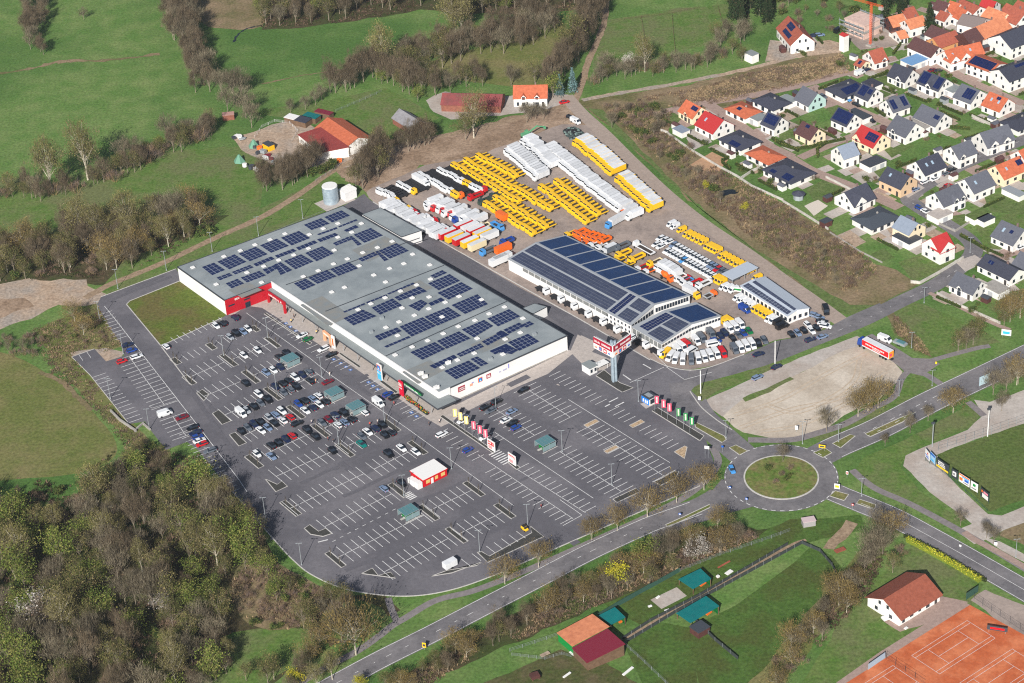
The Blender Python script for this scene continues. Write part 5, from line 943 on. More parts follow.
for (x, y), s, hd, lab in [(T1(720, 318), ('tipper', 'red', 'red', 7), HE, 'red tipper truck at the end of the black chassis rows'), (T1(815, 262), ('flat', 'red', 'grey', 7), HE, 'red flatbed truck with grey load beside the yellow rows'), (T1(795, 348), ('tipper', 'dark green', 'dark green', 7.5), HE, 'dark green tipper truck nearest the chassis rows'), (T1(870, 310), ('tipper', 'dark green', 'dark green', 7.5), HE, 'second dark green tipper truck among the yellow flatbeds'),
                        (T1(650, 305), ('flat', 'orange', 'black', 6), HE, 'orange cabbed flatbed beside the black chassis'), (T1(900, 465), ('container', 'orange', 'orange', 5), E2, 'orange van body standing in front of the yellow flatbeds'), (T1(870, 525), ('tipper', 'light blue', 'light blue', 6.5), E2, 'bright blue tractor unit in the open yard'), (T1(780, 520), ('flat', 'cream', 'cream', 5), HE, 'cream flatbed beside the bright blue tractor unit'),
                        (H4(295, 210), ('container', 'orange', 'orange', 7), E1, 'orange skip body beside the hall corner'), (H4(190, 215), ('tipper', 'light blue', 'grey', 7), HE, 'blue and grey truck parts nearest the asphalt kerb'), (H4(320, 150), ('tipper', 'blue', 'blue', 6), HE, 'blue skip loader near the hall corner'), (H4(290, 275), ('container', 'white', 'white', 8), E1, 'white trailer body pressed against the hall corner'), (H4(265, 290), ('container', 'white', 'white', 8), E1, 'second white trailer body against the hall corner')]:
    place(truck(*s), G((x, y), 1), hd, lab, 'truck' if s[0] != 'container' else 'container', 'mixed vehicles in the yard', .05)
CW = ['yellow', 'white', 'white', 'white', 'yellow', 'white', 'red', 'white', 'red', 'white', 'white', 'red', 'white', 'white', 'white', 'white', 'red']
trow((389, 205), (443, 235), 17, lambda i: ('box', CW[i], 'white', [9, 7.5, 8.2][i % 3]), E1, lambda i: CW[i]+' cabbed box truck', 'the row along the asphalt kerb', 'the tank end of', 'white box trucks along the asphalt', jit=.16)
CX = ['white', 'white', 'red', 'white', 'red', 'white', 'red', 'white', 'blue', 'white', 'white', 'red']
trow((431, 204), (476, 222), 12, lambda i: ('box', CX[i], 'white', [8.6, 7, 9][i % 3]), HE, lambda i: CX[i]+' cabbed box truck', 'the row behind the kerb row', 'the tank end of', 'white box trucks along the asphalt', jit=.16)
CY = ['red', 'yellow', 'red', 'yellow', 'cream', 'white']
trow((447, 236), (478, 247), 5, lambda i: ('container', CY[i], 'white', 7.5), E1, lambda i: CY[i]+' container', 'the container row along the asphalt kerb', 'the tank end of', 'coloured containers'); CV = ['red', 'white', 'red', 'yellow', 'white']
trow((463, 227.5), (489, 238), 5, lambda i: ('container', CV[i], 'white', 7.5), E1, lambda i: CV[i]+' container', 'the second container row', 'the tank end of', 'coloured containers')
trow((543, 290.5), (657, 352), 9, ('chassis', 'white', 'white', 6.6), E2, 'white cabbed chassis truck', 'the line along the hall wall', 'the far end of', 'chassis trucks along the hall wall')
trow((579, 233.5), (604, 241), 6, ('tipper', 'orange', 'orange', 6), HE, 'orange tipper truck', 'the orange row behind the hall', 'the farm end of', 'orange tippers behind the hall')
trow((582, 240.5), (602, 248), 4, lambda i: ('flat', 'orange' if i < 2 else 'white', 'white', 6), HE, lambda i: ('orange' if i < 2 else 'white')+' flatbed truck', 'the second orange row behind the hall', 'the farm end of', 'flatbeds behind the hall')
for f, x, y, s, hd, lab in [(H3, 140, 30, ('pickup', 'yellow', 'yellow', 5.4), HE, 'yellow pickup truck at the corner of the hall roof'), (H3, 400, 145, ('box', 'white', 'grey', 7), HE, 'grey and white box truck behind the hall'), (H3, 490, 115, ('tipper', 'grey', 'grey', 7), HE, 'grey tipper truck behind the hall'), (H3, 500, 165, ('tipper', 'yellow', 'yellow', 7), HE, 'yellow tipper truck nearest the grey tipper'), (H3, 590, 195, ('tipper', 'yellow', 'yellow', 7.5), HE, 'largest yellow tipper truck behind the hall'),
                            (H3, 475, 200, ('pickup', 'yellow', 'yellow', 5.5), HE, 'yellow pickup truck half hidden by the hall roof'), (H3, 535, 235, ('pickup', 'yellow', 'yellow', 5.5), HE, 'second yellow pickup half hidden by the hall roof'), (H3, 640, 130, ('flat', 'white', 'white', 11), E2+math.pi, 'long white articulated flatbed in the open yard'), (H3, 625, 262, ('pickup', 'white', 'red', 6), HE, 'white pickup with red bed behind the hall'), (H3, 680, 280, ('pickup', 'white', 'orange', 6), HE, 'white pickup with orange bed behind the hall'), (H3, 715, 225, ('flat', 'yellow', 'cream', 7), HE, 'cream and yellow flatbed behind the hall'),
                            (H3, 795, 325, ('mixer', 'orange', 'orange', 6.5), E2, 'orange sweeper truck in the aisle behind the hall'), (H3, 985, 372, ('tipper', 'white', 'red', 7), HE, 'white tipper truck loaded with brown soil'), (Y3, 475, 512, ('tipper', 'white', 'white', 7), HE, 'white tipper with dark load near the workshop hall'), (Y3, 520, 582, ('pickup', 'orange', 'silver', 5.6), HE+math.pi, 'orange pickup with silver box in the open yard'), (Y3, 392, 572, ('box', 'yellow', 'white', 8), E2, 'yellow cabbed box truck between the two halls')]:
    place(truck(*s), G(f(x, y), 1), hd, lab, 'truck', 'mixed vehicles behind the hall', .05)
trow(Y3(185, 392), Y3(360, 490), 8, lambda i: ('box', 'white', 'white', 6) if i < 5 else ('pickup', 'white', ['white', 'red', 'light blue'][i-5], 5.6), HE, lambda i: 'white box van' if i < 5 else 'white pickup', 'the row behind the orange sweeper', 'the farm end of', 'white vans behind the hall')
def vrow(a, b, n, cols, kind, where, heading=HE, end='the farm end', grp='vehicles for sale in rows'):
    a, b = G(a, .8), G(b, .8); r = random.Random(n)
    for i in range(n):
        c = cols(i) if callable(cols) else cols; place(car(kind, c), a+(b-a)*(i/max(1, n-1)), heading+r.uniform(-.04, .04), '%s %s, %s from %s of %s' % (c, kind, nth(i), end, where), 'van' if kind in (VA, MI) else 'car', grp, sc=.82 if kind == VA else 1)
vrow(Y3(225, 278), Y3(545, 455), 15, lambda i: 'light blue' if i == 5 else 'white', HB_, 'the front row of cars for sale'); vrow(Y3(270, 235), Y3(690, 465), 19, lambda i: 'silver blue' if i in (0, 11, 12) else 'red' if i == 13 else 'grey' if i > 13 else 'white', HB_, 'the second row of cars for sale')
vrow(Y3(150, 232), Y3(180, 247), 2, 'white', HB_, 'the small group before the front row'); vrow(Y3(180, 190), Y3(240, 215), 3, 'white', HB_, 'the small group before the second row')
vrow(Y3(560, 468), Y3(600, 490), 3, 'yellow', VA, 'the yellow vans below the front row'); vrow(Y3(615, 525), Y3(680, 545), 3, lambda i: 'white', VA, 'the vans beside the grey carport')
vrow(Y3(255, 95), Y3(280, 112), 2, 'white', VA, 'the white pair along the lane'); vrow(Y3(325, 135), Y3(326, 136), 1, 'yellow', VA, 'the single van beside the white pair')
vrow(Y3(365, 165), Y3(475, 218), 5, 'yellow', VA, 'the first yellow van group along the lane'); vrow(Y3(508, 248), Y3(570, 278), 4, 'yellow', VA, 'the second yellow van group along the lane'); vrow(Y3(605, 312), Y3(795, 415), 8, 'yellow', VA, 'the third yellow van group along the lane')
vrow(Y3(840, 462), Y3(841, 463), 1, 'yellow', VA, 'the van behind the workshop hall')
vrow(Y4(95, 325), Y4(180, 378), 4, 'white', VA, 'the white vans beside the workshop hall'); vrow(Y4(218, 402), Y4(295, 445), 4, 'yellow', VA, 'the yellow vans beside the workshop hall'); vrow(Y4(312, 470), Y4(340, 482), 2, 'white', VA, 'the white pair beside the workshop hall')
def spots(f, where, grp, *L):
    n = {}
    for x, y, c, k, hd in L: n[(c, k)] = n.get((c, k), 0)+1
    i = {}
    for x, y, c, k, hd in L:
        q = (c, k); i[q] = i.get(q, 0)+1
        lab = '%s %s in %s' % (c, k, where) if n[q] == 1 else '%s %s, %s of its colour in %s' % (c, k, nth(i[q]-1), where)
        p = G(f(x, y), .8); a = G(f(x+hd[0]*20, y+hd[1]*20), .8)-p
        place(car(k, c), p, math.atan2(a.y, a.x), lab, 'van' if k in (VA, MI) else 'car', grp)
spots(K9, 'the front dealer row counted from the yellow van', 'vans in the front dealer row', (215, 290, 'yellow', VA, (-1, .8)), (262, 315, 'white', VA, (-1, 1.1)), (308, 333, 'white', VA, (-.6, 1.2)), (366, 342, 'white', VA, (-.1, 1)), (437, 343, 'grey', VA, (.1, 1)), (495, 333, 'white', VA, (.3, 1)), (547, 320, 'white', VA, (.5, 1)), (598, 305, 'white', VA, (.6, 1)), (650, 290, 'white', VA, (.7, 1)), (705, 283, 'red', VA, (.7, 1)))
spots(K9, 'the dealer yard middle counted from the yellow van', 'vans in the middle of the dealer yard', (322, 258, 'white', VA, (.6, .6)), (358, 232, 'white', VA, (.8, .6)), (398, 216, 'red', VA, (.8, .6)), (440, 262, 'white', MI, (1, -.6)), (540, 265, 'grey', SA, (1, -.3)), (625, 205, 'white', MI, (1, -.2)), (645, 170, 'blue', SA, (1, .2)))
spots(K9, 'the dealer row along the showroom wall', 'vehicles along the showroom wall', (478, 178, 'white', VA, (.8, .9)), (525, 158, 'grey', VA, (.8, .9)), (605, 120, 'grey', VA, (.8, .9)), (685, 132, 'dark blue', HB_, (.8, .8)), (722, 108, 'dark blue', SU, (.8, .8)), (760, 75, 'white', VA, (.8, .8)), (810, 62, 'white', VA, (.8, .8)), (855, 40, 'white', VA, (.8, .8)), (715, 18, 'yellow', VA, (.8, .5)), (765, 14, 'yellow', VA, (.8, .5)), (790, 152, 'black', SA, (.8, .9)), (838, 122, 'grey', SA, (.8, .8)), (882, 107, 'blue', HB_, (.8, .8)), (930, 90, 'green', HB_, (.8, .8)))
spots(K9, 'the dealer row facing the village road', 'vehicles facing the village road', (805, 252, 'grey', VA, (.7, 1)), (855, 240, 'white', VA, (.7, 1)), (905, 224, 'white', VA, (.7, 1)), (955, 210, 'white', VA, (.7, 1)), (1008, 197, 'black', SU, (.7, 1)), (1060, 172, 'grey', SU, (.8, 1)), (1012, 287, 'dark blue', SA, (1, -.3)))
spots(Y4, 'the customer stalls beside the workshop hall gable', 'cars beside the workshop gable', (460, 575, 'black', HB_, (.8, .8)), (503, 563, 'silver blue', HB_, (.8, .8)), (545, 547, 'black', HB_, (.8, .8)), (572, 508, 'white', HB_, (.8, .7)), (597, 547, 'white', SA, (.8, .8)), (633, 530, 'black', HB_, (.8, .7)), (620, 445, 'silver blue', SU, (.8, .2)), (650, 455, 'silver blue', HB_, (.8, .2)), (668, 482, 'black', SA, (1, .1)), (680, 500, 'white', SA, (1, .2)), (695, 518, 'white', SU, (1, .2)), (693, 414, 'black', VA, (.4, 1)), (590, 608, 'dark blue', ES, (1, -.35)), (672, 588, 'silver blue', SA, (1, -.35)), (378, 492, 'black', VA, (1, -.5)), (398, 520, 'black', VA, (1, -.4)), (140, 405, 'blue', VA, (.8, .5)))
a, b = G(Z(855, 335, 20.48)(190, 190), 1.2), G(Z(855, 335, 20.48)(740, 470), 1.2)
hd = ang(b, a); u = uv(hd); c = (a+b)/2; L = (b-a).length; L = max(11.5, min(L, 13.6))
t = thing('articulated_lorry', 'red and white articulated lorry with blue cab on the edge of the gravel lot', 'lorry', (c.x, c.y, .07), hd)
mb = MB(); mb.box(0, 0, 1.1, 3.9, L, 2.5, 0, 0); mb.build('trailer', boxw, t); mb = MB()
for s in (-1, 1): mb.box(.1, s*1.26, 1.55, 3.75, L-.3, .04, 0, 0)
pn = mb.build('red_panel', redp, t); mb = MB()
for s in (-1, 1): scribble(mb, Vector((L*.36*s, s*1.27)), Vector((-s, 0)), Vector((0, s)), 12, L*.7, .5, 71, 0, (0, 0, 2.5)); scribble(mb, Vector((L*.1*s, s*1.27)), Vector((-s, 0)), Vector((0, s)), 6, L*.3, .4, 72, 0, (0, 0, 1.85))
mb.build('lettering', whitep, pn); mb = MB(); mb.box(-L/2-.02, 0, 1.2, 3.8, .05, 2.4, 0, 0); mb.box(-L/2-.05, .3, 1.9, 3.0, .05, 1.2, 0, 1); mb.build('rear_door', [mat('amber_marking', rgb(236, 150, 40), .5), pink], t)
cab(t, L/2+2.4, paintm('blue'), 2.5, 3.3, 2.2, .5); mb = MB(); mb.box(.5, 0, .7, 1.0, L+2.5, 1.0); mb.build('chassis', chas, t); wheels(t, (L/2+1.2, L/2-.8, -L/2+1.6, -L/2+2.9, -L/2+4.2), 1.2, .5, .35)
g = G(Y5(520, 240)); t = thing('car_trailer', 'small silver trailer with sheet cover behind the white van', 'trailer', (g.x, g.y, .07), E2+.15); mb = MB(); mb.box(0, 0, .5, 1.3, 5, 2.0, 0, 0); mb.box(.3, 0, 1.3, 1.6, 3, 1.6, 0, 1); mb.build('bed', [galv, glassb], t); wheels(t, (-.4, .4), 1.1, .3)
g = G(T2(180, 190)); t = thing('excavator', 'green excavator with raised arm behind the white trucks', 'excavator', (g.x, g.y, .05), .5); gp = paintm('green')
for s in (-1, 1): mb = MB(); mb.box(0, s*1.1, 0, .9, 3.8, .6); mb.build('track', chas, t)
mb = MB(); mb.box(-.4, 0, 1.0, 2.3, 3.2, 2.4); mb.box(.6, .7, 2.3, 3.1, 1.4, 1.0); mb.build('house', mat('pale_green_paint', rgb(90, 150, 110), .5), t); mb = MB(); mb.hexa([(1, -.25, 1.6), (5.5, -.2, 3.6), (5.5, .2, 3.6), (1, .25, 1.6)], [(1, -.25, 2.2), (5.5, -.2, 4.2), (5.5, .2, 4.2), (1, .25, 2.2)]); bo = mb.build('boom', MATS['pale_green_paint'], t)
mb = MB(); mb.hexa([(5.3, -.18, 3.6), (9, -.15, 2.2), (9, .15, 2.2), (5.3, .18, 3.6)], [(5.3, -.18, 4.1), (9, -.15, 2.7), (9, .15, 2.7), (5.3, .18, 4.1)]); mb.box(9.1, 0, 1.5, 2.5, .8, 1.0); mb.build('arm', MATS['pale_green_paint'], t)
r = random.Random(5); pc = [G(T2(*q)) for q in ((425, 150), (520, 118), (595, 190), (500, 215))]; mb = MB()
cx = sum(pc, Vector((0, 0)))/4
for i in range(220):
    s, q = r.random(), r.random(); p = (pc[0]*(1-s)+pc[1]*s)*(1-q)+(pc[3]*(1-s)+pc[2]*s)*q-cx; z = r.uniform(.2, 2.2)*math.sin(math.pi*max(.1, min(.9, s)))*math.sin(math.pi*max(.12, min(.9, q)))
    mb.box(p.x, p.y, max(0, z-.5), z+.3, r.uniform(.5, 1.2), r.uniform(.4, 1.0), r.random()*3, r.randrange(3))
tag(mb.build('scrap_heap', [mat('scrap_dark', rgb(60, 72, 70), .8), mat('scrap_pale', rgb(110, 128, 122), .8), chas], None, (cx.x, cx.y, .05)), 'dark heap of crates and scrap beside the upper yellow box trucks', 'heap')
skin = mat('skin', rgb(200, 150, 125), .7)
def person(px, label, top, legs, rz=0, seated=False):
    g = G(px); t = thing('person', label, 'person', (g.x, g.y, .07), rz)
    me = bpy.data.meshes.new('person'); J = [(0, 0, .95), (0, 0, 1.2), (0, 0, 1.42), (0, .02, 1.55), (0, .04, 1.66), (0, .03, 1.76), (.19, 0, 1.4), (.25, -.04, 1.12), (.22, .12, .9), (-.19, 0, 1.4), (-.25, .05, 1.12), (-.22, -.05, .9), (.1, 0, .88), (.11, .14, .48), (.11, .08, .06), (.11, .22, .03), (-.1, 0, .88), (-.11, -.06, .48), (-.11, -.2, .08), (-.11, -.06, .03)]
    E = [(0, 1), (1, 2), (2, 3), (3, 4), (4, 5), (2, 6), (6, 7), (7, 8), (2, 9), (9, 10), (10, 11), (0, 12), (12, 13), (13, 14), (14, 15), (0, 16), (16, 17), (17, 18), (18, 19)]
    Rr = [.14, .14, .15, .06, .1, .08, .07, .05, .04, .07, .05, .04, .1, .07, .05, .035, .1, .07, .05, .035]
    me.from_pydata(J, E, []); o = bpy.data.objects.new('body', me); COL.objects.link(o); o.parent = t
    md = o.modifiers.new('skin', 'SKIN'); md.use_smooth_shade = True; lay = me.skin_vertices[0] if me.skin_vertices else None
    if lay is None:
        import bmesh
        bm = bmesh.new(); bm.from_mesh(me); bm.verts.layers.skin.verify(); bm.to_mesh(me); bm.free(); lay = me.skin_vertices[0]
    for i, v in enumerate(lay.data): v.radius = (Rr[i], Rr[i]*.85); v.use_root = (i == 0)
    sd = o.modifiers.new('sub', 'SUBSURF'); sd.levels = 1; sd.render_levels = 1; me.materials.append(skin)
    mb = MB(); mb.tube((0, 0, .88), (0, 0, 1.1), .19, .17, 10); mb.tube((0, 0, 1.1), (0, 0, 1.46), .17, .2, 10)
    for s, dy in ((1, .1), (-1, -.02)): mb.tube((s*.2, 0, 1.43), (s*.26, dy*.2, 1.1), .085, .07, 8)
    mb.build('jacket', mat(top[0]+'_cloth', rgb(*top[1]), .9), t); mb = MB()
    for s, d in ((1, .11), (-1, -.08)): mb.tube((s*.1, 0, .9), (s*.11, d, .48), .12, .085, 8); mb.tube((s*.11, d, .48), (s*.11, d-.08, .07), .085, .06, 8)
    mb.build('trousers', mat(legs[0]+'_cloth', rgb(*legs[1]), .9), t); mb = MB(); mb.tube((0, .02, 1.68), (0, .02, 1.8), .115, .07, 10); mb.build('hair', mat('brown_hair', rgb(60, 44, 34), .9), t); return t
DK, RD, BL, WT, JN = ('dark', (40, 42, 50)), ('red', (190, 40, 40)), ('blue', (60, 100, 160)), ('pale', (214, 208, 200)), ('denim', (56, 66, 92))
for px, lab, a_, b_, rz in [(CZ(614, 245), 'person in pale clothes walking beside the teal shelter', WT, WT, .6), (CZ(518, 292), 'person in an orange top between two dark cars', ('orange', (226, 160, 110)), WT, 1), (A1(915, 122), 'person in dark clothes on the pavement by the red portal', DK, DK, 2), (A1(897, 155), 'person in yellow on the pavement edge by the front stalls', ('yellow', (214, 170, 60)), DK, .3), (C1(0, 0) and Z(250, 260)(455, 505), 'person in yellow on the pavement near the peach portal', ('yellow', (214, 170, 60)), JN, .3), (G2(610, 245), 'person in dark clothes beside the trolley bay marking', DK, DK, 1), (G2(680, 225), 'person in pale jacket near the shop corner', WT, DK, 2), (G2(370, 105), 'person in a red jacket crossing the aisle beside the white van', RD, DK, 1.4), (G2(258, 228), 'person in a pale top behind parked cars by the lamp', WT, DK, 1), (G2(205, 245), 'person in red standing behind a white car', RD, DK, .4), (B1(875, 415), 'person in dark red walking between two rows of cars', ('maroon', (120, 40, 50)), DK, 1), (B1(912, 430), 'person in dark clothes walking near the lamp post', DK, DK, 1), (B1(763, 298), 'person in a pale top beside the planted strip', WT, JN, 1.8), (D1(965, 262), 'person in dark red crossing the empty stalls', ('maroon', (120, 40, 50)), DK, .6)]: person(px, lab, a_, b_, rz)
# ================================================================ HOUSES
tile_o = mat('orange_tiles', rgb(190, 102, 70), .85, rgb(166, 86, 56), .9, vary=.06); tile_r = mat('red_tiles', rgb(164, 44, 44), .8, rgb(164, 40, 40), 1.2, vary=.04)
tile_rd = mat('old_red_tiles', rgb(160, 86, 66), .9, rgb(138, 72, 56), 1.0, vary=.08); tile_d = mat('dark_tiles', rgb(62, 64, 76), .7, rgb(54, 56, 68), 1.2, vary=.12); tile_g = mat('grey_tiles', rgb(92, 94, 102), .75, rgb(82, 84, 93), 1.2, vary=.08)
tile_b = mat('brown_tiles', rgb(88, 58, 56), .8, rgb(76, 50, 50), 1.2, vary=.05); tile_lg = mat('pale_grey_tiles', rgb(132, 142, 156), .7, rgb(122, 132, 146), 1.0); tile_old = mat('weathered_tiles', rgb(204, 130, 92), .9, rgb(178, 108, 76), .7, vary=.06)
tile_br = mat('terracotta_tiles', rgb(146, 80, 60), .85, rgb(128, 68, 50), .9); sheetr = mat('maroon_sheet', rgb(116, 34, 50), .5); sheetg = mat('teal_sheet', rgb(14, 106, 104), .45, rgb(12, 96, 96), .4)
creamw = mat('cream_render', rgb(226, 210, 178), .85); beigew = mat('beige_render', rgb(206, 176, 142), .85); mintw = mat('mint_render', rgb(172, 198, 192), .8); brickw = mat('brick_wall', rgb(140, 88, 70), .9, rgb(120, 74, 60), 1.0); timber = mat('dark_timber', rgb(86, 50, 44), .9, rgb(72, 42, 38), .8)
door_m = mat('house_door', rgb(70, 66, 64), .5); frame_m = mat('window_frame', rgb(205, 205, 203), .6)
GV = [math.radians(-55), math.radians(33)]
def house(label, p0, p1, W, roofm, wallm=plast, eave=3.6, ridge=7.6, snap=True, name='house', cat='house', wins=True, chim=True, pvs=None, dorm=None, sky=0, gm=None, over=.45, group='houses of the village'):
    a, b = G(p0, ridge), G(p1, ridge); L = (b-a).length; an = ang(a, b)
    if snap: g0 = min(GV, key=lambda v: abs(math.atan2(math.sin(v-an), math.cos(v-an)))); an = an+.6*math.atan2(math.sin(g0-an), math.cos(g0-an))
    c = (a+b)/2; t = thing(name, label, cat, (c.x, c.y, 0), an, group); h = L/2; w = W/2
    mb = MB(); zw = eave-.05; zr = ridge-.2
    mb.add([(-h, -w, 0), (h, -w, 0), (h, w, 0), (-h, w, 0), (-h, -w, zw), (h, -w, zw), (h, w, zw), (-h, w, zw), (-h, 0, zr), (h, 0, zr)], [(0, 1, 5, 4), (2, 3, 7, 6)], 0)
    mb.f += [(1, 2, 6, 9, 5), (3, 0, 4, 8, 7)]; mb.m += [1, 1]; mb.build('wall', [wallm, gm or wallm], t)
    sl = (ridge-eave)/w; e = over; mb = MB(); ze = eave-sl*e
    for s in (-1, 1):
        q = [(-h-.3, s*(w+e), ze), (h+.3, s*(w+e), ze), (h+.3, 0, ridge), (-h-.3, 0, ridge)]
        if s > 0: q = q[::-1]
        mb.hexa([(x, y, z-.16) for x, y, z in q], q)
    rf = mb.build('roof', roofm, t)
    if chim: mb = MB(); mb.box(h*.3, w*.12, ridge-.9, ridge+.9, .6, .6); mb.build('chimney', mat('chimney_brick', rgb(120, 100, 94), .9), rf)
    for k in range(sky):
        s = -1 if k % 2 == 0 else 1; x = -h*.4+h*.8*(k/max(1, sky-1)); y0, y1 = .35*w, .58*w
        f = lambda y: ridge-sl*y+.05
        mb = MB(); q = [(x-.45, s*y1, f(y1)), (x+.45, s*y1, f(y1)), (x+.45, s*y0, f(y0)), (x-.45, s*y0, f(y0))]; q = q if s < 0 else q[::-1]; mb.hexa([(a_, b_, c_-.03) for a_, b_, c_ in q], [(a_, b_, c_+.05) for a_, b_, c_ in q]); mb.build('roof_window', mat('roof_glass', rgb(150, 170, 186), .1, spec=.8), rf)
    if wins:
        n = max(2, int(L/3.2)); D = .08; c_ = 0
        for s in (-1, 1):
            for i in range(n):
                x = -h+L*(i+.5)/n; isd = (s == -1 and i == n-1); mb = MB()
                if isd: mb.box(x, s*(w+.02), .05, 2.2, 1.1, D); mb.build('door', door_m, t)
                else:
                    mb.box(x, s*(w+.02), .5 if (i+c_) % 3 == 0 else .95, 2.2, 1.5 if (i % 2) else 1.1, D)
                    wn = mb.build('window', glass, t); 
                    if eave > 5: mb = MB(); mb.box(x, s*(w+.02), 3.5, 4.7, 1.1, D); mb.build('window', glass, t)
            for y in (-w*.45, w*.45):
                mb = MB(); mb.box(s*(h+.02), y, .9, 2.2, D, 1.2); mb.build('window', glass, t)
            if ridge > 6:
                zt = eave+.3 if eave < 5 else eave-.9
                for y in (-w*.25, w*.25): mb = MB(); mb.box(s*(h+.02), y, min(zt, ridge-2.6), min(zt+1.3, ridge-1.4), D, .95); mb.build('window', glass, t)
    if pvs:
        for (s, x0, x1, y0, y1) in pvs:
            f = lambda y: ridge-sl*y+.06; nx = max(1, int(round((x1-x0)*L/1.1))); ny = max(1, int(round((y1-y0)*math.hypot(w, ridge-eave)/1.7))); mb = MB()
            for i in range(nx):
                for j in range(ny):
                    xa, xb = -h+L*(x0+(x1-x0)*(i+.04)/nx), -h+L*(x0+(x1-x0)*(i+.96)/nx); ya, yb = w*(y0+(y1-y0)*(j+.03)/ny), w*(y0+(y1-y0)*(j+.97)/ny)
                    q = [(xa, s*yb, f(yb)), (xb, s*yb, f(yb)), (xb, s*ya, f(ya)), (xa, s*ya, f(ya))]; q = q if s < 0 else q[::-1]
                    mb.hexa([(a_, b_, c2-.02) for a_, b_, c2 in q], [(a_, b_, c2+.07) for a_, b_, c2 in q])
            mb.build('solar_array', pv, rf)
    if dorm:
        for (s, x, wd) in (dorm if isinstance(dorm, list) else [dorm]):
            x = -h+L*x; zt = min(ridge-.4, eave+.4+wd*.5); y0 = w+.35
            mb = MB(); mb.add([(x-wd/2, s*y0, 0), (x+wd/2, s*y0, 0), (x+wd/2, s*y0, eave+.4), (x, s*y0, zt-.25), (x-wd/2, s*y0, eave+.4), (x-wd/2, s*.2, eave+.4), (x+wd/2, s*.2, eave+.4), (x, s*.2, zt-.25)], [(0, 1, 2, 3, 4), (4, 3, 7, 5), (2, 6, 7, 3), (0, 4, 5), (1, 6, 2)]); dm = mb.build('cross_gable', wallm, t)
            mb = MB(); k = (zt-eave-.4)/(wd/2); o_ = .3
            for r_ in (-1, 1):
                q = [(x+r_*(wd/2+o_), s*(y0+o_), eave+.4-k*o_), (x, s*(y0+o_), zt), (x, 0, zt), (x+r_*(wd/2+o_), 0, eave+.4-k*o_)]
                if (r_ > 0) == (s < 0): pass
                else: q = q[::-1]
                mb.hexa([(a_, b_, c_-.14) for a_, b_, c_ in q], q)
            mb.build('gable_roof', roofm, dm); mb = MB(); mb.box(x, s*(y0+.02), eave-.9, eave+.4, 1.3, .08); mb.build('window', glass, dm); mb = MB(); mb.box(x, s*(y0+.02), .3, 2.2, 1.6, .08); mb.build('window', glass, dm)
    return t
def hip(label, pc, L, W, an, roofm, wallm=plast, eave=2.8, top=4.6, fr=.3, name='bungalow', cat='house', over=.7, pvk=None, group='houses of the village'):
    c = G(pc, top); t = thing(name, label, cat, (c.x, c.y, 0), an, group); h, w = L/2, W/2
    mb = MB(); mb.box(0, 0, 0, eave, L, W); mb.build('wall', wallm, t); mb = MB(); e = over; x = h*fr
    b = [(-h-e, -w-e, eave), (h+e, -w-e, eave), (h+e, w+e, eave), (-h-e, w+e, eave)]
    mb.add([(p[0], p[1], eave-.12) for p in b]+b+[(-x, 0, top), (x, 0, top)], [(0, 1, 5, 4), (1, 2, 6, 5), (2, 3, 7, 6), (3, 0, 4, 7), (4, 5, 9, 8), (5, 6, 9), (6, 7, 8, 9), (7, 4, 8), (3, 2, 1, 0)]); rf = mb.build('roof', roofm, t)
    for s in (-1, 1):
        n = max(2, int(L/3.5))
        for i in range(n):
            mb = MB(); mb.box(-h+L*(i+.5)/n, s*(w+.02), .3 if i % 2 else .9, 2.2, 1.7, .08); mb.build('window', glass, t)
        mb = MB(); mb.box(s*(h+.02), 0, .9, 2.2, .08, 1.6); mb.build('window', glass, t)
    mb = MB(); mb.box(h*.2, .6, top-.6, top+.5, .55, .55); mb.build('chimney', concrete, rf)
    if pvk:
        for (x0, x1, y0, y1) in pvk:                # on the slope facing -y
            f = lambda y: top-(top-eave)*abs(y)/(w+e)+.05; mb = MB(); nx = max(1, round((x1-x0)/1.1)); ny = max(1, round((y1-y0)/1.7))
            for i in range(nx):
                for j in range(ny):
                    xa, xb = x0+(x1-x0)*(i+.04)/nx, x0+(x1-x0)*(i+.96)/nx; ya, yb = -(y0+(y1-y0)*(j+.03)/ny), -(y0+(y1-y0)*(j+.97)/ny)
                    q = [(xa, yb, f(yb)), (xb, yb, f(yb)), (xb, ya, f(ya)), (xa, ya, f(ya))]; mb.hexa([(a_, b_, c2-.02) for a_, b_, c2 in q], [(a_, b_, c2+.07) for a_, b_, c2 in q])
            mb.build('solar_array', pv, rf)
    return t
def flat(label, pc, L, W, h, an, wallm=plast, roofm=membr2, name='garage', cat='garage', doors=1, group='garages of the village'):
    c = G(pc, h); t = thing(name, label, cat, (c.x, c.y, 0), an, group); mb = MB(); mb.box(0, 0, 0, h-.15, L, W); mb.build('wall', wallm, t)
    mb = MB(); mb.box(0, 0, h-.15, h, L+.3, W+.3); mb.build('roof', roofm, t)
    for k in range(doors): mb = MB(); mb.box(-L/2+L*(k+.5)/max(1, doors), -W/2-.02, .05, 2.1, 2.3, .08); mb.build('door', mat('garage_door', rgb(170, 172, 174), .6), t)
    return t
A_, B_ = GV
house('orange roofed cream house with small solar panel at the edge of the scrub', V3(185, 268), V3(275, 322), 9, tile_o, creamw, 3.4, 7.0, pvs=[(-1, .55, .95, .15, .5)], dorm=(-1, .55, 2.6))
house('bright red roofed white house beside the orange roofed cream house', V3(310, 345), V3(432, 408), 11.5, tile_r, plast, 3.4, 7.6, sky=1)
hip('dark pyramid roofed white bungalow below the bright red roof', V3(545, 520), 13, 11, A_, tile_d, pvk=[(-1, 4.5, 3.2, 5.6)])
hip('low orange hipped bungalow between two dark roofed bungalows', V6(720, 352), 13, 9, A_, tile_o, top=4.4)
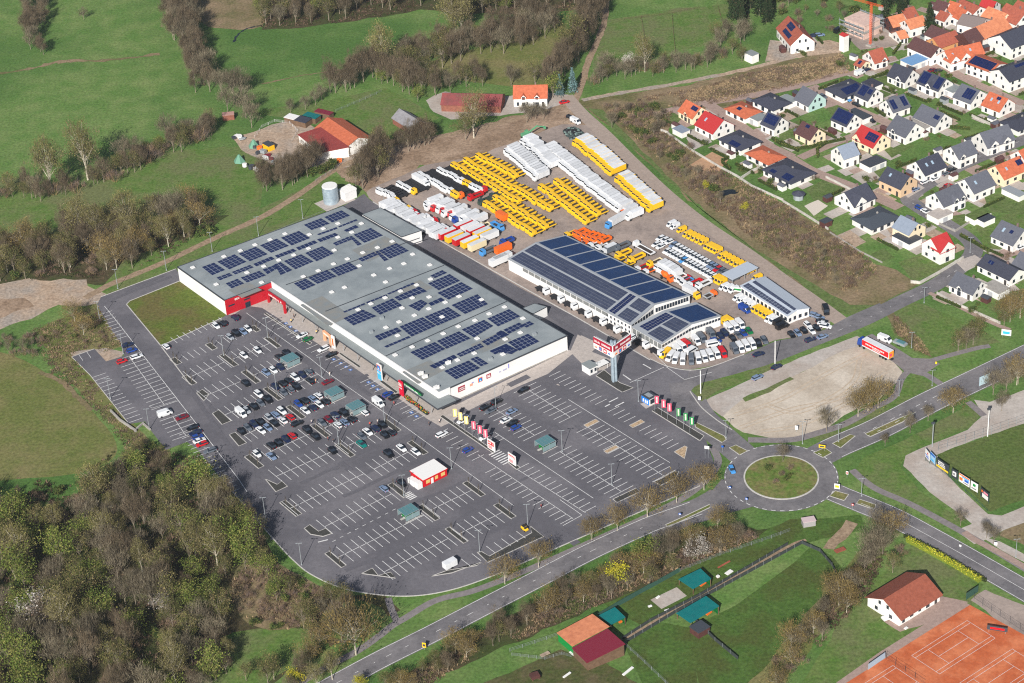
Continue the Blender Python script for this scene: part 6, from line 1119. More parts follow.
hip('orange hipped bungalow with one dark roof panel at the street corner', V3(568, 315), 12, 9, A_, tile_o, pvk=[(-1.5, .8, 1.0, 2.7)])
hip('dark hipped bungalow with a white vent on top beside the brick street', V3(762, 258), 12.5, 10, A_, tile_d)
house('dark solar roofed white house with red door below the hipped bungalow', V3(735, 352), V3(833, 388), 8.5, tile_d, plast, 3.8, 7.6, pvs=[(-1, .08, .92, .12, .85)])
house('grey roofed house with mint coloured gable', V4(165, 172), V4(250, 226), 9.5, tile_g, plast, 3.4, 7.8, gm=mintw)
house('brown roofed cream house with clipped hedge round its lawn', V4(160, 415), V4(258, 468), 8.5, tile_b, creamw, 3.2, 6.8, pvs=[(-1, .3, .55, .1, .35)])
house('white house whose whole roof is covered in blue solar panels', V4(400, 322), V4(510, 368), 9, tile_d, plast, 3.6, 7.4, pvs=[(-1, .03, .97, .06, .95)])
hip('dark hipped bungalow with rows of solar panels beside the scrub field', V4(455, 168), 14, 11, B_, tile_d, pvk=[(-4.5, 4.5, 1.0, 5.2)])
house('black roofed white house with a square of grey panels', V4(565, 155), V4(655, 195), 9, tile_d, plast, 3.8, 7.6, pvs=[(-1, .1, .6, .1, .9), (-1, .65, .95, .2, .6)])
house('white house with plain black roof at the corner of the upper street', V4(780, 22), V4(910, 62), 9.5, tile_d, plast, 3.6, 7.6, dorm=(-1, .65, 3))
house('grey roofed white house with two solar blocks and gable to the garden', V4(722, 268), V4(848, 232), 9, tile_g, plast, 3.6, 7.4, pvs=[(-1, .08, .35, .15, .9), (-1, .68, .95, .15, .9)])
house('large grey roofed white house opposite the red cross gabled house', V4(800, 372), V4(925, 430), 11, tile_g, plast, 3.8, 8.2, dorm=(-1, .35, 2.4))
house('grey roofed white house with flat garage between the gardens', V5(185, 362), V5(366, 440), 10, tile_g, plast, 3.8, 7.8, pvs=[(-1, .72, .95, .3, .6)])
house('red roofed cream house with cross gable and solar panels', V4(560, 440), V4(698, 505), 10, tile_r, creamw, 3.6, 7.8, pvs=[(-1, .45, .95, .2, .75)], dorm=(-1, .2, 5))
house('pale grey roofed white house facing the street junction', V7(320, 110), V7(435, 80), 8.5, tile_lg, plast, 4.8, 8.4)
house('white house with solar roof strips and white dormer box', V5(195, 88), V5(388, 150), 9.5, tile_d, plast, 3.8, 7.6, pvs=[(-1, .03, .38, .08, .95), (-1, .7, .97, .08, .95)], dorm=(-1, .54, 3))
house('grey roofed white house with a dense block of solar panels', V5(510, 195), V5(664, 245), 11, tile_g, plast, 3.6, 7.6, pvs=[(-1, .38, .9, .15, .85)])
house('bright orange roofed white house with three roof windows', V5(740, 262), V5(896, 315), 10, tile_o, plast, 3.4, 7.4, sky=3, pvs=[(-1, .5, .72, .12, .35)])
house('dark roofed double house with two cross gables beside the asphalt street', V8(690, 10), V8(915, -35), 10.5, tile_g, plast, 4.0, 8.4, dorm=[(-1, .25, 4), (-1, .7, 4)])
hip('dark low roofed bungalow cut by the picture edge above the street', V5(1000, 475), 13, 10, B_, tile_d)
house('large white house with dark roof behind the orange roofed house', V1(850, 470), V1(1045, 410), 13, tile_d, plast, 5.4, 8.6, pvs=[(-1, .5, .9, .1, .3)])
house('white two storey house with solar roof edged in orange tiles', V1(680, 378), V1(862, 432), 11, tile_o, plast, 5.2, 7.0, pvs=[(-1, .05, .95, .05, .93)], chim=False)
house('orange roofed white house with two tall cross gables', V1(475, 340), V1(610, 312), 9.5, tile_o, plast, 4.4, 8.4, dorm=[(-1, .22, 5), (-1, .82, 5)], sky=2); house('orange roofed white wing behind the cross gabled house', V1(600, 305), V1(730, 292), 8, tile_o, plast, 4.0, 7.6, sky=2)
house('white house with worn dark brown roof beside the blue garage', V1(285, 248), V1(440, 322), 9, tile_b, plast, 4.6, 7.8); flat('long flat roofed blue topped garage beside the brown roofed house', V1(300, 395), 14, 7, 3.2, B_, roofm=mat('blue_roof', rgb(110, 150, 190), .6), doors=3)
house('red roofed white house beside the white van on the scrub road', V2(915, 345), V2(1015, 325), 9, tile_rd, plast, 3.6, 7.4, dorm=(-1, .7, 2.6)); house('small red roofed annexe with solar panel beside the white van', V2(850, 400), V2(900, 415), 6, tile_rd, creamw, 2.6, 4.2, chim=False, pvs=[(-1, .3, .7, .2, .8)])
house('old orange roofed farmhouse with dark timber gable below the conifers', V1(90, 108), V1(200, 98), 9, tile_old, timber, 3.6, 6.6); house('old red roofed house behind the timber gabled farmhouse', V1(185, 62), V1(272, 45), 8, tile_rd, plast, 4.4, 7.2); house('old orange roofed white house in front of the tall yew', V1(205, 132), V1(335, 108), 8, tile_old, plast, 4.6, 7.2); house('tiny orange roofed white cottage beside the building site', V1(150, 210), V1(210, 205), 7, tile_old, plast, 3, 5)
house('dark roofed old white house behind the brown barn', V1(395, 168), V1(510, 212), 9, tile_b, plast, 4.4, 7.4); house('long brown tiled barn with ochre wall', V1(400, 255), V1(555, 208), 9, tile_rd, mat('ochre_render', rgb(206, 150, 96), .85), 4.0, 7.0, wins=False, chim=False); house('dark red timber barn with brown roof', V1(605, 225), V1(690, 185), 10, tile_b, timber, 5, 8.6, wins=False, chim=False)
house('very long weathered orange barn roof with white wall', V1(690, 188), V1(872, 102), 11, tile_old, plast, 4.8, 8.6, wins=False); house('huge white building with dark grey roof at the picture edge', V1(862, 238), V1(1060, 160), 14, tile_d, plast, 5.6, 9.5, name='apartment_house')
house('white house with faded grey brown roof below the tiled roofs', V1(600, 108), V1(770, 112), 11, mat('faded_roof', rgb(120, 108, 104), .9), plast, 4.6, 7.0); house('orange roofed house wedged behind the long barn', V1(785, 42), V1(905, 92), 9, tile_old, creamw, 4.4, 7.6); house('steep old red brown roof at the upper picture edge', V1(915, 18), V1(1030, 82), 11, tile_rd, plast, 4.8, 9.2)
house('small bright orange roof behind the white balcony house', V1(575, 38), V1(632, 72), 8, tile_o, plast, 4.2, 7.4); house('white terraced house with balcony and red strip roof', V1(600, -10), V1(720, 45), 8, tile_rd, plast, 5.2, 7.4); house('crimson roofed white house at the upper picture edge', V1(740, -5), V1(840, 2), 9, tile_r, plast, 4.6, 7.6); house('dark roofed white house at the upper edge beside the yew', V1(430, 0), V1(515, 15), 8, tile_b, plast, 4.4, 7.2); house('orange roof at the upper edge behind the dark roofed house', V1(520, 5), V1(590, 22), 8, tile_o, plast, 4.2, 7.2); house('small brown roof in front of the bright orange roof', V1(455, 70), V1(520, 90), 7, tile_rd, plast, 3.6, 6); house('cut off white house in the upper corner of the village', V1(985, 0), V1(1060, 30), 9, tile_rd, plast, 4.6, 7.6)
house('tall new house with steep red roof and solar panels on its orange patch', V2(372, 108), V2(470, 225), 11, tile_rd, plast, 4.6, 9.4, snap=False, pvs=[(-1, .25, .6, .1, .5), (-1, .3, .75, .6, .9), (1, .45, .6, .15, .3)])
hip('big black roofed bungalow with scattered solar panels and terrace', V6(880, 455), 16, 13, A_, tile_d, top=4.8, pvk=[(2, 6.5, 3.0, 6.2), (-5, -2, 4.4, 6.2)])
house('beige house with dark roof inside the street bend', V7(665, 250), V7(820, 312), 9.5, tile_d, beigew, 4.2, 8.0, sky=2); house('long white house with dark roof and roof windows above the asphalt street', V8(235, 228), V8(392, 163), 10.5, tile_d, plast, 3.8, 7.8, sky=4)
house('dark roofed white house with cross gable beside the walled garden', V7(375, 425), V7(515, 357), 11, tile_d, plast, 3.4, 7.6, dorm=(-1, .3, 6), sky=2); hip('low dark roofed white bungalow with white roof vents', V7(585, 578), 14, 11, B_, mat('charcoal_roof', rgb(66, 72, 80), .7), top=4.2, fr=.5)
house('pale grey roofed cream house beside the black flat garage', V9(125, 37), V9(248, 95), 9, tile_lg, creamw, 4.2, 7.4); flat('dark flat roofed extension of the cream house', V9(170, 195), 9, 7, 2.8, A_, roofm=trim, doors=1); flat('white flat roofed garage with black top beside the pale driveway', V7(567, 212), 9, 6, 2.8, B_, roofm=trim, doors=2)
house('white house with dark grey roof and tall windows above the asphalt street', V8(488, 118), V8(632, 72), 9.5, tile_g, plast, 4.6, 8.2, dorm=(-1, .2, 3)); house('stepped white house with dark roof at the inside of the bend', V8(372, 458), V8(538, 392), 10, tile_g, plast, 4.4, 8.2, dorm=[(-1, .55, 2.6), (-1, .85, 2.6)]); house('second stepped white house with smooth dark roof', V8(592, 358), V8(748, 290), 10.5, tile_g, plast, 4.2, 8.2, sky=2)
house('orange roofed white house with solar panel at the right edge of the street', V8(815, 260), V8(985, 190), 10, tile_o, creamw, 3.8, 7.6, sky=2, pvs=[(-1, .75, 1.0, .2, .6)]); house('orange roof at the picture edge above the asphalt street', V8(985, 150), V8(1100, 100), 9, tile_o, plast, 4, 7.6)
house('bright red roofed white house with two steep gables in the bend', V9(345, 205), V9(455, 160), 9.5, tile_r, plast, 5.2, 9.4, snap=True, dorm=[(-1, .5, 7.5)], chim=False)
house('grey roofed white house with glass roof panel at the right picture edge', V9(860, 75), V9(1030, 140), 12, tile_g, plast, 3.4, 7.6, sky=2, pvs=[(-1, .55, .7, .3, .5)]); house('dark mono roofed white house with tall white rear wall', V9(745, 322), V9(985, 432), 9, tile_d, plast, 3.2, 5.8, sky=1, pvs=[(-1, .2, .35, .3, .6)]); house('small dark grey roofed white house with hedge wall beside the village road', V9(528, 455), V9(718, 515), 9, tile_g, plast, 3.2, 6.6, dorm=(-1, .45, 2.4)); house('dark roofed house at the picture edge below the mono roofed house', V9(1000, 300), V9(1100, 345), 9, tile_g, plast, 3.4, 7)
flat('small flat roofed grey garden house on the terraced garden', V3(145, 470), 6, 4.5, 2.6, A_, roofm=tile_lg, doors=0); flat('white flat roofed garage beside the orange hipped bungalow', V3(660, 380), 8, 6, 2.8, A_, doors=1); flat('white flat garage beside the dark hipped bungalow', V3(870, 265), 7, 6, 2.8, A_, doors=1); flat('flat roofed white garage beside the grey roofed white house', V5(160, 520), 10, 6, 2.8, A_, roofm=concrete, doors=1); flat('white garage beside the white house with dormer box', V5(420, 225), 8, 6, 2.8, A_, doors=1); flat('dark flat garage beside the fully solar roofed house', V4(540, 365), 10, 5, 2.7, A_, roofm=trim, doors=1); flat('small dark roofed garage beside the black roofed house', V4(630, 155), 7, 6, 2.7, A_, roofm=tile_d, doors=1)
flat('white double garage in front of the stepped white house', V8(410, 605), 8, 6, 2.8, B_, roofm=pavem, doors=1); flat('green roofed garden shed beside the stepped house lawn', V8(690, 612), 9, 5, 2.6, B_, roofm=lawn, doors=0); flat('dark roofed garden shed below the green roofed shed', V8(745, 640), 6, 4, 2.6, B_, roofm=trim, doors=0); flat('flat roofed extension of the mono roofed house', V9(820, 560), 8, 6, 3.0, A_, roofm=concrete, doors=1); flat('grey flat carport beside the orange roofed house', V8(950, 445), 9, 4, 2.5, A_, roofm=galv, doors=0)
flat('small dark roofed shed beside the white sand court', V7(245, 615), 4, 3, 2.4, B_, timber, trim, 'garden_shed', 'shed', 0); flat('white concrete block house in the scrub gardens', V2(120, 360), 5, 4, 4, A_, doors=0, name='pump_house', cat='shed')
g = G(V7(58, 470)); t = thing('gazebo', 'dark hexagonal garden gazebo on the lawn of the walled garden', 'gazebo', (g.x, g.y, 0)); mb = MB(); mb.tube((0, 0, 0), (0, 0, 2.4), 2.0, n=8); mb.build('wall', mat('grey_panel', rgb(150, 156, 160), .6), t); mb = MB(); mb.tube((0, 0, 2.4), (0, 0, 3.6), 2.8, .2, 8); mb.build('roof', tile_d, t)
g = G(V2(750, 345)); t = thing('transformer_tower', 'slender white transformer tower with red cap beside the building site', 'tower', (g.x, g.y, 0), A_); mb = MB(); mb.box(0, 0, 0, 7.6, 3, 3); mb.build('wall', plast, t); mb = MB(); mb.hexa([(-1.7, -1.7, 7.6), (1.7, -1.7, 7.6), (1.7, 1.7, 7.6), (-1.7, 1.7, 7.6)], [(-1.2, -.2, 8.6), (1.2, -.2, 8.6), (1.2, .2, 8.6), (-1.2, .2, 8.6)]); mb.build('roof', tile_r, t)
g = G(V2(870, 215)); t = thing('unfinished_house', 'unfinished pink block house with bare floor slabs below the crane', 'building site', (g.x, g.y, 0), A_+.05); blk = mat('pink_blocks', rgb(206, 178, 164), .9, rgb(190, 162, 150), .8)
mb = MB(); mb.box(0, 0, .1, 3.0, 14, 12); mb.build('wall', blk, t); mb = MB(); mb.box(0, 0, 3.0, 3.3, 14.6, 12.6); mb.build('floor_slab', concrete, t); mb = MB(); mb.box(0, .4, 3.3, 6.0, 12, 10); mb.build('wall', blk, t); mb = MB(); mb.box(0, .4, 6.0, 6.25, 12.6, 10.6); mb.build('floor_slab', blk, t)
for s in (-1, 1):
    mb = MB()
    for k in range(6): mb.tube((-7+k*2.8, s*6.9, 0), (-7+k*2.8, s*6.9, 7), .08, n=4)
    for z in (2, 4, 6): mb.box(0, s*6.9, z, z+.1, 14.5, .8)
    mb.build('scaffold', galv, t)
for i in range(5): mb = MB(); mb.box(-5+i*2.5, -6.03, 1.0, 2.3, 1.2, .1); mb.build('window', glass, t)
g = G(V2(930, 312)); t = thing('tower_crane', 'slim orange tower crane at the building site', 'crane', (g.x, g.y, 0), 2.4); oc = mat('crane_orange', rgb(220, 90, 40), .5); mb = MB()
for sx, sy in ((-.35, -.35), (.35, -.35), (.35, .35), (-.35, .35)): mb.tube((sx, sy, 0), (sx, sy, 20), .07, n=4)
for k in range(20): mb.tube((-.5, -.5, k), (.5, -.5, k+1), .05, n=3); mb.tube((.5, .5, k), (-.5, .5, k+1), .05, n=3); mb.tube((-.5, -.5, k), (-.5, .5, k+1), .05, n=3); mb.tube((.5, .5, k), (.5, -.5, k+1), .05, n=3)
mb.build('mast', oc, t); mb = MB()
for y, z in ((-.4, 20), (.4, 20), (0, 20.8)): mb.tube((-6, y, z), (22, y, z), .06, n=4)
for k in range(28): mb.tube((-6+k, -.4, 20), (-5+k, 0, 20.8), .04, n=3); mb.tube((-6+k, .4, 20), (-5+k, 0, 20.8), .04, n=3)
mb.build('jib', oc, t); mb = MB(); mb.box(-5, 0, 18.6, 20, 2, 1.2); mb.build('counterweight', concrete, t); mb = MB(); mb.box(0, 0, 0, .8, 3, 3); mb.build('base', concrete, t)
GF = None
house('big orange roofed riding barn with pale roof strips at the horse farm', Q8(590, 165), Q8(770, 285), 13, tile_o, plast, 4.4, 7.0, snap=False, name='barn', cat='barn', wins=False, chim=False, group=None)
a, b = G(Q8(405, 258), 4.4), G(Q8(545, 378), 3.6); a2, b2 = G(Q8(545, 225), 4.8), G(Q8(720, 345), 4.8); c = (a+b+a2+b2)/4
t = thing('barn_wing', 'maroon mono pitched wing of the horse farm barn', 'barn', (c.x, c.y, 0)); q = [a-c, b-c, b2-c, a2-c]; mb = MB(); mb.hexa([(p.x, p.y, z) for p, z in zip(q, (3.5, 3.5, 4.8, 4.8))], [(p.x, p.y, z+.2) for p, z in zip(q, (3.5, 3.5, 4.8, 4.8))]); mb.build('roof', mat('maroon_roof', rgb(140, 58, 52), .8, rgb(124, 50, 46), .8), t)
mb = MB(); mb.add([(p.x*.96, p.y*.96, 0) for p in q]+[(p.x*.96, p.y*.96, z) for p, z in zip(q, (3.5, 3.5, 4.75, 4.75))], [(0, 1, 5, 4), (1, 2, 6, 5), (2, 3, 7, 6), (3, 0, 4, 7)]); mb.build('wall', plast, t)
house('grey tin roofed barn with brick gable on the small meadow', X[1](430, 325), X[1](490, 362), 8, mat('tin_roof', rgb(140, 138, 140), .6, rgb(122, 120, 122), .8), brickw, 3.2, 6.0, snap=False, name='barn', cat='barn', wins=False, chim=False, group=None)
house('long low barn with two tone maroon roof at the top of the yard', X[1](560, 278), X[1](738, 282), 11, mat('two_tone_roof', rgb(138, 66, 64), .8, rgb(110, 62, 60), .3), brickw, 3.6, 6.2, snap=False, name='barn', cat='barn', wins=False, chim=False, group=None)
house('orange roofed white farmhouse with dormers beside the conifers', X[2](5, 255), X[2](105, 253), 9, tile_o, plast, 4.4, 8.2, snap=False, dorm=[(-1, .3, 2.2), (-1, .7, 2.2)], group=None)
def mono(label, quad, z0, z1, roofm, wallm, name='shed', walls=True, post=None):
    q = [G(p, z) for p, z in zip(quad, (z0, z0, z1, z1))]; c = sum(q, Vector((0, 0)))/4; t = thing(name, label, 'shed', (c.x, c.y, 0)); zz = (z0, z0, z1, z1)
    r_ = [(p-c) for p in q]; mb = MB(); mb.hexa([(p.x, p.y, z-.15) for p, z in zip(r_, zz)], [(p.x, p.y, z) for p, z in zip(r_, zz)]); rf = mb.build('roof', roofm, t)
    mb = MB(); k = .95; w_ = [p*k for p in r_]
    if walls: mb.add([(p.x, p.y, 0) for p in w_]+[(p.x, p.y, z-.16) for p, z in zip(w_, zz)], [(0, 1, 5, 4), (1, 2, 6, 5), (2, 3, 7, 6), (3, 0, 4, 7)]); mb.build('wall', wallm, t)
    else:
        for p, z in zip(w_, zz): mb = MB(); mb.box(p.x, p.y, 0, z-.15, .2, .2); mb.build('post', wood, t)
        mb = MB(); mb.add([(w_[2].x, w_[2].y, 0), (w_[3].x, w_[3].y, 0), (w_[3].x, w_[3].y, z1-.2), (w_[2].x, w_[2].y, z1-.2)], [(0, 1, 2, 3), (3, 2, 1, 0)]); mb.build('rear_wall', wallm, t)
    return t
mono('orange tiled club shed with green front at the dog field', [Q7(165, 442), Q7(85, 372), Q7(268, 275), Q7(356, 340)][::1], 3.4, 4.4, tile_old, green); mono('maroon sheet roofed club shed beside the orange tiled shed', [Q7(240, 527), Q7(162, 450), Q7(345, 350), Q7(437, 430)], 3.3, 4.4, sheetr, wood)
mono('small teal roofed shelter beside the club sheds', [Q7(362, 332), Q7(297, 285), Q7(383, 240), Q7(438, 292)], 2.4, 3.2, sheetg, green, walls=False); mono('teal roofed shelter in the corner of the dog field fence', [Q7(783, 148), Q7(708, 98), Q7(822, 43), Q7(877, 95)], 2.4, 3.2, sheetg, green, walls=False); mono('long teal roofed shelter between the two dog fields', [Q7(770, 322), Q7(697, 272), Q7(850, 183), Q7(918, 235)], 2.4, 3.3, sheetg, green, walls=False)
flat('small black roofed timber hut beside the long teal shelter', Q7(818, 340), 4.5, 4, 2.4, E1, timber, trim, 'garden_hut', 'hut', 0, None)
house('terracotta roofed white tennis clubhouse with wide eaves', Q6(222, 216), Q6(447, 78), 13, tile_br, plast, 3.4, 6.6, snap=False, name='clubhouse', cat='clubhouse', chim=False, over=1.0, group=None)
flat('pale panelled cabin standing on the grass beside the dog field', X[11](122, 190), 4.0, 2.4, 2.2, .15, mat('grey_cabin', rgb(150, 146, 146), .7), mat('pinkish_cabin', rgb(190, 170, 170), .7), 'site_cabin', 'cabin', 0, None); flat('yellow cabin with dark roof beside the riding ring', Q8(230, 322), 4.5, 3, 2.6, -.9, yellow, trim, 'site_cabin', 'cabin', 0, None)
for x, y, lab in [(145, 318, 'green tarpaulin tent roof beside the riding ring'), (58, 408, 'green pyramid of tarpaulin on the paddock edge')]:
    g = G(Q8(x, y+22)); t = thing('tarp_tent', lab, 'tent', (g.x, g.y, 0)); mb = MB(); mb.tube((0, 0, 0), (0, 0, 3.2), 2.6, .4, 6); mb.build('cover', mat('green_tarp', rgb(96, 140, 118), .8), t)
for x, y, L, W, h, m, lab in [(375, 160, 6, 4, 2.4, whitep, 'white roofed small shed behind the riding ring'), (440, 175, 6, 5, 2.6, tile_d, 'dark roofed small stable behind the riding ring'), (490, 152, 7, 4, 2.6, sheetg, 'green roofed small stable behind the riding barn'), (565, 130, 8, 3, 2.4, sheetr, 'maroon roofed lean to behind the riding barn')]: flat(lab, Q8(x, y), L, W, h, -.6, wood, m, 'stable', 'shed', 0, 'small sheds of the horse farm')
flat('open brown hut at the foot of the tree strip', X[0](683, 340), 5, 3, 2.6, .1, brickw, mat('pinkish_tin', rgb(170, 130, 120), .8), 'field_hut', 'hut', 0, None)
# ================================================================ TREES AND SHRUBS
def tm(n, *c, rough=.95): return mat(n, rgb(*c), rough, vary=.16, spec=.12)
bark = tm('grey_bark', 132, 122, 106); barkp = tm('pale_bark', 178, 170, 152); barkg = tm('olive_bark', 128, 112, 76)
TW = {'alder': [tm('twig_dark', 84, 75, 58), tm('twig_umber', 100, 86, 68), tm('twig_ash', 116, 104, 86)], 'bare': [tm('twig_grey', 100, 92, 76), tm('twig_brown', 82, 72, 56), tm('twig_pale', 138, 128, 106)], 'olive': [tm('leaf_olive', 100, 101, 56), tm('leaf_olive_dark', 74, 80, 42), tm('leaf_tan', 118, 107, 70), tm('twig_olive', 90, 82, 56)],
      'poplar': [tm('leaf_straw', 126, 120, 74), tm('leaf_straw_dark', 100, 94, 56), tm('twig_straw', 120, 110, 84)], 'gold': [tm('bud_gold', 132, 114, 68), tm('bud_amber', 110, 92, 56), tm('twig_gold', 106, 94, 72)],
      'green': [tm('leaf_spring', 96, 108, 46), tm('leaf_fresh', 84, 100, 42), tm('leaf_spring_tan', 122, 120, 66)], 'yellow': [tm('leaf_yellow', 176, 164, 44), tm('leaf_lime', 146, 146, 40), tm('twig_lime', 130, 124, 60)],
      'conifer': [tm('needle_dark', 38, 52, 30), tm('needle_mid', 50, 66, 36), tm('needle_brown', 66, 62, 42)], 'blue': [tm('needle_blue', 92, 116, 116), tm('needle_blue_dark', 60, 84, 84), tm('needle_blue_mid', 74, 98, 98)], 'blossom': [tm('petal_white', 178, 172, 164), tm('petal_grey', 150, 142, 132), tm('twig_blossom', 140, 126, 112)],
      'shrub': [tm('stem_brown', 112, 92, 76), tm('stem_tan', 142, 120, 94), tm('stem_lilac', 110, 96, 92)], 'bush': [tm('bush_green', 70, 88, 40), tm('bush_dark', 52, 68, 32), tm('bush_olive', 96, 98, 52)]}
TK = {'alder': (11, 3.3, 1.6, 48, 64, 1.0, .055, 4, .14, bark), 'bare': (10, 3.5, 2.0, 44, 52, 1.0, .052, 0, 0, bark), 'olive': (10, 3.3, 1.8, 40, 34, .8, .05, 22, .16, bark), 'poplar': (14, 3.7, 2.6, 60, 48, .9, .06, 22, .16, barkp), 'gold': (7.4, 3.8, 1.6, 46, 56, .65, .055, 14, .13, barkp), 'green': (9, 3.2, 1.2, 36, 24, .7, .05, 40, .17, bark), 'yellow': (7, 2.7, 1.0, 28, 20, .7, .05, 46, .18, bark), 'blossom': (6, 3.0, 1.0, 28, 24, .6, .05, 46, .15, bark),
      'shrub': (3.6, 2.3, .1, 18, 46, .9, .05, 0, 0, None), 'bush': (2.6, 1.7, .1, 14, 10, .5, .05, 60, .17, None)}
def crown_mesh(kind, seed):
    H, R, zb, K, nt_, tl, tw, nl, ls, bk = TK[kind]; r = random.Random(seed*31+len(kind)); M = len(TW[kind]); mb = MB(); cz = (H+zb)/2; rz = (H-zb)/2; tips = []
    lob = [r.uniform(.75, 1.15) for _ in range(9)]
    for k in range(K):
        th = r.uniform(0, 2*math.pi); ph = math.acos(r.uniform(-.75, 1)); q = r.uniform(.35, .95)*lob[int(th/(2*math.pi)*9) % 9]
        c = Vector((math.cos(th)*math.sin(ph)*R*q, math.sin(th)*math.sin(ph)*R*q, cz+math.cos(ph)*rz*min(q, .95))); tips.append(c); s = R*.3*r.uniform(.7, 1.2); mm = r.randrange(M)
        for i in range(nt_):
            p = c+Vector((r.gauss(0, s*.55), r.gauss(0, s*.55), r.gauss(0, s*.5)))
            d = (p-Vector((0, 0, zb*.7))).normalized()+Vector((r.gauss(0, .35), r.gauss(0, .35), r.gauss(.45, .35))); d.normalize(); l = tl*r.uniform(.6, 1.3)
            w = d.cross(Vector((r.gauss(0, 1), r.gauss(0, 1), r.gauss(0, 1)))).normalized()*tw*r.uniform(.5, 1.2)
            a = p-d*l*.5; m_ = mm if r.random() < .6 else r.randrange(M)
            mb.add([a-w*.5, a+w*.5, p+d*l*.5], [(0, 1, 2)], m_)
        for i in range(nl):
            p = c+Vector((r.gauss(0, s*.7), r.gauss(0, s*.7), r.gauss(0, s*.6))); u = Vector((r.gauss(0, 1), r.gauss(0, 1), r.gauss(0, 1))).normalized(); v = u.orthogonal().normalized()*ls*r.uniform(.5, 1.1); w = u.cross(v)*r.uniform(.6, 1)
            mb.add([p-v, p+w, p+v, p-w], [(0, 1, 2, 3)], mm if r.random() < .6 else r.randrange(M))
    tr = MB()
    if bk:
        top = Vector((r.uniform(-.3, .3), r.uniform(-.3, .3), zb+rz*.9)); fk = Vector((0, 0, zb*.9)); t0 = .028*H**.9*.55
        tr.tube((0, 0, -.2), fk, t0*1.25, t0*.9, 7); tr.tube(fk, top, t0*.9, t0*.35, 6)
        for c in tips[:30]:
            s = fk+(top-fk)*r.uniform(0, .8); m = s+(c-s)*.5+Vector((r.uniform(-.3, .3), r.uniform(-.3, .3), .35)); tr.tube(s, m, t0*.4, t0*.24, 4); tr.tube(m, c, t0*.24, t0*.06, 4)
    else:
        for c in tips[:8]: tr.tube((c.x*.2, c.y*.2, -.1), c, .06, .02, 4)
    return mb, tr
def conifer_mesh(kind, seed):
    r = random.Random(seed); mb = MB(); H, R = 13.0, 2.9; M = 3
    for k in range(15):
        z = 1.2+k*.8; rad = R*(1-(z/H))**.85+.15
        for j in range(11):
            a = j*2*math.pi/11+r.uniform(-.3, .3)+k*.5; L = rad*r.uniform(.7, 1.2)
            for q in range(9):
                s = (q+r.random())/9; p = Vector((math.cos(a)*L*s, math.sin(a)*L*s, z-.25*L*s+r.uniform(-.2, .25))); u = Vector((r.gauss(0, 1), r.gauss(0, 1), r.gauss(0, .6))).normalized(); v = u.orthogonal().normalized()*r.uniform(.22, .42); w = u.cross(v)*.7
                mb.add([p-v, p+w, p+v, p-w], [(0, 1, 2, 3)], 0 if r.random() < .6 else r.randrange(M))
    tr = MB(); tr.tube((0, 0, -.2), (0, 0, H-.6), .24, .04, 6); return mb, tr
TP = {}; NV = {'bare': 4, 'olive': 4, 'shrub': 3, 'bush': 3}
def tree(kind, px, H, label, group=None, seed=None, cat=None, pt=None, wide=1.0):
    g = pt if pt is not None else G(px); r = R_
    if kind == 'alder': wide *= .88; H *= 1.12
    v = (seed if seed is not None else r.randrange(99)) % NV.get(kind, 2); k = (kind, v)
    nm = {'conifer': 'conifer_tree', 'blue': 'conifer_tree', 'shrub': 'bare_shrub', 'bush': 'green_shrub', 'blossom': 'blossom_tree', 'poplar': 'poplar_tree', 'gold': 'avenue_tree', 'bare': 'bare_tree', 'alder': 'alder_tree', 'olive': 'budding_tree', 'green': 'spring_tree', 'yellow': 'spring_tree'}[kind]
    ct = 'shrub' if kind in ('shrub', 'bush') else 'tree'; H0 = 13.0 if kind in ('conifer', 'blue') else TK[kind][0]; H *= 1 if ct == 'shrub' else 1.2 if kind in ('conifer', 'blue') else 1.8 if kind == 'poplar' else 1.42; s = H/H0; rz = r.uniform(0, 6.28); sc = (s*wide*r.uniform(.9, 1.12), s*wide*r.uniform(.9, 1.12), s)
    if k not in TP:
        t = thing(nm, label, ct, (g.x, g.y, 0), rz, group); a, b = (conifer_mesh if kind in ('conifer', 'blue') else crown_mesh)(kind, v+1)
        a.build('crown', TW[kind], t); b.build('stems' if kind in ('shrub', 'bush') else 'trunk', (TK[kind][9] if kind in TK and TK[kind][9] else barkg if kind in ('shrub', 'bush') else bark), t); t.scale = sc; TP[k] = t
        t['_'] = 1; del t['_']
        return t
    o = dup(TP[k], (g.x, g.y, 0), rz, label, ct, group, sc)
    if not group and 'group' in o: del o['group']
    return o
def fill(poly, step, mixk, hr, label, group, seed=1, avoid=None, cap=400, jit=.45):
    P = [G(p) for p in poly]; xs = [p.x for p in P]; ys = [p.y for p in P]; r = random.Random(seed); y = min(ys); n = 0; step *= 1 if hr[1] < 5.1 else 1.32
    while y < max(ys):
        x = min(xs)
        while x < max(xs):
            p = Vector((x+r.uniform(-jit, jit)*step, y+r.uniform(-jit, jit)*step)); x += step
            if not inpoly(p, P) or (avoid and any(inpoly(p, a) for a in avoid)) or n >= cap: continue
            k = r.choice(mixk); h = min(r.uniform(*hr)*(.8 if k == 'poplar' else 1), 99 if k not in ('shrub', 'bush') else 3.5)*(1.12 if k == 'poplar' else 1); n += 1
            tree(k, None, h, '%s tree %s' % ({'bare': 'bare grey twigged', 'alder': 'dark bare', 'olive': 'olive budding', 'poplar': 'tall straw coloured', 'green': 'fresh green', 'gold': 'golden brown', 'blossom': 'white blossoming', 'conifer': 'dark needled', 'yellow': 'yellow green'}.get(k, k), label) if k not in ('shrub', 'bush') else '%s %s' % ({'shrub': 'brown bare shrub', 'bush': 'low green shrub'}[k], label), group, pt=p)
        y += step
    return n
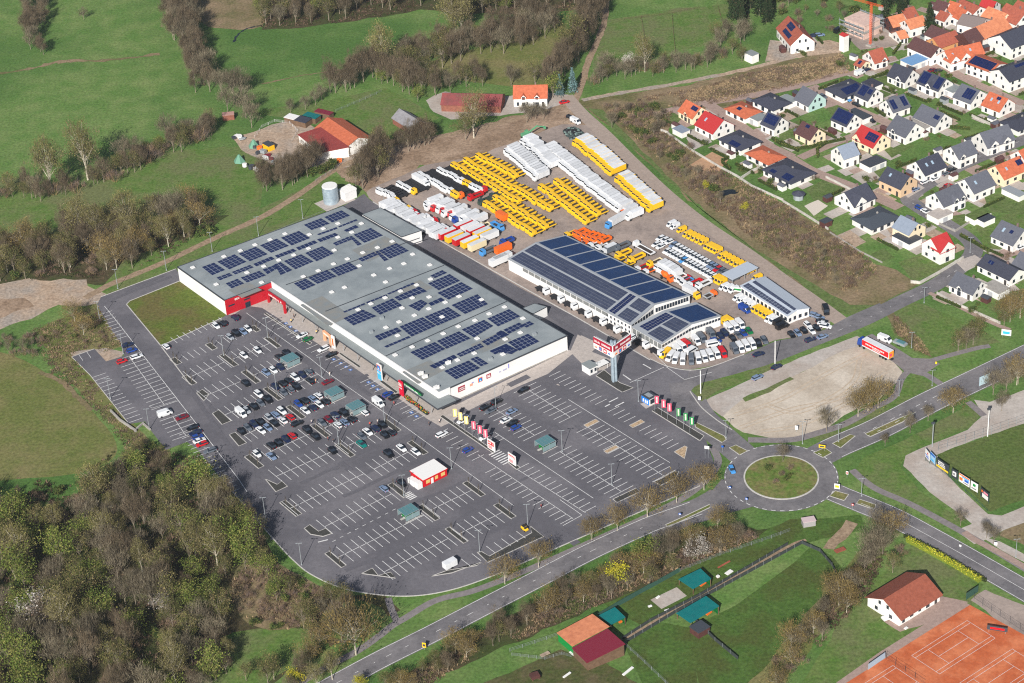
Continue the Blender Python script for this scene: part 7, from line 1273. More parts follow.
def tl(kind, pts, n, H, label, group, w=1.5, hv=.15, seed=3, kinds=None):
    P = [G(p) for p in pts]; L = [(b-a).length for a, b in zip(P, P[1:])]; T = sum(L); r = random.Random(seed+n)
    for i in range(n):
        s = T*(i+.5)/n+r.uniform(-.3, .3)*T/n; j = 0
        while j < len(L)-1 and s > L[j]: s -= L[j]; j += 1
        d = (P[j+1]-P[j])/L[j]; p = P[j]+d*s+Vector((-d.y, d.x))*r.uniform(-w, w)
        tree(r.choice(kinds) if kinds else kind, None, H*r.uniform(1-hv, 1+hv), label, group, pt=p)
AL, B, OL, PO, GO, GR, CO, SH, BU = 'alder', 'bare', 'olive', 'poplar', 'gold', 'green', 'conifer', 'shrub', 'bush'
PD = [G(p) for p in [(718, 192), (727, 188), (735, 189), (739, 194), (731, 200), (720, 199)]]
VG = [G(p) for p in [(588, 100), (604, 108), (652, 154), (704, 202), (764, 246), (855, 300), (836, 316), (590, 116)]]
LOTP = LOT
fill([(-30, 512), (20, 505), (60, 522), (105, 492), (128, 470), (150, 468), (170, 480), (192, 478), (210, 490), (236, 512), (258, 532), (268, 556), (240, 560), (226, 580), (222, 610), (232, 640), (214, 690), (150, 740), (-30, 740)], 6.0, [AL, OL, GR, B, GR, PO, OL, B], (6, 12.5), 'in the dense wood beside the overflow car park', 'trees of the dense wood', 11, [LOTP])
fill([(-30, 500), (100, 470), (200, 470), (250, 550), (220, 620), (200, 720), (-30, 720)], 11, [SH, BU, BU], (2.5, 4), 'in the undergrowth of the dense wood', 'shrubs of the dense wood', 12, [LOTP])
fill([(-30, 500), (20, 492), (60, 506), (105, 474), (135, 450), (160, 452), (170, 474), (128, 476), (104, 500), (60, 528), (-30, 516)], 4.2, [SH, SH, BU, AL, OL], (2, 5), 'at the upper edge of the dense wood', 'plants of the wood edge', 43, [LOTP])
for px, k, H, lab in [((108, 540), 'blossom', 6, 'white blossoming tree in the middle of the dense wood'), ((40, 625), 'blossom', 9, 'tall white blossoming tree near the picture corner of the wood'), ((162, 612), 'blossom', 5, 'small white blossoming tree deep in the wood'), ((188, 600), 'green', 7, 'fresh green tree at the inner edge of the dense wood'), ((222, 560), GR, 11, 'tall fresh green tree at the edge of the wood nearest the car park corner'), ((200, 545), GR, 11, 'second tall fresh green tree at the wood edge')]: tree(k, px, H, lab)
fill([(228, 690), (300, 700), (340, 690), (330, 670), (290, 680), (240, 660), (205, 655), (190, 700)], 4.6, [AL, OL, PO], (5, 8), 'in the copse below the glade', 'trees of the lower copse', 14)
fill([(255, 560), (292, 575), (330, 596), (320, 620), (280, 630), (245, 625), (232, 590)], 4.2, [SH, SH, BU, SH], (1.6, 3), 'in the thicket below the car park corner', 'shrubs of the corner thicket', 15, [LOTP])
fill([(288, 640), (300, 612), (330, 604), (352, 610), (360, 630), (340, 650), (310, 656)], 4.4, [OL, AL, GO, B], (5.5, 8), 'beside the footpath below the car park corner', 'trees by the lower footpath', 41, [LOTP])
fill([(232, 500), (262, 540), (262, 560), (280, 585), (262, 590), (230, 570), (215, 520)], 4.6, [OL, GR, AL, GR], (5.5, 9), 'on the wood edge along the car park kerb', 'trees of the kerbside wood edge', 42, [LOTP])
for px, k, H, lab in [((356, 655), GO, 13, 'large golden brown tree above the footpath below the car park'), ((342, 640), B, 11, 'large grey tree above the footpath below the car park'), ((277, 601), GR, 7, 'fresh green tree in the thicket below the car park corner'), ((290, 592), OL, 5, 'small olive tree in the thicket below the car park corner'), ((296, 686), 'yellow', 5, 'yellow green small tree at the lower picture edge'), ((360, 690), 'yellow', 4, 'yellow shrubby tree beside the road at the lower picture edge'), ((310, 665), GO, 6, 'golden brown tree on the glade'), ((316, 655), BU, 3, 'dark green bush on the glade'),
                      ((75, 322), GO, 6.5, 'golden brown tree beside the short stalls'), ((84, 335), GO, 6, 'second golden brown tree beside the short stalls'), ((130, 455), SH, 4, 'bare shrub below the overflow car park'), ((150, 452), BU, 3.5, 'green shrub below the overflow car park'), ((142, 448), SH, 3.5, 'second bare shrub below the overflow car park')]: tree(k, px, H, lab)
fill([(-20, 340), (30, 335), (44, 345), (40, 362), (10, 358), (-20, 352)], 4.5, [SH, B, SH], (3, 5), 'in the brown thicket above the dry field', 'shrubs of the brown thicket', 16)
fill([(40, 330), (100, 322), (108, 345), (78, 350), (60, 345)], 6, [SH, BU, SH], (1.5, 3.5), 'on the rough slope beside the overflow car park', 'shrubs of the rough slope', 17)
fill([(-30, 244), (40, 240), (100, 230), (150, 220), (192, 212), (214, 222), (176, 248), (112, 278), (64, 274), (-30, 288)], 4.3, [AL, OL, AL, OL, GO, PO, SH, BU], (6, 10), 'in the belt along the farm track', 'trees along the farm track', 18)
for px, k, H, lab in [((82, 242), PO, 13, 'tall straw coloured poplar in the belt by the farm track'), ((100, 246), PO, 12, 'second straw coloured poplar in the belt by the farm track'), ((130, 238), PO, 13.5, 'tallest straw coloured poplar in the belt by the farm track'), ((168, 226), B, 11, 'dark round bare tree at the end of the track belt'), ((178, 222), B, 11, 'second dark round bare tree at the end of the track belt'), ((160, 222), B, 10, 'third dark bare tree at the end of the track belt'), ((205, 236), BU, 5, 'large olive bush beside the farm track'), ((190, 240), OL, 6, 'olive tree beside the farm track bend')]: tree(k, px, H, lab)
for px, k, H, lab in [((10, 194), OL, 8, 'olive tree at the left end of the meadow tree line'), ((36, 198), B, 8, 'bare tree beside the left poplar of the meadow'), ((52, 193), PO, 16, 'tall straw poplar with white trunk, first in the meadow line'), ((88, 180), PO, 16, 'tallest straw poplar with white trunk in the meadow line'), ((28, 190), AL, 8, 'low dark tree behind the first meadow poplar'), ((66, 192), AL, 8, 'low dark tree between the two meadow poplars'), ((98, 184), OL, 6, 'low olive tree right of the tallest meadow poplar'), ((108, 180), SH, 4, 'bare shrub behind the rubbish on the meadow'), ((126, 166), B, 10, 'bare tree with wide crown in the meadow line'), ((136, 164), B, 10, 'second wide bare tree in the meadow line'), ((146, 158), OL, 6, 'olive tree beside the wide bare trees'), ((162, 152), GR, 6, 'greenish small tree at the paddock corner'), ((168, 140), B, 9, 'bare tree at the corner of the paddock'), ((178, 146), B, 7, 'low bare tree at the corner of the paddock'), ((190, 142), B, 9, 'grey bare tree right of the paddock corner'), ((204, 138), B, 8, 'grey bare tree beside the open brown hut')]: tree(k, px, H, lab)
tl(AL, [(96, 188), (118, 176), (140, 170), (160, 156), (180, 150), (200, 142), (216, 130)], 22, 7.5, 'dark bare tree along the ditch of the meadow line', 'trees along the meadow ditch', 3, kinds=[AL, OL, AL, SH]); tl(OL, [(-10, 200), (10, 198), (40, 200), (80, 192)], 10, 6, 'low olive tree at the foot of the meadow poplars', 'trees at the poplar foot', 2, kinds=[OL, AL, SH])
fill([(26, 2), (48, -4), (46, 30), (44, 56), (28, 60), (25, 40)], 3.8, [AL, B, AL], (6, 8), 'in the small strip on the far left meadow', 'trees of the small strip', 20); tree(B, (84, 20), 5, 'lone bare bush on its dry patch of the far meadow')
fill([(160, -6), (188, -6), (196, 20), (208, 60), (216, 92), (196, 96), (182, 60), (168, 30)], 4.0, [AL, AL, B], (8, 11), 'in the long strip across the far meadow', 'trees of the long strip', 21)
for px, H in [((222, 96), 10), ((234, 100), 12), ((242, 98), 11), ((228, 112), 9), ((246, 118), 11), ((252, 128), 9)]: tree(B, px, H, 'pale branched bare tree at the foot of the long strip', 'trees at the foot of the long strip')
fill([(254, -4), (330, -4), (420, -4), (520, -4), (600, -6), (594, 6), (540, 12), (470, 14), (410, 8), (340, 20), (300, 28), (262, 26)], 5.6, [AL, AL, OL, B, GR, OL], (7, 11), 'in the belt at the top of the picture', 'trees of the top belt', 22)
fill([(400, 62), (440, 42), (500, 36), (548, 18), (560, 30), (540, 48), (470, 62), (420, 82), (398, 84)], 4.6, [AL, OL, AL, B], (7, 11), 'in the belt between the two far meadows', 'trees of the middle belt', 23)
fill([(396, 92), (430, 80), (470, 82), (520, 84), (545, 80), (540, 90), (500, 88), (460, 92), (430, 98)], 5, [AL, OL, B], (6, 9), 'behind the maroon roofed barn', 'trees behind the barn', 24)
for px, k, H, lab in [((455, 38), PO, 14, 'tall straw coloured poplar in the middle belt'), ((462, 34), PO, 13, 'second straw coloured poplar in the middle belt'), ((384, 74), PO, 15, 'tall pale poplar with white trunk at the belt corner'), ((382, 84), GR, 6, 'fresh green small tree below the white trunked poplar'), ((418, 102), GR, 6, 'fresh green tree beside the maroon barn'), ((474, 138), PO, 13, 'straw coloured tree standing in the bare soil yard'), ((466, 140), OL, 10, 'olive tree standing in the bare soil yard'), ((575, 58), OL, 17, 'great pale olive willow beside the dark track'), ((566, 66), OL, 14, 'second great willow beside the dark track'), ((553, 98), GR, 9, 'dense green tree beside the orange roofed farmhouse'), ((560, 96), 'blue', 9, 'blue green conifer beside the farmhouse'), ((573, 92), 'blue', 10, 'second blue green conifer beside the track crossing'), ((630, 72), 'blossom', 6, 'pale blossoming tree in the fields beyond the track'), ((605, 76), B, 9, 'round bare tree beyond the track crossing'), ((645, 72), PO, 11, 'thin pale poplar in the far field')]: tree(k, px, H, lab)
tl(AL, [(548, 92), (562, 76), (578, 60), (590, 34), (602, 4)], 26, 11, 'dark bare tree in the row along the dark track', 'trees along the dark track', 3)
tl(AL, [(330, 96), (345, 90), (360, 80), (376, 76), (398, 84), (420, 96)], 20, 10, 'bare tree at the edge of the small green meadow', 'trees round the small meadow', 3); tl(B, [(328, 100), (300, 112), (286, 116)], 4, 6, 'low bare tree behind the stables', 'trees behind the stables', 2)
tl(AL, [(262, 184), (276, 188), (292, 180), (306, 172), (322, 168)], 18, 8, 'bare tree along the farm fence', 'trees along the farm fence', 4); tl(BU, [(300, 176), (322, 172), (336, 164)], 6, 4, 'dark green bush along the farm fence', 'bushes along the farm fence', 1.5)
tl(AL, [(356, 186), (366, 188), (376, 176), (384, 160)], 12, 11, 'tall bare tree with dark trunk above the silver tank', 'trees above the silver tank', 3, kinds=[AL, AL, OL]); tl(AL, [(396, 154), (412, 148), (424, 146), (430, 142)], 6, 9, 'bare tree along the track beside the tin roofed barn', 'trees beside the tin barn', 2); tl(BU, [(420, 128), (432, 130)], 3, 4, 'green bush beside the tin roofed barn', 'bushes beside the tin barn', 1)
tl(B, [(524, 122), (534, 120), (545, 118)], 4, 7, 'bare tree in the soil at the top of the yard', 'trees at the top of the yard', 2)
tl(B, [(590, 84), (620, 78), (660, 72), (700, 66), (725, 58)], 26, 6, 'bare tree along the pale field track', 'trees along the pale track', 4, kinds=[B, B, SH, OL]); fill([(714, 38), (742, 36), (754, 52), (740, 60), (720, 58)], 6, [B, OL, B], (6, 9), 'in the copse below the conifers', 'trees of the conifer copse', 25)
fill([(732, -4), (776, -8), (782, 22), (742, 28), (730, 22)], 5, [CO, CO, CO, CO, OL], (10, 14), 'in the dark block at the top of the picture', 'conifers of the dark block', 26); fill([(868, -2), (905, -6), (908, 22), (886, 30), (876, 18)], 5.5, [CO], (10, 14), 'in the dark block beside the crane', 'conifers beside the crane', 27); fill([(612, -6), (640, -8), (650, 6), (616, 8)], 6, [B, CO], (7, 10), 'at the upper end of the dark track', 'trees at the track end', 28)
for px, k, H, lab in [((929, 34), CO, 13, 'tall dark yew beside the old orange roofed house'), ((855, 14), BU, 5, 'round olive bush in the gardens below the crane'), ((798, 16), SH, 4, 'reddish bare bush in the upper gardens'), ((742, 62), OL, 6, 'olive tree beside the white block house')]: tree(k, px, H, lab)
fill([(778, 0), (850, -2), (846, 36), (800, 38), (784, 24)], 8.5, [BU, SH, OL, B, BU], (2.5, 5), 'in the allotment gardens', 'plants of the allotments', 29)
fill([(596, 110), (640, 100), (668, 116), (664, 136), (700, 168), (735, 190), (730, 215), (690, 190), (650, 158), (615, 130)], 4.6, [SH, SH, B, SH, BU, SH], (1.8, 4.5), 'in the upper scrub between lane and village', 'shrubs of the upper scrub', 31, [PD, VG])
fill([(738, 196), (770, 204), (810, 226), (842, 244), (868, 266), (880, 286), (850, 288), (815, 282), (776, 250), (748, 222)], 4.4, [SH, SH, SH, SH, B], (1.8, 3.6), 'in the dense lower thicket between lane and village', 'shrubs of the lower thicket', 32)
for px, k, H, lab in [((612, 128), B, 6, 'pale bare tree in the scrub nearest the lane'), ((648, 112), BU, 3, 'green bush beside the orange roofed cream house'), ((706, 190), 'yellow', 3, 'yellow green bush in the middle of the scrub'), ((690, 150), SH, 4, 'tall tan bush in the upper scrub'), ((745, 212), 'yellow', 3, 'small golden bush beside the dark pond')]: tree(k, px, H, lab)
AV = [(505, 584), (538.6, 567.4), (592, 540), (617.4, 530.8), (647.4, 517), (676.7, 503), (704, 490)]
for i, p in enumerate(AV): tree(GO, p, [7.4, 7.4, 6.2, 6.8, 8.0, 7.4, 7.2][i], 'golden budding avenue tree on the car park verge, %s from the roundabout' % nth(len(AV)-1-i), 'golden avenue trees', seed=i)
for px, k, H, lab in [((826.4, 431.6), B, 7.5, 'grey round tree at the rim of the gravel lot'), ((858, 416.6), GO, 7.5, 'golden grey tree at the rim of the gravel lot'), ((868, 411), GO, 8, 'golden tree between two others at the gravel lot rim'), ((878, 408), GO, 8.5, 'largest golden grey tree beside the bare sand patch'), ((910, 433), B, 6, 'bare young tree on the grass below the upper road'), ((928, 421), B, 5, 'thin bare tree on the grass below the upper road'), ((953, 413), GO, 7.5, 'golden tree on the grass below the upper road'), ((885, 446), B, 4, 'small bare tree nearest the roundabout on the upper grass'), ((993, 395), B, 8, 'bare tree beside the white floodlight mast'), ((1016.7, 385), GO, 8, 'golden tree on the gravel at the picture edge'), ((1001.6, 411), B, 6, 'bare tree in the gravel behind the wire fence'), ((1006, 392), B, 7, 'second bare tree beside the floodlight gravel'),
                      ((958, 352), OL, 7, 'dark olive tree, first of the clump beside the meadow corner'), ((966, 350), B, 7, 'grey tree in the clump beside the meadow corner'), ((973, 345), OL, 8, 'tall olive tree in the clump beside the meadow corner'), ((978, 338), OL, 7, 'dark tree, last of the clump beside the meadow corner'), ((1010, 322), GO, 8, 'golden brown tree behind the small billboard'), ((1020, 318), GO, 9, 'second golden brown tree at the picture edge'), ((1004, 326), OL, 6, 'olive tree beside the golden brown trees'), ((1018, 384), B, 8, 'bare tree on the road fork at the picture edge'),
                      ((960.4, 525.8), B, 5, 'small bare tree on the grass tip beside the gravel path'), ((986.5, 538.4), B, 5, 'small bare tree at the gravel junction'), ((993.6, 543.5), B, 4.5, 'second small bare tree at the gravel junction'), ((871, 562), B, 9.5, 'round pale bare tree beside the tennis clubhouse'), ((882.7, 554), B, 8.5, 'bare tree in the clump beside the clubhouse'), ((877.7, 533), B, 7.5, 'grey tree at the road side of the clubhouse clump'), ((890, 540), GO, 7.5, 'golden branched tree in the clubhouse clump'), ((892.7, 573), OL, 6, 'low olive tree beside the clubhouse roof'), ((900, 556), SH, 4, 'brown bush beside the yellow hedge'),
                      ((783, 462), B, 5.5, 'bare tree at the upper rim of the roundabout island'), ((616.7, 589), 'yellow', 7, 'bright yellow green tree beside the road'), ((643, 568), GR, 9, 'fresh green tree in the strip below the road'), ((657, 564), B, 8, 'bare tree beside the fresh green tree below the road'), ((698, 560), 'blossom', 6, 'white blossoming round bush below the road'), ((720, 553), GO, 7, 'round golden grey tree at the end of the road strip'), ((738, 543), B, 5.5, 'round bare bush nearest the roundabout in the road strip'), ((750, 540), SH, 4, 'brown shrub nearest the site cabin'), ((650, 585), OL, 6, 'olive tree behind the teal shelter fence')]: tree(k, px, H, lab)
for i, px in enumerate([(782, 476), (788, 480), (776, 484), (790, 470), (768, 470)]): tree([SH, BU, SH, SH, BU][i], px, 2.2, ['brown', 'green', 'brown', 'brown', 'green'][i]+' low shrub on the roundabout island', 'shrubs on the roundabout island')
fill([(720, 528), (762, 534), (740, 546), (690, 566), (640, 590), (592, 608), (545, 622), (470, 660), (432, 680), (400, 700), (385, 690), (430, 664), (520, 616), (590, 584), (660, 550)], 3.3, [B, AL, GO, OL, SH, AL], (4.4, 6.4), 'in the hedge strip between road and dog field', 'trees of the road hedge strip', 33)
fill([(862, 560), (884, 556), (868, 590), (846, 616), (812, 655), (785, 700), (760, 700), (778, 664), (812, 618), (845, 580)], 3.8, [B, B, GO, SH, OL, B], (5, 7.2), 'in the hedge between dog field and clubhouse', 'trees of the clubhouse hedge', 34)
SAP = None
for g, u, L, w in ISLANDS:
    for s in (-.55, .55):
        p = g+u*s; lab = 'thin bare sapling on a planted strip of the car park'
        if SAP is None:
            SAP = thing('young_tree', lab, 'sapling', (p.x, p.y, .1), 0, 'saplings on the planted strips'); mb = MB(); mb.tube((0, 0, 0), (0, 0, 2.2), .05, .035, 5); mb.build('trunk', bark, SAP); mb = MB(); r = random.Random(2)
            for i in range(60): a = r.uniform(0, 6.28); z = r.uniform(1.4, 3.6); q = .55*(1-abs(z-2.4)/1.6); mb.tube((0, 0, z*.8), (math.cos(a)*q, math.sin(a)*q, z), .02, .008, 3)
            mb.build('crown', TW['bare'][1], SAP)
        else: dup(SAP, (p.x, p.y, .1), R_.uniform(0, 6), lab, 'sapling', 'saplings on the planted strips')
def undergrowth(name, poly, n, kinds, h, seed, avoid=None, wid=.16):
    P = [G(p) for p in poly]; xs = [p.x for p in P]; ys = [p.y for p in P]; r = random.Random(seed); mb = MB(); c = 0; tries = 0
    while c < n and tries < n*30:
        tries += 1; p = Vector((r.uniform(min(xs), max(xs)), r.uniform(min(ys), max(ys))))
        if not inpoly(p, P) or (avoid and any(inpoly(p, a) for a in avoid)): continue
        f = math.sin(p.x*.13+seed)+math.sin(p.y*.11+1.7*seed)+.8*math.sin(p.x*.31-p.y*.27)+.6*math.sin(p.y*.43+p.x*.2)
        if f+r.gauss(0, .5) < -.7: continue
        c += 1; m_ = int((f+2)*1.1+r.gauss(0, .7)) % len(kinds); hh = h*r.uniform(.4, 1.2)
        for i in range(9):
            a = r.uniform(0, 6.28); q = r.uniform(.1, .8); b = Vector((p.x+math.cos(a)*q, p.y+math.sin(a)*q, 0)); d = Vector((math.cos(a)*r.uniform(0, .6), math.sin(a)*r.uniform(0, .6), hh*r.uniform(.5, 1))); w = Vector((-math.sin(a+r.random()), math.cos(a+r.random()), 0))*wid*r.uniform(.6, 1.4)
            mb.add([b-w, b+w, b+d], [(0, 1, 2)], m_)
    return tag(mb.build(name, kinds, None, (0, 0, .02)), kind='stuff')
ug = [tm('reed_tan', 140, 120, 92), tm('reed_brown', 98, 80, 62), tm('reed_lilac', 102, 86, 74), tm('reed_green', 86, 88, 50)]; ugw = [TW['shrub'][0], tm('under_green', 58, 66, 34), tm('under_brown', 70, 58, 44)]
undergrowth('undergrowth', [(600, 112), (640, 104), (672, 112), (668, 135), (720, 170), (790, 208), (838, 236), (872, 262), (884, 285), (850, 300), (800, 284), (740, 236), (690, 196), (650, 160), (615, 130)], 3600, ug, 1.0, 1, [VG, PD])
undergrowth('undergrowth', [(640, 98), (700, 88), (760, 70), (845, 54), (850, 72), (810, 82), (760, 94), (712, 104), (672, 108)], 2600, ug[:3]+[ug[0]], .7, 2)
undergrowth('undergrowth', [(-30, 485), (20, 475), (70, 486), (128, 440), (165, 452), (200, 455), (250, 520), (270, 560), (225, 580), (230, 640), (200, 720), (-30, 720)], 5200, ugw, 1.0, 3, [LOTP])
undergrowth('undergrowth', [(255, 558), (292, 574), (345, 600), (330, 625), (270, 632), (235, 620), (228, 585)], 900, ug, .8, 4, [LOTP])
undergrowth('undergrowth', [(-30, 240), (60, 236), (130, 236), (196, 214), (215, 222), (170, 254), (110, 280), (60, 276), (-30, 290)], 1800, ugw, .8, 5)
undergrowth('undergrowth', [(700, 528), (770, 532), (740, 546), (690, 566), (592, 608), (470, 662), (420, 690), (385, 692), (520, 614), (590, 582), (660, 547)], 1800, ugw[:1]+ug, .8, 6)
undergrowth('undergrowth', [(862, 558), (888, 552), (868, 592), (812, 656), (780, 700), (745, 700), (778, 660), (842, 580)], 900, ugw, .8, 7)
undergrowth('undergrowth', [(254, -4), (420, -4), (600, -6), (598, 8), (520, 14), (420, 10), (330, 24), (262, 28)], 1800, ugw, .8, 8)
undergrowth('undergrowth', [(30, 330), (100, 306), (122, 346), (104, 352), (92, 345), (70, 356), (88, 376), (128, 426), (150, 440), (125, 446), (90, 405), (50, 372)], 1300, ug, .6, 10, [LOTP])
undergrowth('undergrowth', [(894, 315), (906, 326), (924, 346), (930, 356), (915, 350), (895, 332)], 500, ug, .8, 9)
# ================================================================ FENCES, HEDGES, GARDENS, SMALL THINGS
def fence(label, px, h=1.6, step=3.0, m=galv, panel=None, name='wire_fence', rail=True, z0=0):
    P = [G(p) for p in px]; o = P[0]; t = thing(name, label, 'fence', (o.x, o.y, 0)); n = 0
    for a, b in zip(P, P[1:]):
        L = (b-a).length; k = max(1, int(L/step))
        for i in range(k):
            if n < 99: p = a+(b-a)*i/k-o; mb = MB(); mb.tube((p.x, p.y, 0), (p.x, p.y, h+.1), .05, n=5); mb.build('post', m, t); n += 1
        mb = MB(); c = (a+b)/2-o
        if panel: mb.box(c.x, c.y, .08+z0, h, L, .04, ang(a, b)); mb.build('panel', panel, t)
        else:
            for z in (h*.35, h*.65, h): mb.tube((a.x-o.x, a.y-o.y, z), (b.x-o.x, b.y-o.y, z), .025, n=4)
            mb.build('wires', m, t)
    return t
greenf = mat('green_fence', rgb(46, 78, 66), .8); nett = mat('dark_netting', rgb(52, 58, 58), .9)
fence('long dark green fence with netting along the road side of the dog field', [(650, 588), (630, 600), (615, 608)], 1.8, 3, greenf, greenf, 'netted_fence'); fence('dark netted fence between the teal shelters and the club sheds', [(598, 618), (625, 602), (655, 586), (680, 572)], 1.8, 3, greenf, greenf, 'netted_fence')
fence('double dark fence along the path through the dog fields', [(622, 640), (650, 622), (700, 596), (745, 570), (788, 545)], 1.2, 3, galv, nett, 'netted_fence'); fence('netted fence round the lower dog field', [(626, 643), (676, 613), (740, 578), (802, 544), (820, 552), (832, 566), (836, 574)], 1.3, 3, galv, nett, 'netted_fence')
fence('netted fence between the two lower dog fields', [(695, 621), (715, 641), (738, 660)], 1.4, 3, galv, nett, 'netted_fence'); fence('wire fence running down from the maroon shed', [(624, 645), (645, 664), (672, 690)], 1.4, 3, galv, None, 'wire_fence'); fence('grey wire fence left of the orange tiled shed', [(510, 652), (535, 644), (558, 636)], 1.4, 3, galv); fence('wire fence round the small yard of the club sheds', [(512, 656), (545, 660), (562, 655), (572, 658)], 1.2, 2.5, galv); fence('grey wire fence along the strip below the roundabout', [(680, 572), (720, 556), (762, 542), (790, 532)], 1.4, 3, galv)
fence('grey wire fence with tall posts along the upper side of the pitch', [(938, 452), (965, 444), (1000, 432), (1040, 418)], 3.6, 3.2, galv, None, 'pitch_fence'); fence('dark wire fence in front of the lower tennis courts', [(886, 660), (905, 673), (925, 686)], 2.6, 3, trim, None, 'court_fence'); fence('pale blue wind screen fence beside the clay court', [(868, 670), (885, 658)], 2.2, 3, galv, mat('pale_blue_net', rgb(150, 170, 186), .8), 'court_fence'); fence('wire fence between clay court and gravel parking', [(974, 600), (1000, 618), (1030, 638)], 2.4, 3, trim, None, 'court_fence'); fence('dark green screen fence at the corner of the clay court', [(966, 600), (978, 592)], 2.6, 3, greenf, greenf, 'court_fence')
fence('thin wire fence along the village side of the truck lane', [(705, 243), (750, 278), (790, 308), (826, 325)], 1.6, 3, galv); fence('pale wire fence along the farm track', [(316, 182), (335, 170), (346, 160)], 1.3, 3); fence('post fence between the farm meadow and the belt', [(336, 112), (360, 102), (382, 92)], 1.3, 3); fence('white rail fence round the riding ring', [(255, 138), (262, 128), (275, 122), (290, 124), (298, 132), (292, 142)], 1.3, 2.5, whitep); fence('row of white fence posts across the far field', [(624, 20), (660, 16), (700, 8)], 1.2, 6, wood); fence('wooden fence line down the far field', [(641, 18), (645, 40), (648, 70)], 1.2, 4, wood); fence('second wooden fence line down the far field', [(672, 16), (674, 40), (676, 58)], 1.2, 4, wood); fence('third wooden fence line down the far field', [(718, 8), (724, 28)], 1.2, 4, wood)
AD = Z(920, 440, 9.757); pan = [(50, 165, 90, 215, 'white advertising board with red dot, first at the fence corner', whitep, 1), (98, 195, 145, 245, 'blue and white advertising board next to the corner board', mat('pale_blue_board', rgb(150, 190, 220), .5), 2), (160, 255, 275, 335, 'wide dark advertising board with yellow strip', mat('charcoal_board', rgb(46, 54, 60), .5), 3), (305, 360, 362, 395, 'black advertising board with white sign', MATS['charcoal_board'], 4), (378, 405, 480, 470, 'colourful advertising board with orange and blue stripes', whitep, 5), (492, 480, 560, 520, 'white advertising board with green emblem', whitep, 6), (588, 545, 668, 610, 'last advertising board with pink strip and white sheet', MATS['charcoal_board'], 7)]
for x0, y0, x1, y1, lab, m, k in pan:
    a, b = G(AD(x0, y0+18)), G(AD(x1, y1+18)); c = (a+b)/2; L = (b-a).length; t = thing('advertising_board', lab, 'advertising board', (c.x, c.y, 0), ang(a, b), 'advertising boards of the pitch'); mb = MB(); mb.box(0, 0, 1.0, 4.2, L, .12); mb.build('panel', m, t)
    for s in (-1, 1): mb = MB(); mb.tube((s*L*.49, .12, 0), (s*L*.49, .12, 4.3), .07, n=6); mb.build('post', greenf, t)
    mb = MB(); X_ = Vector((1, 0)); N_ = Vector((0, -1))
    if k == 1: mb.box(.2, -.08, 2.9, 3.5, .6, .04, 0, 0); mb.box(0, -.08, 1.4, 1.8, L*.7, .04, 0, 3); scribble(mb, Vector((-L*.4, -.08)), X_, N_, 5, L*.8, .3, 81, 3, (0, 0, 2.2))
    elif k == 2: mb.box(0, -.08, 3.4, 4.1, L*.9, .04, 0, 3); mb.box(0, -.08, 1.3, 2.0, L*.5, .04, 0, 4)
    elif k == 3: mb.box(0, -.08, 1.05, 1.7, L*.98, .04, 0, 1); [scribble(mb, Vector((-L*.35, -.08)), X_, N_, 7, L*.6, .4, 90+i, 2, (0, 0, 2.0+.65*i)) for i in range(3)]
    elif k == 4: mb.box(0, -.08, 1.8, 3.5, L*.6, .04, 0, 2); scribble(mb, Vector((-L*.2, -.11)), X_, N_, 2, L*.4, .8, 94, 5, (0, 0, 2.2))
    elif k == 5: mb.box(0, -.08, 3.7, 4.15, L*.98, .04, 0, 6); mb.box(L*.1, -.08, 3.2, 3.65, L*.7, .04, 0, 4); mb.box(-L*.3, -.08, 1.8, 3.0, L*.3, .04, 0, 6); mb.box(L*.22, -.08, 2.2, 3.1, L*.4, .04, 0, 3); scribble(mb, Vector((-L*.05, -.08)), X_, N_, 6, L*.5, .3, 95, 5, (0, 0, 1.5))
    elif k == 6: mb.box(0, -.08, 2.6, 3.6, L*.4, .04, 0, 7); scribble(mb, Vector((-L*.35, -.08)), X_, N_, 5, L*.7, .4, 96, 5, (0, 0, 1.6))
    else: mb.box(.3, -.08, 1.1, 2.6, L*.7, .04, 0, 2); mb.box(.5, -.08, 2.9, 3.6, L*.5, .04, 0, 8); mb.box(-L*.32, -.08, 2.8, 3.6, .6, .04, 0, 6)
    mb.build('print', [redp, mat('ad_yellow', rgb(230, 190, 40), .5), whitep, blue, skyb, trim, orange, green, mat('ad_pink', rgb(230, 140, 160), .5)], t)
fence('green wire fence carrying the advertising boards', [(925.5, 461), (937, 468), (960, 487), (988, 512)], 1.0, 3, greenf)
def board(px, label, w, h, z, m, rz=0, post=galv, deco=None, name='road_sign', cat='sign'):
    g = G(px); t = thing(name, label, cat, (g.x, g.y, .08), rz); mb = MB()
    for s in ((-1, 1) if w > 1.2 else (0,)): mb.tube((s*w*.4, .06, 0), (s*w*.4, .06, z+h*.9), .05, n=6)
    mb.build('post', post, t); mb = MB(); mb.box(0, 0, z, z+h, w, .08); p = mb.build('panel', m, t)
    if deco: mb = MB(); mb.box(0, -.06, z+h*.25, z+h*.7, w*.7, .04); mb.build('print', deco, p)
    return t
ysign = mat('sign_yellow', rgb(236, 190, 30), .5)
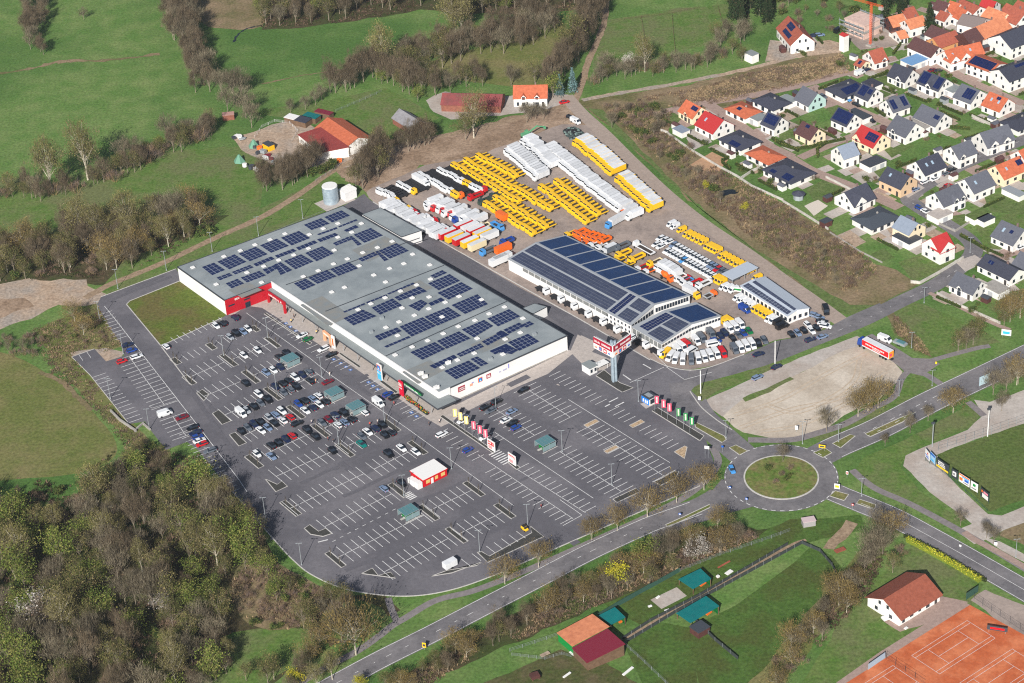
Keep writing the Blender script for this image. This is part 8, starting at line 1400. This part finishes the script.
for px, lab, w, h, z, m, d in [((822, 451), 'yellow direction sign on the upper splitter island', 2.2, 1.2, 1.2, ysign, trim), ((424.5, 650), 'tall yellow town sign beside the road hedge strip', 1.2, 1.8, .9, ysign, trim), ((837, 491), 'yellow and white direction sign on the lower splitter island', 1.8, 2.0, .8, whitep, ysign), ((680, 519), 'blue and red traffic sign on the long splitter island', .8, .8, 1.5, blue, whitep), ((722.5, 452), 'blue traffic sign at the footpath crossing', .7, .7, 1.8, blue, None), ((730, 491.5), 'blue arrow sign where the main road joins the roundabout', .8, .8, 1.2, blue, whitep), ((746.5, 503), 'blue arrow sign at the lower rim of the roundabout', .8, .8, 1.2, blue, whitep), ((796.5, 432), 'small white sign on the gravel lot rim', 1.0, 1.6, .9, whitep, None), ((852.5, 510), 'small round sign on a post beside the island', .7, .7, 1.7, redp, whitep), ((847, 478), 'white and red sign on the roundabout verge', .8, 1.2, 1.4, whitep, redp), ((984, 387), 'large pale blue backed hoarding beside the road', 4.5, 3.6, 1.2, mat('pale_back', rgb(170, 190, 200), .6), None), ((1006, 338), 'small billboard with blue and green print at the road fork', 3.4, 2.4, 1.0, whitep, skyb), ((936, 366), 'small yellow post sign beside the footpath junction', .6, .9, .8, ysign, None), ((995.5, 547), 'white sign at the gravel junction', 1.0, 1.2, .6, whitep, None), ((645, 557), 'white sheet on the fence above the dog field', 3.2, 1.2, .8, whitep, None), ((997, 633), 'dark banner with red print on the court fence', 6, 1.6, .8, trim, redp), ((699.5, 401.5), 'small white box on the tip of the grass strip', 1.0, 1.4, .6, whitep, None), ((737, 293), 'green white advertising trailer in the dealer yard', 4.5, 1.8, .6, whitep, green), ((960, 550), 'small white sign beside the lamp on the path', .7, .7, 1.3, whitep, None), ((707, 458), 'white lamp sign on a green post at the path end', 1.6, 1.2, 3.6, whitep, None), ((671, 298), 'white barrier post beside the yard', .6, 1.0, .5, whitep, redp)]:
    board(px, lab, w, h, z, m, -.35 if 'hoarding' not in lab else .5, deco=d)
def wall(label, px, h, w=.3, m=None, name='garden_wall'):
    P = [G(p) for p in px]; o = P[0]; mb = MB()
    for i, (a, b) in enumerate(zip(P, P[1:])): c = (a+b)/2-o; mb.box(c.x, c.y, 0, h+.004*i, (b-a).length+w*.8, w, ang(a, b))
    return tag(mb.build(name, m or mat('wall_render', rgb(190, 186, 178), .9, rgb(166, 160, 150), .5), None, (o.x, o.y, 0)), label, 'wall')
wall('white retaining wall below the overflow car park', [(111, 412), (120, 421), (136, 432)], 1.0, .5, concrete, 'retaining_wall'); wall('low stone edge at the corner of the overflow car park', [(136, 430), (143, 424), (150, 430)], .6, .6, concrete, 'retaining_wall')
wall('long white garden wall on the scrub side of the village', [(667.5, 134), (690, 150), (718, 167), (737, 177), (752, 187), (783, 201)], 1.0); wall('white garden wall below the walled garden lawn', [(783, 202), (806, 216), (828, 230)], 1.0); wall('low white wall along the terraced garden', [(661, 131), (668, 133.5)], 1.0); wall('concrete edge wall of the building plots', [(830, 233), (860, 252), (882, 263)], .6, .3, concrete); wall('white wall with pillars round the red gabled house corner', [(911, 283), (920, 284), (940, 273), (963, 259)], 1.2, .35); wall('white wall beside the dark grey roofed house', [(937, 294), (952, 303), (975, 313), (1000, 324)], 1.0); wall('white wall enclosing the driveway of the black bungalow', [(826, 178), (850, 190), (858, 196)], 1.0); wall('grey wall round the stepped house lawn', [(926, 217), (940, 225), (955, 232), (976, 219)], .9, .3, concrete); wall('white garden wall beside the orange hipped bungalow', [(740, 180), (752, 172), (762, 168)], 1.2); wall('white wall between two solar roofed houses', [(972, 117), (985, 123), (992, 126)], 1.2)
hedgem = [tm('hedge_green', 66, 80, 34), tm('hedge_dark', 50, 62, 28), tm('hedge_tan', 92, 92, 46)]
def hedge(label, px, h=1.5, w=1.1, mats=None, seed=1, dens=30, pts=None):
    P = pts or [G(p) for p in px]; o = P[0]; mb = MB(); r = random.Random(seed)
    for a, b in zip(P, P[1:]):
        L = (b-a).length; d = (b-a)/L; nn = Vector((-d.y, d.x)); c = (a+b)/2-o; mb.box(c.x, c.y, 0, h*.8, L, w*.7, ang(a, b), 1)
        for i in range(int(L*dens)):
            p = a+d*r.uniform(0, L)+nn*r.uniform(-w/2, w/2)-o; z = r.choice((r.uniform(.1, h), h*r.uniform(.85, 1.05))); q = Vector((p.x, p.y, z)); u = Vector((r.gauss(0, 1), r.gauss(0, 1), r.gauss(0, 1))).normalized(); v = u.orthogonal().normalized()*r.uniform(.14, .28); w2 = u.cross(v); mb.add([q-v, q+w2, q+v, q-w2], [(0, 1, 2, 3)], r.randrange(3))
    return tag(mb.build('hedge', mats or hedgem, None, (o.x, o.y, 0)), label, 'hedge')
hedge('long bright yellow hedge between main road and clubhouse lawn', [(907, 541), (930, 553), (955, 567), (980, 582)], 1.6, 1.8, [tm('forsythia', 158, 158, 40), tm('forsythia_green', 112, 124, 40), tm('forsythia_pale', 178, 172, 60)], 2, 45); hedge('dark trimmed hedge along the main road above the yellow hedge', [(904, 537), (935, 552), (965, 570), (986, 582)], 1.3, 1.0, None, 3)
for i, (px, lab) in enumerate([([(782, 146), (795, 150), (812, 148), (822, 144)], 'clipped green hedge in front of the brown roofed cream house'), ([(772, 139), (782, 146)], 'short green hedge beside the dark solar roofed house'), ([(818, 158), (817, 150), (826, 144), (845, 140)], 'rounded hedge round the pale grey roofed house'), ([(722, 162), (733, 156), (748, 152)], 'hedge beside the plot of bare soil'), ([(722, 163), (730, 170)], 'short hedge on the scrub side of the bare plot'), ([(822, 88), (835, 95), (846, 99)], 'hedge in front of the solar roofed hipped bungalow'), ([(868, 80), (880, 76), (888, 72)], 'hedge along the lawn of the black roofed corner house'), ([(875, 110), (885, 117)], 'hedge beside the solar block house'), ([(893, 55), (900, 46), (901, 42)], 'tall dark hedge beside the red roofed house'), ([(1000, 150), (1012, 146)], 'hedge beside the double house'), ([(960, 236), (975, 244), (985, 250)], 'reddish hedge along the bend of the village road'), ([(985, 120), (998, 126)], 'hedge behind the orange roofed house'), ([(950, 128), (970, 130)], 'bushy hedge between two rear gardens')]): hedge(lab, px, 1.3, 1.1, None, 10+i)
gl = [([(660, 112), (672, 106), (682, 118), (675, 126)], lawn), ([(778, 128), (800, 120), (812, 140), (796, 148), (780, 144)], lawn), ([(826, 108), (848, 104), (856, 118), (838, 124)], lawn), ([(870, 80), (892, 74), (900, 90), (884, 98)], lawn), ([(862, 170), (884, 164), (892, 178), (874, 184)], lawn), ([(806, 190), (826, 178), (846, 184), (838, 200), (815, 202)], lawn), ([(884, 150), (906, 138), (914, 146), (892, 158)], lawn), ([(898, 262), (925, 254), (958, 262), (938, 272), (914, 282)], grass_dk), ([(942, 218), (965, 214), (970, 222), (956, 230)], lawn), ([(975, 225), (1000, 215), (1024, 212), (1024, 235), (1000, 250), (985, 248)], grass_dk), ([(984, 196), (1024, 190), (1024, 215), (990, 212)], lawn), ([(870, 255), (884, 248), (895, 258), (880, 262)], lawn), ([(690, 165), (712, 152), (728, 160), (716, 176)], mat('bare_plot', rgb(176, 140, 108), 1, rgb(164, 128, 98), .4)), ([(735, 168), (752, 160), (758, 168), (745, 178)], lawn), ([(804, 206), (818, 200), (828, 206), (814, 216)], mat('sand_court', rgb(196, 186, 172), 1)), ([(686, 138), (706, 132), (712, 142), (694, 150)], pavem), ([(850, 176), (870, 168), (880, 178), (862, 184)], gravelg), ([(724, 118), (745, 122), (740, 132), (728, 128)], brickpave), ([(756, 128), (770, 128), (766, 136)], pavem), ([(824, 142), (838, 134), (846, 140), (834, 144)], pavem), ([(885, 226), (900, 218), (905, 228), (892, 236)], palesoil), ([(832, 238), (850, 230), (866, 242), (850, 250)], palesoil), ([(835, 60), (868, 50), (870, 62), (850, 72)], lawn), ([(770, 40), (800, 44), (830, 40), (850, 46), (846, 52), (790, 58), (765, 62)], palesoil), ([(845, 35), (880, 30), (900, 38), (895, 46), (860, 50)], yardm), ([(905, 68), (935, 60), (945, 64), (915, 76)], brickpave), ([(880, 60), (895, 56), (898, 60), (884, 64)], brickpave), ([(950, 96), (972, 90), (978, 98), (960, 104)], pavem), ([(900, 190), (918, 184), (925, 188), (908, 198)], pavem), ([(930, 178), (950, 170), (956, 176), (938, 184)], pavem), ([(875, 190), (892, 184), (896, 190), (884, 194)], brickpave), ([(955, 262), (975, 255), (985, 262), (965, 272)], pavem), ([(990, 285), (1010, 280), (1020, 290), (1002, 298)], pavem), ([(1005, 268), (1030, 262), (1030, 282), (1012, 284)], lawn), ([(975, 296), (1024, 290), (1024, 310), (1000, 318)], grass_dk)]
for i, (px, m) in enumerate(gl): patch('garden_plot', px, m, .03+.001*i, .15, 3)
fill_av = [[G(p) for p in px] for px in []]
HS = [o for o in COL.objects if o.parent is None and o.get('group') == 'houses of the village']; r = random.Random(77); roads = []
pats = MB(); occ = [(o.location.x, o.location.y) for o in COL.objects if o.parent is None and o.get('group') in ('houses of the village', 'garages of the village')]
RP = [smooth_pts([G(p) for p in px], 3) for px in ([(664, 112), (700, 104), (712, 102), (760, 94), (810, 83), (850, 72), (890, 66)], [(708, 104), (735, 122), (762, 142), (785, 155), (812, 171), (850, 186), (878, 198), (900, 208)], [(800, 158), (830, 145), (862, 133), (894, 122)], [(812, 86), (835, 100), (862, 112), (890, 124)], [(884, 66), (940, 66), (985, 88), (1024, 104)])]+[VIL]
def free(p, d=5.5): return all((p.x-x)**2+(p.y-y)**2 > (d+2.5)**2 for x, y in occ) and all((p-q).length > 5 for R in RP for q in R)
for o in HS:
    c = Vector((o.location.x, o.location.y)); a = o.rotation_euler.z; base = o['label']; w = base.split(); short = ' '.join(w[:min(len(w), 7)])
    for k in range(4):
        q = c+uv(a+r.uniform(0, 6.28))*r.uniform(8.5, 14)
        if free(q, 5): tree(r.choice([BU, BU, SH, BU]), None, r.uniform(1.2, 2.8), 'garden shrub beside the '+short, 'garden shrubs', pt=q); occ.append((q.x, q.y)) if False else None
    for s in (-1, 1, 0, 0, 2, 2):
        n_ = uv(a+math.pi/2)*s if abs(s) == 1 else uv(a+s*.6)*r.choice((-1, 1)); q = c+n_*r.uniform(6, 10); mm = MB(); mm.box(q.x, q.y, .02, .05, r.uniform(6, 11), r.uniform(4, 7), a); tag(mm.build('garden_terrace', r.choice([pavem, pavem, brickpave, gravelg, gravelg, palesoil]), None, (0, 0, r.uniform(0, .02))), kind='structure')
    q = c+uv(a+r.uniform(0, 6.28))*r.uniform(9, 12)
    if free(q, 3): mm = MB(); mm.box(0, 0, 0, 2.1, 3, 2.4, 0, 0); mm.hexa([(-1.7, -1.4, 2.1), (1.7, -1.4, 2.1), (1.7, 1.4, 2.1), (-1.7, 1.4, 2.1)], [(-1.7, -.1, 2.8), (1.7, -.1, 2.8), (1.7, .1, 2.8), (-1.7, .1, 2.8)], 1); tag(mm.build('garden_shed', [r.choice([timber, plast, galv]), r.choice([trim, tile_b, tile_g])], None, (q.x, q.y, 0), a), 'small garden shed beside the '+short, 'shed', 'garden sheds')
    s = r.choice((-1, 1)); e = c+uv(a+math.pi/2)*11*s
    if free(e, 3): hedge('garden hedge behind the '+short, None, 1.2, .9, None, len(base), 16, [e-uv(a)*6, e+uv(a)*5])
for px, c_, k, hd, lab in [(V7(855, 405), 'silver blue', HB_, B_, 'silver blue hatchback beside the beige house'), (V7(920, 355), 'white', HB_, B_, 'white hatchback in front of the long white house'), (V7(990, 335), 'white', SA, B_, 'white saloon in front of the long white house'), (V8(450, 320), 'grey', HB_, B_, 'grey hatchback on the forecourt below the dark roofed house'), (V8(495, 290), 'black', SA, B_, 'black saloon on the forecourt of the stepped gables'), (V8(468, 408), 'red', HB_, B_, 'red hatchback on the asphalt village street'), (V8(258, 572), 'blue', HB_, A_, 'blue hatchback at the inside of the street bend'), (V8(305, 598), 'white', SA, A_, 'white saloon at the inside of the street bend'), (V9(1000, 275), 'white', SA, B_, 'white saloon beside the glass roof panel house'), (V4(545, 92), 'white', VA, B_, 'white van on the brick street beside the scrub field'), (V4(592, 66), 'dark blue', HB_, B_, 'dark blue hatchback beside the small red annexe'), (V4(625, 415), 'black', HB_, A_, 'black hatchback beside the fully solar roofed house'), (V4(522, 305), 'black', SA, A_, 'black saloon below the black roofed white house'), (V4(295, 250), 'grey', HB_, A_, 'grey hatchback beside the mint gabled house'), (V1(400, 478), 'dark red', SA, B_, 'dark red saloon on the street below the cross gabled house'), (V1(437, 485), 'black', SA, B_, 'black saloon beside the dark red one on the upper street'), (V2(545, 245), 'dark blue', SA, .1, 'dark blue saloon beside the tall new house'), (V2(585, 240), 'silver blue', ES, .1, 'silver blue estate beside the tall new house'), (V2(712, 212), 'black', VA, .8, 'black van beside the building site'), (V4(460, 270), 'light blue', HB_, A_, 'light blue hatchback on the drive below the hipped bungalow')]:
    place(car(k, c_), G(px, .5), hd, lab, 'van' if k == VA else 'car', 'cars in the village', .07)
for px, lab, L, W, h, m in [((575, 653), 'round pale sandpit ring beside the club sheds', 2.6, 2.6, .3, whitep), ((545, 655), 'pile of pale planks in the small club yard', 3, 1.2, .5, palesoil), ((628, 672), 'white and red agility ramp lying on the grass', 4.5, .8, .5, whitep), ((567, 676), 'white low jump frame on the worn grass', 3, .6, .6, whitep), ((658, 598), 'small white trough at the sand square', 1.4, .7, .5, whitep), ((650, 607), 'second white trough left of the sand square', 1.2, .7, .5, whitep), ((667, 611), 'white bench by the path fence', 1.6, .6, .5, whitep), ((622, 622), 'orange bench under the small teal shelter', 2.2, .7, .5, orange), ((703, 585), 'orange bench under the corner teal shelter', 2.4, .7, .5, orange), ((709, 614), 'orange bench under the long teal shelter', 2.2, .7, .5, orange), ((718, 578), 'black and white bin beside the corner shelter', .9, .9, .9, whitep), ((729, 573), 'white plank stack in the upper dog field', 2.6, 1.4, .4, whitep), ((724, 565), 'rusty beam on the grass of the upper dog field', 5, .5, .4, tile_rd), ((535, 679), 'small brown dog house at the lower picture edge', 2.6, 2.2, 1.8, timber), ((910, 578), 'white boat shaped cover behind the clubhouse', 2.6, 1.6, 1.2, whitep), ((885, 620), 'white parasol table at the clubhouse corner', 1.8, 1.8, 1.0, whitep), ((906, 629), 'small white box on the clubhouse lawn', 1.2, .8, .5, whitep), ((840, 551), 'old brown log pile on the grass by the path', 3.5, 1.6, .6, tile_br)]:
    g = G(px); t = thing('field_furniture' if 'bench' not in lab else 'bench', lab, 'furniture' if 'bench' in lab else 'outdoor item', (g.x, g.y, 0), r.uniform(.3, .8)); mb = MB(); mb.box(0, 0, h*.45, h, L, W); mb.build('top', m, t)
    for sx in (-1, 1): mb = MB(); mb.box(sx*L*.38, 0, 0, h*.45, L*.08, W*.8); mb.build('leg', wood, t)
patch('sand_square', [Q7(565, 205), Q7(700, 140), Q7(752, 185), Q7(622, 252)], gravelg, .06)
for i, (x, y, c) in enumerate([(40, 285, 0), (60, 290, 0), (75, 300, 1), (25, 295, 2), (90, 465, 0), (130, 475, 2), (160, 490, 0), (185, 500, 2), (320, 495, 0), (345, 485, 0), (365, 490, 2), (180, 360, 3), (200, 380, 1), (225, 400, 4), (245, 420, 4), (265, 440, 1), (215, 420, 0), (170, 385, 2), (700, 375, 0), (650, 385, 0), (660, 435, 3), (150, 350, 2)]):
    g = G(Q8(x, y)); m = [whitep, galv, trim, orange, sheetr][c]; t = thing('farm_trailer' if i % 3 == 0 else 'hay_bale' if c == 0 else 'storage_box', ['white', 'grey', 'dark', 'orange', 'maroon'][c]+' '+['farm trailer', 'wrapped bale' if c == 0 else 'box', 'wrapped bale' if c == 0 else 'box'][i % 3]+' among the clutter of the horse farm', 'farm item', (g.x, g.y, 0), r.uniform(0, 3), 'clutter of the horse farm')
    mb = MB(); L, W, h = r.uniform(1.6, 3.6), r.uniform(1.2, 2), r.uniform(.9, 1.8); mb.prism([(L/2*math.cos(k*math.pi/4)*(1.1), W/2*math.sin(k*math.pi/4)*1.1) for k in range(8)] if i % 3 else [(-L/2, -W/2), (L/2, -W/2), (L/2, W/2), (-L/2, W/2)], .3, h); mb.build('body', m, t); mb = MB(); mb.box(0, 0, 0, .3, L*.7, W*.7); mb.build('base', chas, t)
for px, lab, h in [((596.6, 372), 'slim grey barrier post beside the gatehouse', 4), ((384, 204), 'grey lamp pole among the black chassis', 6)]: lamp(px, lab, h, grp='yard lamps')
hz = bpy.data.materials.new('haze'); hz.use_nodes = True; n_ = hz.node_tree; n_.nodes.clear(); ou = n_.nodes.new('ShaderNodeOutputMaterial'); vo = n_.nodes.new('ShaderNodeVolumePrincipled')
vo.inputs['Color'].default_value = (.86, .92, 1, 1); vo.inputs['Density'].default_value = .00006; vo.inputs['Anisotropy'].default_value = .3; n_.links.new(vo.outputs[0], ou.inputs['Volume'])
mb = MB(); mb.box(0, 900, -1, 470, 3000, 2400); tag(mb.build('haze', hz), kind='stuff')
